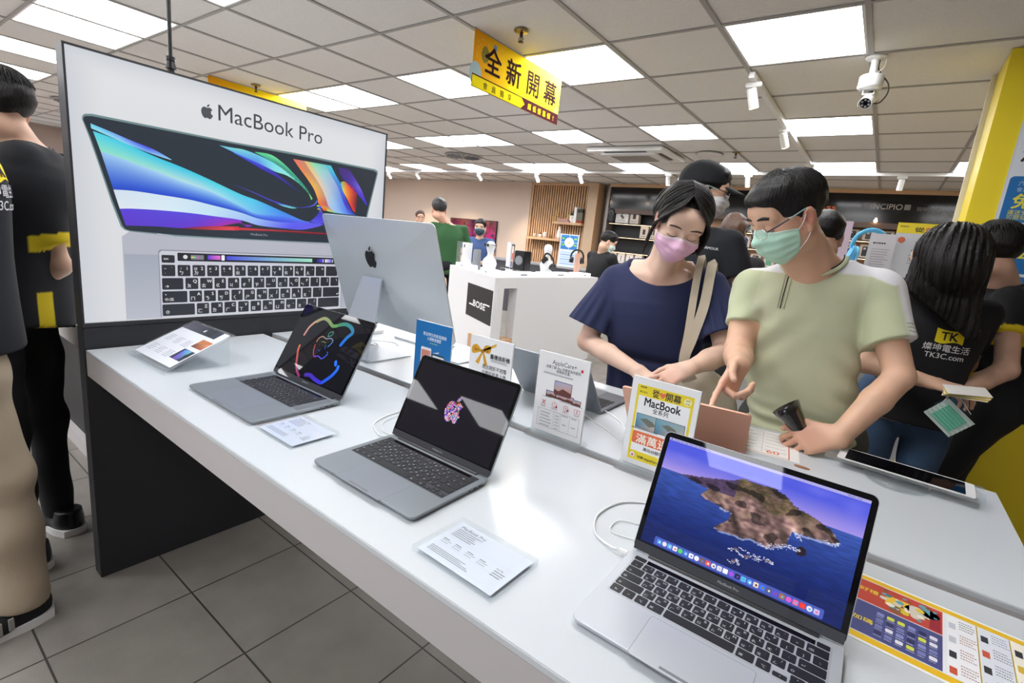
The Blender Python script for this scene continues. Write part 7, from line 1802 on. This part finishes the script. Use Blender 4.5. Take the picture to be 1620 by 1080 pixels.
for i in range(330):
    q = -1 if i % 2 else 1; s_ = rd.random() ** 1.3; up = rd.uniform(0, .007); pts = []
    for k in range(6):
        a_ = V3(*fr[q][k]); b_ = V3(*bk[q][k]); p = a_ * (1 - s_) + b_ * s_
        c_ = V3(0, -.02, .042); v = p - c_; rr_ = math.sqrt((v[0] / .086) ** 2 + (v[1] / .106) ** 2 + (v[2] / .091) ** 2)
        tgt = 1.0 + up / .09 + (.0 if k < 4 else .02)
        if k < 5 or q > 0: p = c_ + v * (max(rr_, tgt) / rr_ if rr_ < tgt else 1 + up / .09)
        p = p + V3(rd.gauss(0, .0012), rd.gauss(0, .0012), rd.gauss(0, .0012)); pts.append(H.w(*p))
    if q > 0 and .10 < s_ < .62: pts = pts[:4]
    paths.append(pts)
for i in range(16):        # loose strands by the ear
    x0 = .084 + rd.uniform(0, .006); paths.append([H.w(.078, .035, .03), H.w(x0, .030, .0), H.w(x0 + .006, .028 + rd.uniform(-.008, .008), -.05), H.w(x0 + .002, .03 + rd.uniform(-.01, .01), -.10 - rd.uniform(0, .03))])
wchild(locks(paths, .0030, '', None, None).build('hair_strands', M_HAIR), t)
# top
F = Field((-1.05, 1.66, .70), (-.30, 2.12, 1.34), .0042)
F.loft(st, .02, grow=.004, n=2.3, wave=lambda x, y, T_, gx, gy, gz: .005 * np.sin(x * 95 + 2 * np.sin(gz * 6)) * np.clip((.93 - gz) / .08, 0, 1) - .012 * np.exp(-((gz - .945) / .018) ** 2))
F.cone(V3(-.715, 1.955, 1.235), V3(-.885, 1.935, 1.232), .08, .06, .03).cone(V3(-.715, 1.955, 1.235), V3(-.54, 1.97, 1.255), .08, .06, .03)
nk = V3(-.685, 1.87, 1.355)
F.warp(folds(21, .0035, 9, .4, 8), .03)
F.ell(nk, (.160, .150, .118), .006, 'sub'); F.cone(V3(-.70, 1.95, 1.30), V3(-.69, 1.93, 1.39), .10, .105, .006, 'sub')
def flare(F, a, b, r0, r1, hem, seed, down=V3(0, 0, -1)):
    d = (b - a) / np.linalg.norm(b - a); S_ = Field(F.lo, F.lo, F.h); S_.n = F.n; S_.f = np.full(F.n, 1.0, np.float32)
    S_.cone(a, b, r0, r1, .01); e1 = np.cross(d, V3(0, 1, 0)); e1 /= np.linalg.norm(e1); e2 = np.cross(d, e1)
    def wv(x, y, z):
        px, py, pz = x - a[0], y - a[1], z - a[2]; T_ = px * d[0] + py * d[1] + pz * d[2]; an = np.arctan2(px * e2[0] + py * e2[1] + pz * e2[2], px * e1[0] + py * e1[1] + pz * e1[2])
        return -.0045 * np.sin(an * 12 + 1.2 * np.sin(an * 3 + seed)) * np.clip((T_ - .05) / .10, 0, 1)
    S_.warp(wv, .03); S_.half(b - d * hem, d); S_.cone(b - d * (hem + .006), b + d * .05, r1 - .020, r1 - .018, .004, 'sub')
    kk = .014; hh = np.maximum(kk - np.abs(S_.f - F.f), 0) / kk; F.f = np.minimum(S_.f, F.f) - hh * hh * kk * .25
flare(F, shA + V3(.012, 0, .0), elA + V3(-.006, .0, .03), .060, .105, .03, 1)
flare(F, shB, elB + V3(-.004, .0, .03), .058, .092, .03, 2)
def navy(x, y, z): return np.tile(np.array(hexc('232a4e')), (len(x), 1)) * (1 - .25 * np.exp(-((z - .945) / .01) ** 2))[:, None]
F.mesh('top', M_CLOTH, t, navy, smooth=2)
legs('skirt_trousers', t, mat('navy_trouser', '20263f', rough=.9), ((-.77, 2.0, .78), (-.57, 2.0, .78)), ((-.77, 2.02, .10), (-.57, 2.02, .10)))
shoe(t, (-.77, 2.0, 0), math.pi, M_WPL); shoe(t, (-.57, 2.0, 0), math.pi, M_WPL)
# shoulder bag
t2 = thing('shoulder_bag', 'beige canvas shoulder bag hanging at the side of the woman in navy', 'bag', (-.47, 1.90, .80))
M_CANV = mat('beige_canvas', 'cfc3ad', rough=.9, bump=.5, bscale=260, var=.05)
def strap(pts, w, parent, nm='strap'):
    P_ = smooth_path(pts, 6); vs = []; fs = []
    for i, p in enumerate(P_):
        tg = (P_[min(i + 1, len(P_) - 1)] - P_[max(i - 1, 0)]).normalized(); s_ = tg.cross(Vector((.25, -1, .1))).normalized() * w
        n_ = tg.cross(s_).normalized() * .002
        vs += [p - s_ - n_, p + s_ - n_, p + s_ + n_, p - s_ + n_]
    for i in range(len(P_) - 1):
        for j in range(4): fs.append((4 * i + j, 4 * i + (j + 1) % 4, 4 * i + 4 + (j + 1) % 4, 4 * i + 4 + j))
    o = MB().add(vs, fs).build(nm, M_CANV); wchild(o, parent)
strap([(-.56, 2.03, 1.22), (-.572, 1.99, 1.352), (-.556, 1.91, 1.322), (-.538, 1.845, 1.22), (-.53, 1.825, 1.08), (-.53, 1.82, .97), (-.51, 1.84, .90)], .013, t2)
strap([(-.52, 2.03, 1.22), (-.530, 1.99, 1.335), (-.512, 1.91, 1.302), (-.498, 1.85, 1.19), (-.512, 1.83, 1.07), (-.525, 1.825, .98), (-.49, 1.85, .91)], .017, t2)
Fb = Field((-.66, 1.70, .50), (-.28, 2.1, 1.0), .008); Fb.ell((-.455, 1.915, .80), (.12, .06, .15), .02); Fb.warp(folds(31, .008, 12, .6, 7), .03)
Fb.mesh('bag_body', M_CANV, t2)
# ---------------------------------------------------------------- the other people
def figure(label, loc, f, head, sh, el, wr, hips, ank, top='17181d', skin='d9b096', trous=None, hair='short', female=False, res=.008, k=1.0, mask=None, look=None, chestw=.17, chestd=.11, sleeve=.55,
           topcol=None, parts=None, handd=None, shoes=True, waist=None, hem=None, sl_r=.058, roll=0, hres=.005, knee=None, arms=(0, 1), collar=False, legr=(.085, .062, .052)):
    """sh, el, wr: two points each (the person's right, then left); f: facing"""
    t = thing('person', label, 'person', (loc[0], loc[1], 0))
    f = V3(*f, 0) if len(f) == 2 else V3(*f); f = f / np.linalg.norm(f); r = np.cross(f, V3(0, 0, 1))
    H_ = Head(head, look if look is not None else (f[0], f[1], -.25), roll, k)
    sh = [V3(*q) for q in sh]; el = [V3(*q) for q in el]; wr = [V3(*q) for q in wr]; hips = [V3(*q) for q in hips]
    hc = (hips[0] + hips[1]) / 2; sc = (sh[0] + sh[1]) / 2; wv = sh[0] - sh[1]; wv /= np.linalg.norm(wv)
    wa = hips[0] - hips[1]; wa /= np.linalg.norm(wa)
    wst = hc * .6 + sc * .4 if waist is None else V3(*waist)
    st = [(hc + V3(0, 0, -.06), wa, chestw * .98, chestd * 1.15), (hc * .8 + wst * .2, wa, chestw * .95, chestd * 1.1), (wst, wa * .6 + wv * .4, chestw * .88, chestd * 1.02), (wst * .35 + sc * .65, wv, chestw, chestd * 1.08), (sc + V3(0, 0, -.02), wv, chestw * .92, chestd * .85), (sc + V3(0, 0, .045), wv, chestw * .45, chestd * .55)]
    P_ = np.array([*sh, *el, *wr, head, hc]); lo = P_.min(0) - .24; hi = P_.max(0) + .24; lo[2] = min(q[2] for q in (hc, *wr)) - .22
    B = Field(lo, hi, hres); H_.skin(B, female)
    B.cone(sc + V3(0, 0, .02), H_.w(0, -.03, -.07), .055, .050, .03); B.loft(st, .03, grow=-.014)
    for i in arms:
        B.cone(sh[i], el[i], .044, .038, .03).cone(el[i], el[i] * .55 + wr[i] * .45, .040, .036, .015).cone(el[i] * .55 + wr[i] * .45, wr[i], .036, .024, .012)
        d = wr[i] - el[i]; hd = (handd[i] if handd and handd[i] else (tuple(d), tuple(r * (1 if i == 0 else -1)), 1 if i == 0 else -1))
        hand(B, wr[i], hd[0], hd[1], curls=[(.5, .6, .3), (.6, .65, .3), (.65, .7, .3), (.7, .7, .3)], mirror=hd[2], sc=.92 if female else 1, k=.008)
    B.mesh('body', M_SKIN, t, skin_colour(skin))
    if mask: H_.mask(B, t, mask, wid=68, rim='f0f0f0')
    H_.brows(B, t, M_HAIR, lash=True) if look is not None else None
    F = Field((lo[0], lo[1], hc[2] - .22), (hi[0], hi[1], max(sh[0][2], sh[1][2]) + .14), res)
    F.loft(st, .02, grow=.002)
    for i in (0, 1): F.cone(sc * .75 + sh[i] * .25, sh[i], .065, .052, .03)
    if collar: F.cone(sc + V3(0, 0, .02), sc * .6 + H_.w(0, -.03, -.07) * .4 + V3(0, 0, .01), .074, .068, .01)
    hems = []
    for i in (0, 1):
        d = (el[i] - sh[i]); L_ = np.linalg.norm(d); d /= L_; hm = sh[i] + d * L_ * sleeve; hems.append((hm, d))
        S_ = Field(lo, lo, res); S_.lo = F.lo; S_.n = F.n; S_.f = np.full(F.n, 1.0, np.float32); S_.cone(sh[i], hm + d * .04, .054, sl_r, .01).half(hm, d); kk = .02
        hh = np.maximum(kk - np.abs(S_.f - F.f), 0) / kk; F.f = np.minimum(S_.f, F.f) - hh * hh * kk * .25
    F.warp(folds(int(abs(loc[0] * 100)) + 3, .0045, 10, .5, 8), .03)
    F.half((0, 0, hc[2] - .12 if hem is None else hem), (0, 0, -1)); F.cone(sc + V3(0, 0, .045), H_.w(0, -.03, -.06), .060, .075, .006, 'sub')
    tc = np.array(hexc(top))
    def tcol(x, y, z):
        c = np.tile(tc, (len(x), 1))
        if topcol: topcol(c, x, y, z, hems)
        return c
    F.mesh('shirt', M_CLOTH, t, tcol, smooth=2)
    legs('trousers', t, trous or M_TROUB, (tuple(hips[0]), tuple(hips[1])), ank, legr[0], legr[1], legr[2], knee=knee)
    if shoes:
        for a in ank: shoe(t, (a[0], a[1], 0), math.atan2(f[1], f[0]) - math.pi / 2, M_BPL)
    Fh = Field(H_.c - .19, H_.c + .19, hres * .9)
    if hair in ('short', 'cap'):
        short_hair(Fh, H_)
    elif hair in ('long', 'pony', 'bun'):
        H_.E(Fh, (0, -.018, .043), (.086, .106, .092), .01); H_.E(Fh, (0, .112, -.02), (.09, .070, .085), .008, 'sub'); H_.E(Fh, (0, .02, -.125), (.12, .11, .085), .01, 'sub')
        for q in (-1, 1): H_.E(Fh, (q * .095, .006, -.012), (.028, .026, .042), .006, 'sub')
    Fh.warp(folds(8, .002, 60, 1.0, 8), .02)
    hm_ = {'brown': M_HAIRB, 'grey': mat('greying_hair', '2c2b2c', rough=.5, bump=.5, bscale=160)}.get(parts, M_HAIR)
    Fh.mesh('hair', hm_, t)
    if hres < .007:
        scalp_locks(H_, 420, int(abs(loc[0] * 50)), .5, 1.36, dirs=(1.15, 5.13), parent=t, lift=.0025, rad=.0017, part=(0, .0, .13), rx=(.085, .105, .090), m=hm_)
    return t, H_, B, F, st
def drop(o): return o
def decal(F, art, origin, u, v, d, parent, name, off=.0015):
    """wrap flat artwork onto a cloth surface, pushed along d until it meets the cloth"""
    u = V3(*u); u = u / np.linalg.norm(u); v = V3(*v); v = v / np.linalg.norm(v); d = V3(*d); d = d / np.linalg.norm(d); vs = []
    for q in art.v:
        p = np.array(origin) + u * q[0] + v * q[1]; h_ = F.hit(p - d * .2, d, .45); vs.append(tuple((h_ if h_ is not None else p) - d * (off + q[2])))
    art.v = vs; art.f, art.c = art.f, art.c
    return wchild(art.build(name, mat('printed_cloth', attr=True, rough=.8)), parent)
def logo_art(s=1.0):
    A = Art(.0004); Y_ = 'f0d81c'
    xs = np.linspace(-.055, .058, 16); A.band([(x * s, (.083 - .008 * math.cos(x * 30)) * s + .004 * s) for x in xs], [(x * s, (.022 + .006 * math.sin(x * 60)) * s) for x in xs], Y_, Y_, rows=8); A.L = 4
    A.text('TK', 0, .034 * s, .055 * s, '1a1a1e', bold=.03, al='C')
    A.text('燦坤電生活', 0, -.018 * s, .038 * s, 'e4e4e6', bold=.012, al='C'); A.text('TK3C.com', 0, -.055 * s, .036 * s, 'e4e4e6', bold=.008, al='C'); return A

# man in black cap behind the pair
def capcol(c, x, y, z, hems): pass
t, H, B, F, st = figure('man in black cap and black shirt standing behind the woman, turned away', (-.80, 2.55), (.80, .60), (-.765, 2.50, 1.655), [(-.60, 2.48, 1.44), (-.98, 2.68, 1.42)], [(-.50, 2.52, 1.19), (-1.04, 2.66, 1.15)], [(-.42, 2.68, 1.0), (-.95, 2.85, 1.0)],
    [(-.70, 2.50, .92), (-.88, 2.62, .92)], ((-.72, 2.5, .09), (-.9, 2.62, .09)), top='1c1f25', hair='short', look=(.88, .40, -.12), mask='e8eaec', chestw=.20, chestd=.13, sl_r=.064, k=1.03)
Fc = Field(H.c - .19, H.c + .21, .005); H.E(Fc, (0, -.015, .052), (.093, .114, .094), .01); Fc2 = H.w(0, 0, .036); Fc.half(Fc2, H.d(0, .12, -1))
Fc.warp(lambda x, y, z: 0 * x, .01); Fc.mesh('cap', mat('black_cap', '17191d', rough=.85, bump=.3, bscale=400), t)
mb = MB(); n = 16; vs = []
for j in range(5):
    for i in range(n + 1):
        a = math.radians(-62 + 124 * i / n); r_ = j / 4
        vs.append(tuple(H.w(.088 * math.sin(a) * (1 - .12 * r_), .082 * math.cos(a) + .03 + r_ * .066 * math.cos(a * .9), .046 - .020 * r_ - .016 * (math.sin(a)) ** 2)))
fs = [(j * (n + 1) + i, j * (n + 1) + i + 1, (j + 1) * (n + 1) + i + 1, (j + 1) * (n + 1) + i) for j in range(4) for i in range(n)]
o = mb.add(vs, fs, smooth=True).build('cap_brim', mat('black_cap', '17191d')); md = o.modifiers.new('t', 'SOLIDIFY'); md.thickness = .003; wchild(o, t)
wchild(MB().box(-.008, .008, -.003, .003, -.012, .012, M=Matrix.Translation(Vector(tuple(H.w(-.02, -.122, .04))))).build('cap_buckle', M_CHROME), t)
glasses(H, t, M_CHROME, M_BPL, z=0, y=.108)
A = Art(.0004); A.fit('UNDER ARMOUR', -.065, .065, 0, .016, 'e8e8ea', bold=.01)
decal(F, A, (-.70, 2.42, 1.40), (.90, .28, -.06), (0, 0, 1), (-.25, .95, 0), t, 'shirt_lettering')

# long-haired staff member
def longcol(c, x, y, z, hems):
    m = (z < .80) & (x < .045); c[m] = hexc('eccf1e')
t, H, B, F, st = figure('woman with long black hair and black lettered shirt, back turned, leaflets in hand', (.20, 2.62), (-.30, .95), (.165, 2.52, 1.435), [(.345, 2.70, 1.255), (.055, 2.60, 1.25)], [(.345, 2.83, 1.03), (-.005, 2.44, 1.01)], [(.22, 2.92, 1.0), (.218, 2.42, .985)],
    [(.27, 2.66, .84), (.10, 2.62, .84)], ((.27, 2.68, .09), (.09, 2.62, .09)), top='16171b', trous=M_DENIM, hair='long', female=True, chestw=.168, chestd=.115, topcol=longcol, hem=.705, look=(-.62, .70, -.35), sleeve=.72, handd=[None, ((.95, -.20, -.05), (-.1, -.4, .9), -1)], k=1.0)
Fl = Field(H.c - V3(.24, .22, .42), H.c + V3(.24, .24, .15), .0045)
H.E(Fl, (0, -.02, .04), (.090, .108, .092), .01)
cdir = V3(.04, -.02, -1)
top_ = H.w(0, -.05, .02)
Fl.cone(top_, V3(.19, 2.53, 1.30), .104, .108, .03, flat=((.3, .95, 0), .75)); Fl.cone(V3(.19, 2.53, 1.30), V3(.245, 2.50, 1.21), .105, .062, .03, flat=((.2, .97, 0), .55)); Fl.cone(V3(.12, 2.50, 1.36), V3(.075, 2.49, 1.27), .05, .035, .03, flat=((.2, .97, 0), .6)); Fl.cone(V3(.22, 2.5, 1.27), V3(.290, 2.5, 1.18), .055, .028, .03); H.E(Fl, (0, -.045, -.02), (.100, .095, .12), .02)
H.E(Fl, (0, .115, -.03), (.085, .062, .085), .008, 'sub')
def strand(x, y, z): a = np.arctan2(y - 2.60, x - .18); return .0035 * np.sin(a * 46 + 3 * np.sin(z * 14) + 2 * np.sin(a * 9)) + .0018 * np.sin(a * 110 + z * 20)
Fl.warp(strand, .02); _cp, _cn = V3(.085, 2.5, 1.315), V3(-.16, 0, -.21) / .264; Fl.half(_cp, _cn); Fl.mesh('long_hair', M_HAIR, t)
rd = random.Random(33); paths = []
for i in range(170):
    a = rd.uniform(-2.9, .3); cx, cy = .172, 2.535; R0 = rd.uniform(.096, .104)
    pts = [H.w(0, -.02, .132)]
    for z_, q, dx in ((1.50, .085, 0), (1.42, .105, 0), (1.33, .113, .005), (1.27, .100, .03), (1.22, .07, .06)): pts.append((cx + dx + q * math.cos(a), cy + q * .8 * math.sin(a), z_ + rd.uniform(-.012, .012)))
    if rd.random() < .4: pts = pts[:-1]
    pts = [p for p in pts if (V3(*p) - _cp) @ _cn < .012]
    if len(pts) > 2: paths.append(pts)
wchild(locks(paths, .0038, '', None, None).build('hair_strands', M_HAIR), t)
decal(F, logo_art(.82), (.250, 2.5, 1.112), (.97, .16, -.03), (0.02, 0, 1), (-.15, 1, 0), t, 'back_lettering')
wchild(MB().tube([(.217 + .026 * math.sin(a), 2.42 + .006 * math.cos(a), .985 + .026 * math.cos(a)) for a in np.linspace(0, 6.28, 20)], .0016, 6).build('hair_tie', M_BPL), t)
t2 = thing('leaflets', 'yellow and white leaflets held behind the back of the long-haired woman', 'leaflets', (.315, 2.37, .972)); t2.scale = (.72, .8, .7)
for k in range(5):
    o = MB().box(-.085, .085, -.05, .05, k * .006, k * .006 + .0018, M=Matrix.Rotation(.10 * k - .2, 4, 'Z') @ Matrix.Rotation(-.10, 4, 'Y') @ Matrix.Rotation(.25, 4, 'X')); o.build('leaflet', [mat('leaflet_white', 'eeeae4', rough=.5), mat('leaflet_yellow', 'e8cf3a', rough=.5)][k % 2], t2)
t2 = thing('face_mask', 'mint and white face mask dangling from the hand of the long-haired woman', 'face mask', (.29, 2.38, .875))
Mm = Matrix.Rotation(math.radians(40), 4, 'Y') @ Matrix.Rotation(.12, 4, 'Z'); A = Art(.0006); wv_, nn_ = .082, 12
vs = []; fs = []
for j in range(nn_ + 1):
    for i in range(2): vs.append((-wv_ + 2 * wv_ * i, -.002 + .003 * (j % 2), -.045 + .09 * j / nn_))
for j in range(nn_): fs.append((2 * j, 2 * j + 1, 2 * j + 3, 2 * j + 2))
o = MB().add([tuple((v[0] * .72, v[1], v[2])) for v in vs], fs, 0, Mm).build('mask_sheet', mat('white_mask_edge', 'd8ece6', rough=.8), t2); md = o.modifiers.new('t', 'SOLIDIFY'); md.thickness = .0015
o = MB().add([tuple((v[0] * .5, v[1] - .003, v[2] * .7)) for v in vs], fs, 0, Mm).build('mask_pleats', mat('mint_mask', '7fd8bc', rough=.8), t2); md = o.modifiers.new('t', 'SOLIDIFY'); md.thickness = .001
MB().tube(smooth_path([(-.03, 0, .05), (-.015, -.01, .085), (.0, .0, .09), (.02, -.01, .075), (.055, 0, .03)]), .0016, 6).build('ear_loop', M_MLOOP, t2)

# ponytailed staff member with backpack
def ponycol(c, x, y, z, hems):
    m = (z < 1.0) & (y < 2.95) & (x < .47) & (x > .33); c[m] = hexc('eccf1e')
    for hm, d in hems:
        q = (x - hm[0]) * d[0] + (y - hm[1]) * d[1] + (z - hm[2]) * d[2]; m = (q > -.028) & (q < .02) & (np.hypot(x - hm[0], y - hm[1]) < .1); c[m] = hexc('eccf1e')
t, H, B, F, st = figure('ponytailed woman in black and yellow shirt, at the right edge', (.47, 3.0, ), (-.90, .30), (.330, 2.91, 1.497), [(.435, 3.12, 1.31), (.428, 2.86, 1.315)], [(.36, 3.24, 1.08), (.455, 2.72, 1.045)], [(.27, 3.1, .98), (.315, 2.60, .93)],
    [(.47, 3.0, .86), (.47, 2.84, .86)], ((.36, 3.0, .09), (.22, 2.84, .09)), top='17181c', hair='pony', female=True, chestw=.15, chestd=.105, topcol=ponycol, look=(-.92, .28, -.22), sleeve=.52, hem=.80, handd=[None, ((-.85, -.25, .15), (.1, -.9, .3), -1)], k=.98, collar=True)
Fp = Field(H.c - .30, H.c + .26, .005); Fp.cone(H.w(.0, -.115, .075), H.w(0, -.155, .075), .022, .034, .01); Fp.cone(H.w(0, -.155, .075), H.w(0, -.185, -.02), .034, .038, .02); Fp.cone(H.w(0, -.185, -.02), H.w(0, -.165, -.15), .036, .016, .02)
Fp.warp(lambda x, y, z: .003 * np.sin(np.arctan2(y - H.c[1], x - H.c[0] - .2) * 30 + 2 * np.sin(z * 30)), .02); Fp.mesh('ponytail', M_HAIR, t)
wchild(MB().tube([tuple(H.w(.026 * math.cos(a), -.125, .075 + .026 * math.sin(a))) for a in np.linspace(0, 6.28, 20)], .007, 8).build('hair_band', M_BPL), t)
t2 = thing('backpack', 'black backpack worn by the ponytailed woman at the right edge', 'backpack', (.66, 2.93, .85))
Fb = Field((.42, 2.62, .72), (.92, 3.2, 1.36), .008); Fb.ell((.65, 2.92, 1.03), (.10, .15, .25), .02); Fb.ell((.71, 2.92, .93), (.08, .13, .13), .03); Fb.warp(folds(41, .005, 12, .6, 7), .03); Fb.mesh('pack_body', mat('backpack_nylon', '141519', rough=.6, bump=.3, bscale=300), t2)
for yy in (2.92, 3.08): wchild(MB().tube(smooth_path([(.56, yy, 1.22), (.48, yy, 1.365), (.40, yy - .01, 1.34), (.345, yy - .02, 1.22), (.36, yy - .03, 1.08), (.46, yy - .03, .95), (.56, yy, .9)]), .022, 8, flat=.3).build('strap', mat('backpack_nylon', '141519')), t2)

# background people
t, H, B, F, st = figure('black-shirted man far behind, bent over by the oak post', (-2.86, 5.75), (.45, .85), (-2.83, 5.76, 1.425), [(-2.72, 5.72, 1.24), (-3.09, 5.86, 1.24)], [(-2.66, 5.85, 1.0), (-3.14, 6.0, 1.0)], [(-2.6, 6.05, .92), (-3.0, 6.2, .92)], [(-2.86, 5.72, .82), (-3.04, 5.78, .82)], ((-2.86, 5.72, .09), (-3.04, 5.82, .09)), top='17181b', res=.012, hres=.008, chestw=.19, look=(.75, .55, -.45), mask='d8e8e0', sleeve=1.0, k=1.02)
t, H, B, F, st = figure('grey-haired man in dark green shirt seen from behind, left of the headphone counter', (-4.50, 4.62), (-.80, .60), (-4.50, 4.46, 1.60), [(-4.34, 4.76, 1.40), (-4.52, 4.40, 1.40)], [(-4.28, 4.82, 1.13), (-4.52, 4.32, 1.13)], [(-4.5, 4.95, .95), (-4.75, 4.4, .95)], [(-4.38, 4.66, .90), (-4.5, 4.46, .90)], ((-4.38, 4.7, .09), (-4.52, 4.46, .09)), top='2f5c34', res=.012, hres=.008, chestw=.2, chestd=.14, look=(-.85, .5, -.1), sleeve=1.0, k=1.08, collar=True, skin='d8a890', parts='grey')
t, H, B, F, st = figure('man in a blue shirt and dark mask far behind, left of the white busts', (-5.0, 5.9), (.25, -.95), (-4.94, 5.78, 1.455), [(-5.13, 5.72, 1.26), (-4.82, 5.92, 1.26)], [(-5.2, 5.6, 1.03), (-4.74, 5.88, 1.0)], [(-5.05, 5.40, 1.05), (-4.8, 5.7, .95)], [(-5.06, 5.82, .86), (-4.9, 5.9, .86)], ((-5.06, 5.84, .09), (-4.9, 5.92, .09)), top='3f5888', res=.012, hres=.008, look=(.45, -.88, -.1), mask='2f4a55', k=1.0)
t, H, B, F, st = figure('woman with tied brown hair, far behind the desktop computer', (-7.0, 6.55), (.7, -.5), (-7.03, 6.5, 1.555), [(-7.15, 6.4, 1.34), (-6.9, 6.65, 1.34)], [(-7.1, 6.3, 1.1), (-6.85, 6.7, 1.1)], [(-7.0, 6.2, .95), (-6.8, 6.6, .95)], [(-7.1, 6.5, .9), (-6.97, 6.62, .9)], ((-7.1, 6.5, .09), (-6.97, 6.62, .09)), top='2b2b30', res=.014, hres=.009, female=True, hair='pony', look=(.75, -.5, -.25), parts='brown')
t, H, B, F, st = figure('woman with streaked brown hair seen from behind, between cap and pale green shirt', (-.94, 4.0), (-.1, .98), (-.955, 3.98, 1.565), [(-.78, 4.08, 1.34), (-1.12, 4.06, 1.34)], [(-.74, 4.1, 1.1), (-1.18, 4.1, 1.1)], [(-.75, 4.3, .95), (-1.1, 4.3, .95)], [(-.86, 4.1, .9), (-1.02, 4.1, .9)], ((-.86, 4.1, .09), (-1.02, 4.1, .09)), top='1b1c22', res=.012, hres=.008, female=True, hair='long', parts='brown', sleeve=1.0)
Fl = Field(H.c - .24, H.c + .16, .007); H.E(Fl, (0, -.02, .035), (.092, .11, .095), .01); Fl.cone(H.w(0, -.05, .0), H.w(0, -.03, -.17), .085, .07, .03); Fl.warp(folds(50, .006, 30, .5, 8), .02); Fl.mesh('long_hair', M_HAIRB, t)
t, H, B, F, st = figure('dark-haired person mostly hidden behind the neck of the man in pale green', (-.27, 3.02), (-.3, .95), (-.288, 2.98, 1.515), [(-.12, 3.1, 1.3), (-.42, 3.04, 1.3)], [(-.1, 3.1, 1.06), (-.46, 3.1, 1.06)], [(-.12, 3.0, .92), (-.42, 3.1, .92)], [(-.2, 3.08, .86), (-.35, 3.06, .86)], ((-.2, 3.1, .09), (-.35, 3.08, .09)), top='1b1c20', res=.012, hres=.007)

# staff at the left edge
def staffcol(c, x, y, z, hems):
    m = (z < .93) & (y < .20) & (x > -1.95); c[m] = hexc('eccf1e')
M_KHAKI = mat('khaki_cotton', 'b3a48e', rough=.95, bump=.4, bscale=240, var=.05, vscale=9)
t, H, B, F, st = figure('staff member in khaki trousers and black lettered shirt, cut by the left edge', (-2.08, .14), (-.10, -.99), (-2.10, .05, 1.70), [(-2.29, .15, 1.47), (-1.90, .17, 1.47)], [(-2.35, .12, 1.20), (-1.86, .10, 1.20)], [(-2.3, -.08, 1.02), (-1.95, -.10, 1.05)], [(-2.16, .15, .95), (-2.01, .16, .95)], ((-2.18, .17, .10), (-1.97, .245, .10)), top='15171d', trous=M_KHAKI, chestw=.205, chestd=.15, hem=.865, topcol=staffcol, sleeve=.6, shoes=False, knee=[V3(-2.17, .14, .5), V3(-1.985, .225, .5)], legr=(.098, .076, .066), res=.006)
shoe(t, (-2.18, .14, 0), math.pi + .1, mat('black_mesh_shoe', '17171a', rough=.8), stripes=True); shoe(t, (-1.96, .20, 0), math.pi + .25, mat('black_mesh_shoe', '17171a'), stripes=True)
decal(F, logo_art(1.0), (-1.985, .25, 1.345), (-.9, -.1, 0), (0, 0, 1), (-.25, -.97, 0), t, 'back_lettering')
def staff2(c, x, y, z, hems):
    m = (z < 1.0) & (y > .41) & (y < .46) & (x > -2.42); c[m] = hexc('eccf1e')
    for hm, d in hems:
        q = (x - hm[0]) * d[0] + (y - hm[1]) * d[1] + (z - hm[2]) * d[2]; m = (q > -.035) & (q < .02) & (np.hypot(x - hm[0], y - hm[1]) < .1); c[m] = hexc('eccf1e')
t, H, B, F, st = figure('black-haired man in black and yellow staff shirt beside the lit poster, facing left', (-2.55, .36), (-.92, -.35), (-2.53, .385, 1.612), [(-2.66, .50, 1.46), (-2.44, .42, 1.45)], [(-2.75, .48, 1.17), (-2.42, .485, 1.09)], [(-2.9, .4, 1.05), (-2.50, .36, .97)], [(-2.56, .42, .93), (-2.48, .30, .93)], ((-2.52, .44, .09), (-2.33, .30, .09)), top='14161c', chestw=.19, chestd=.14, topcol=staff2, sleeve=.78, hem=.84, look=(-.85, -.45, -.05), collar=True, res=.008, sl_r=.066)
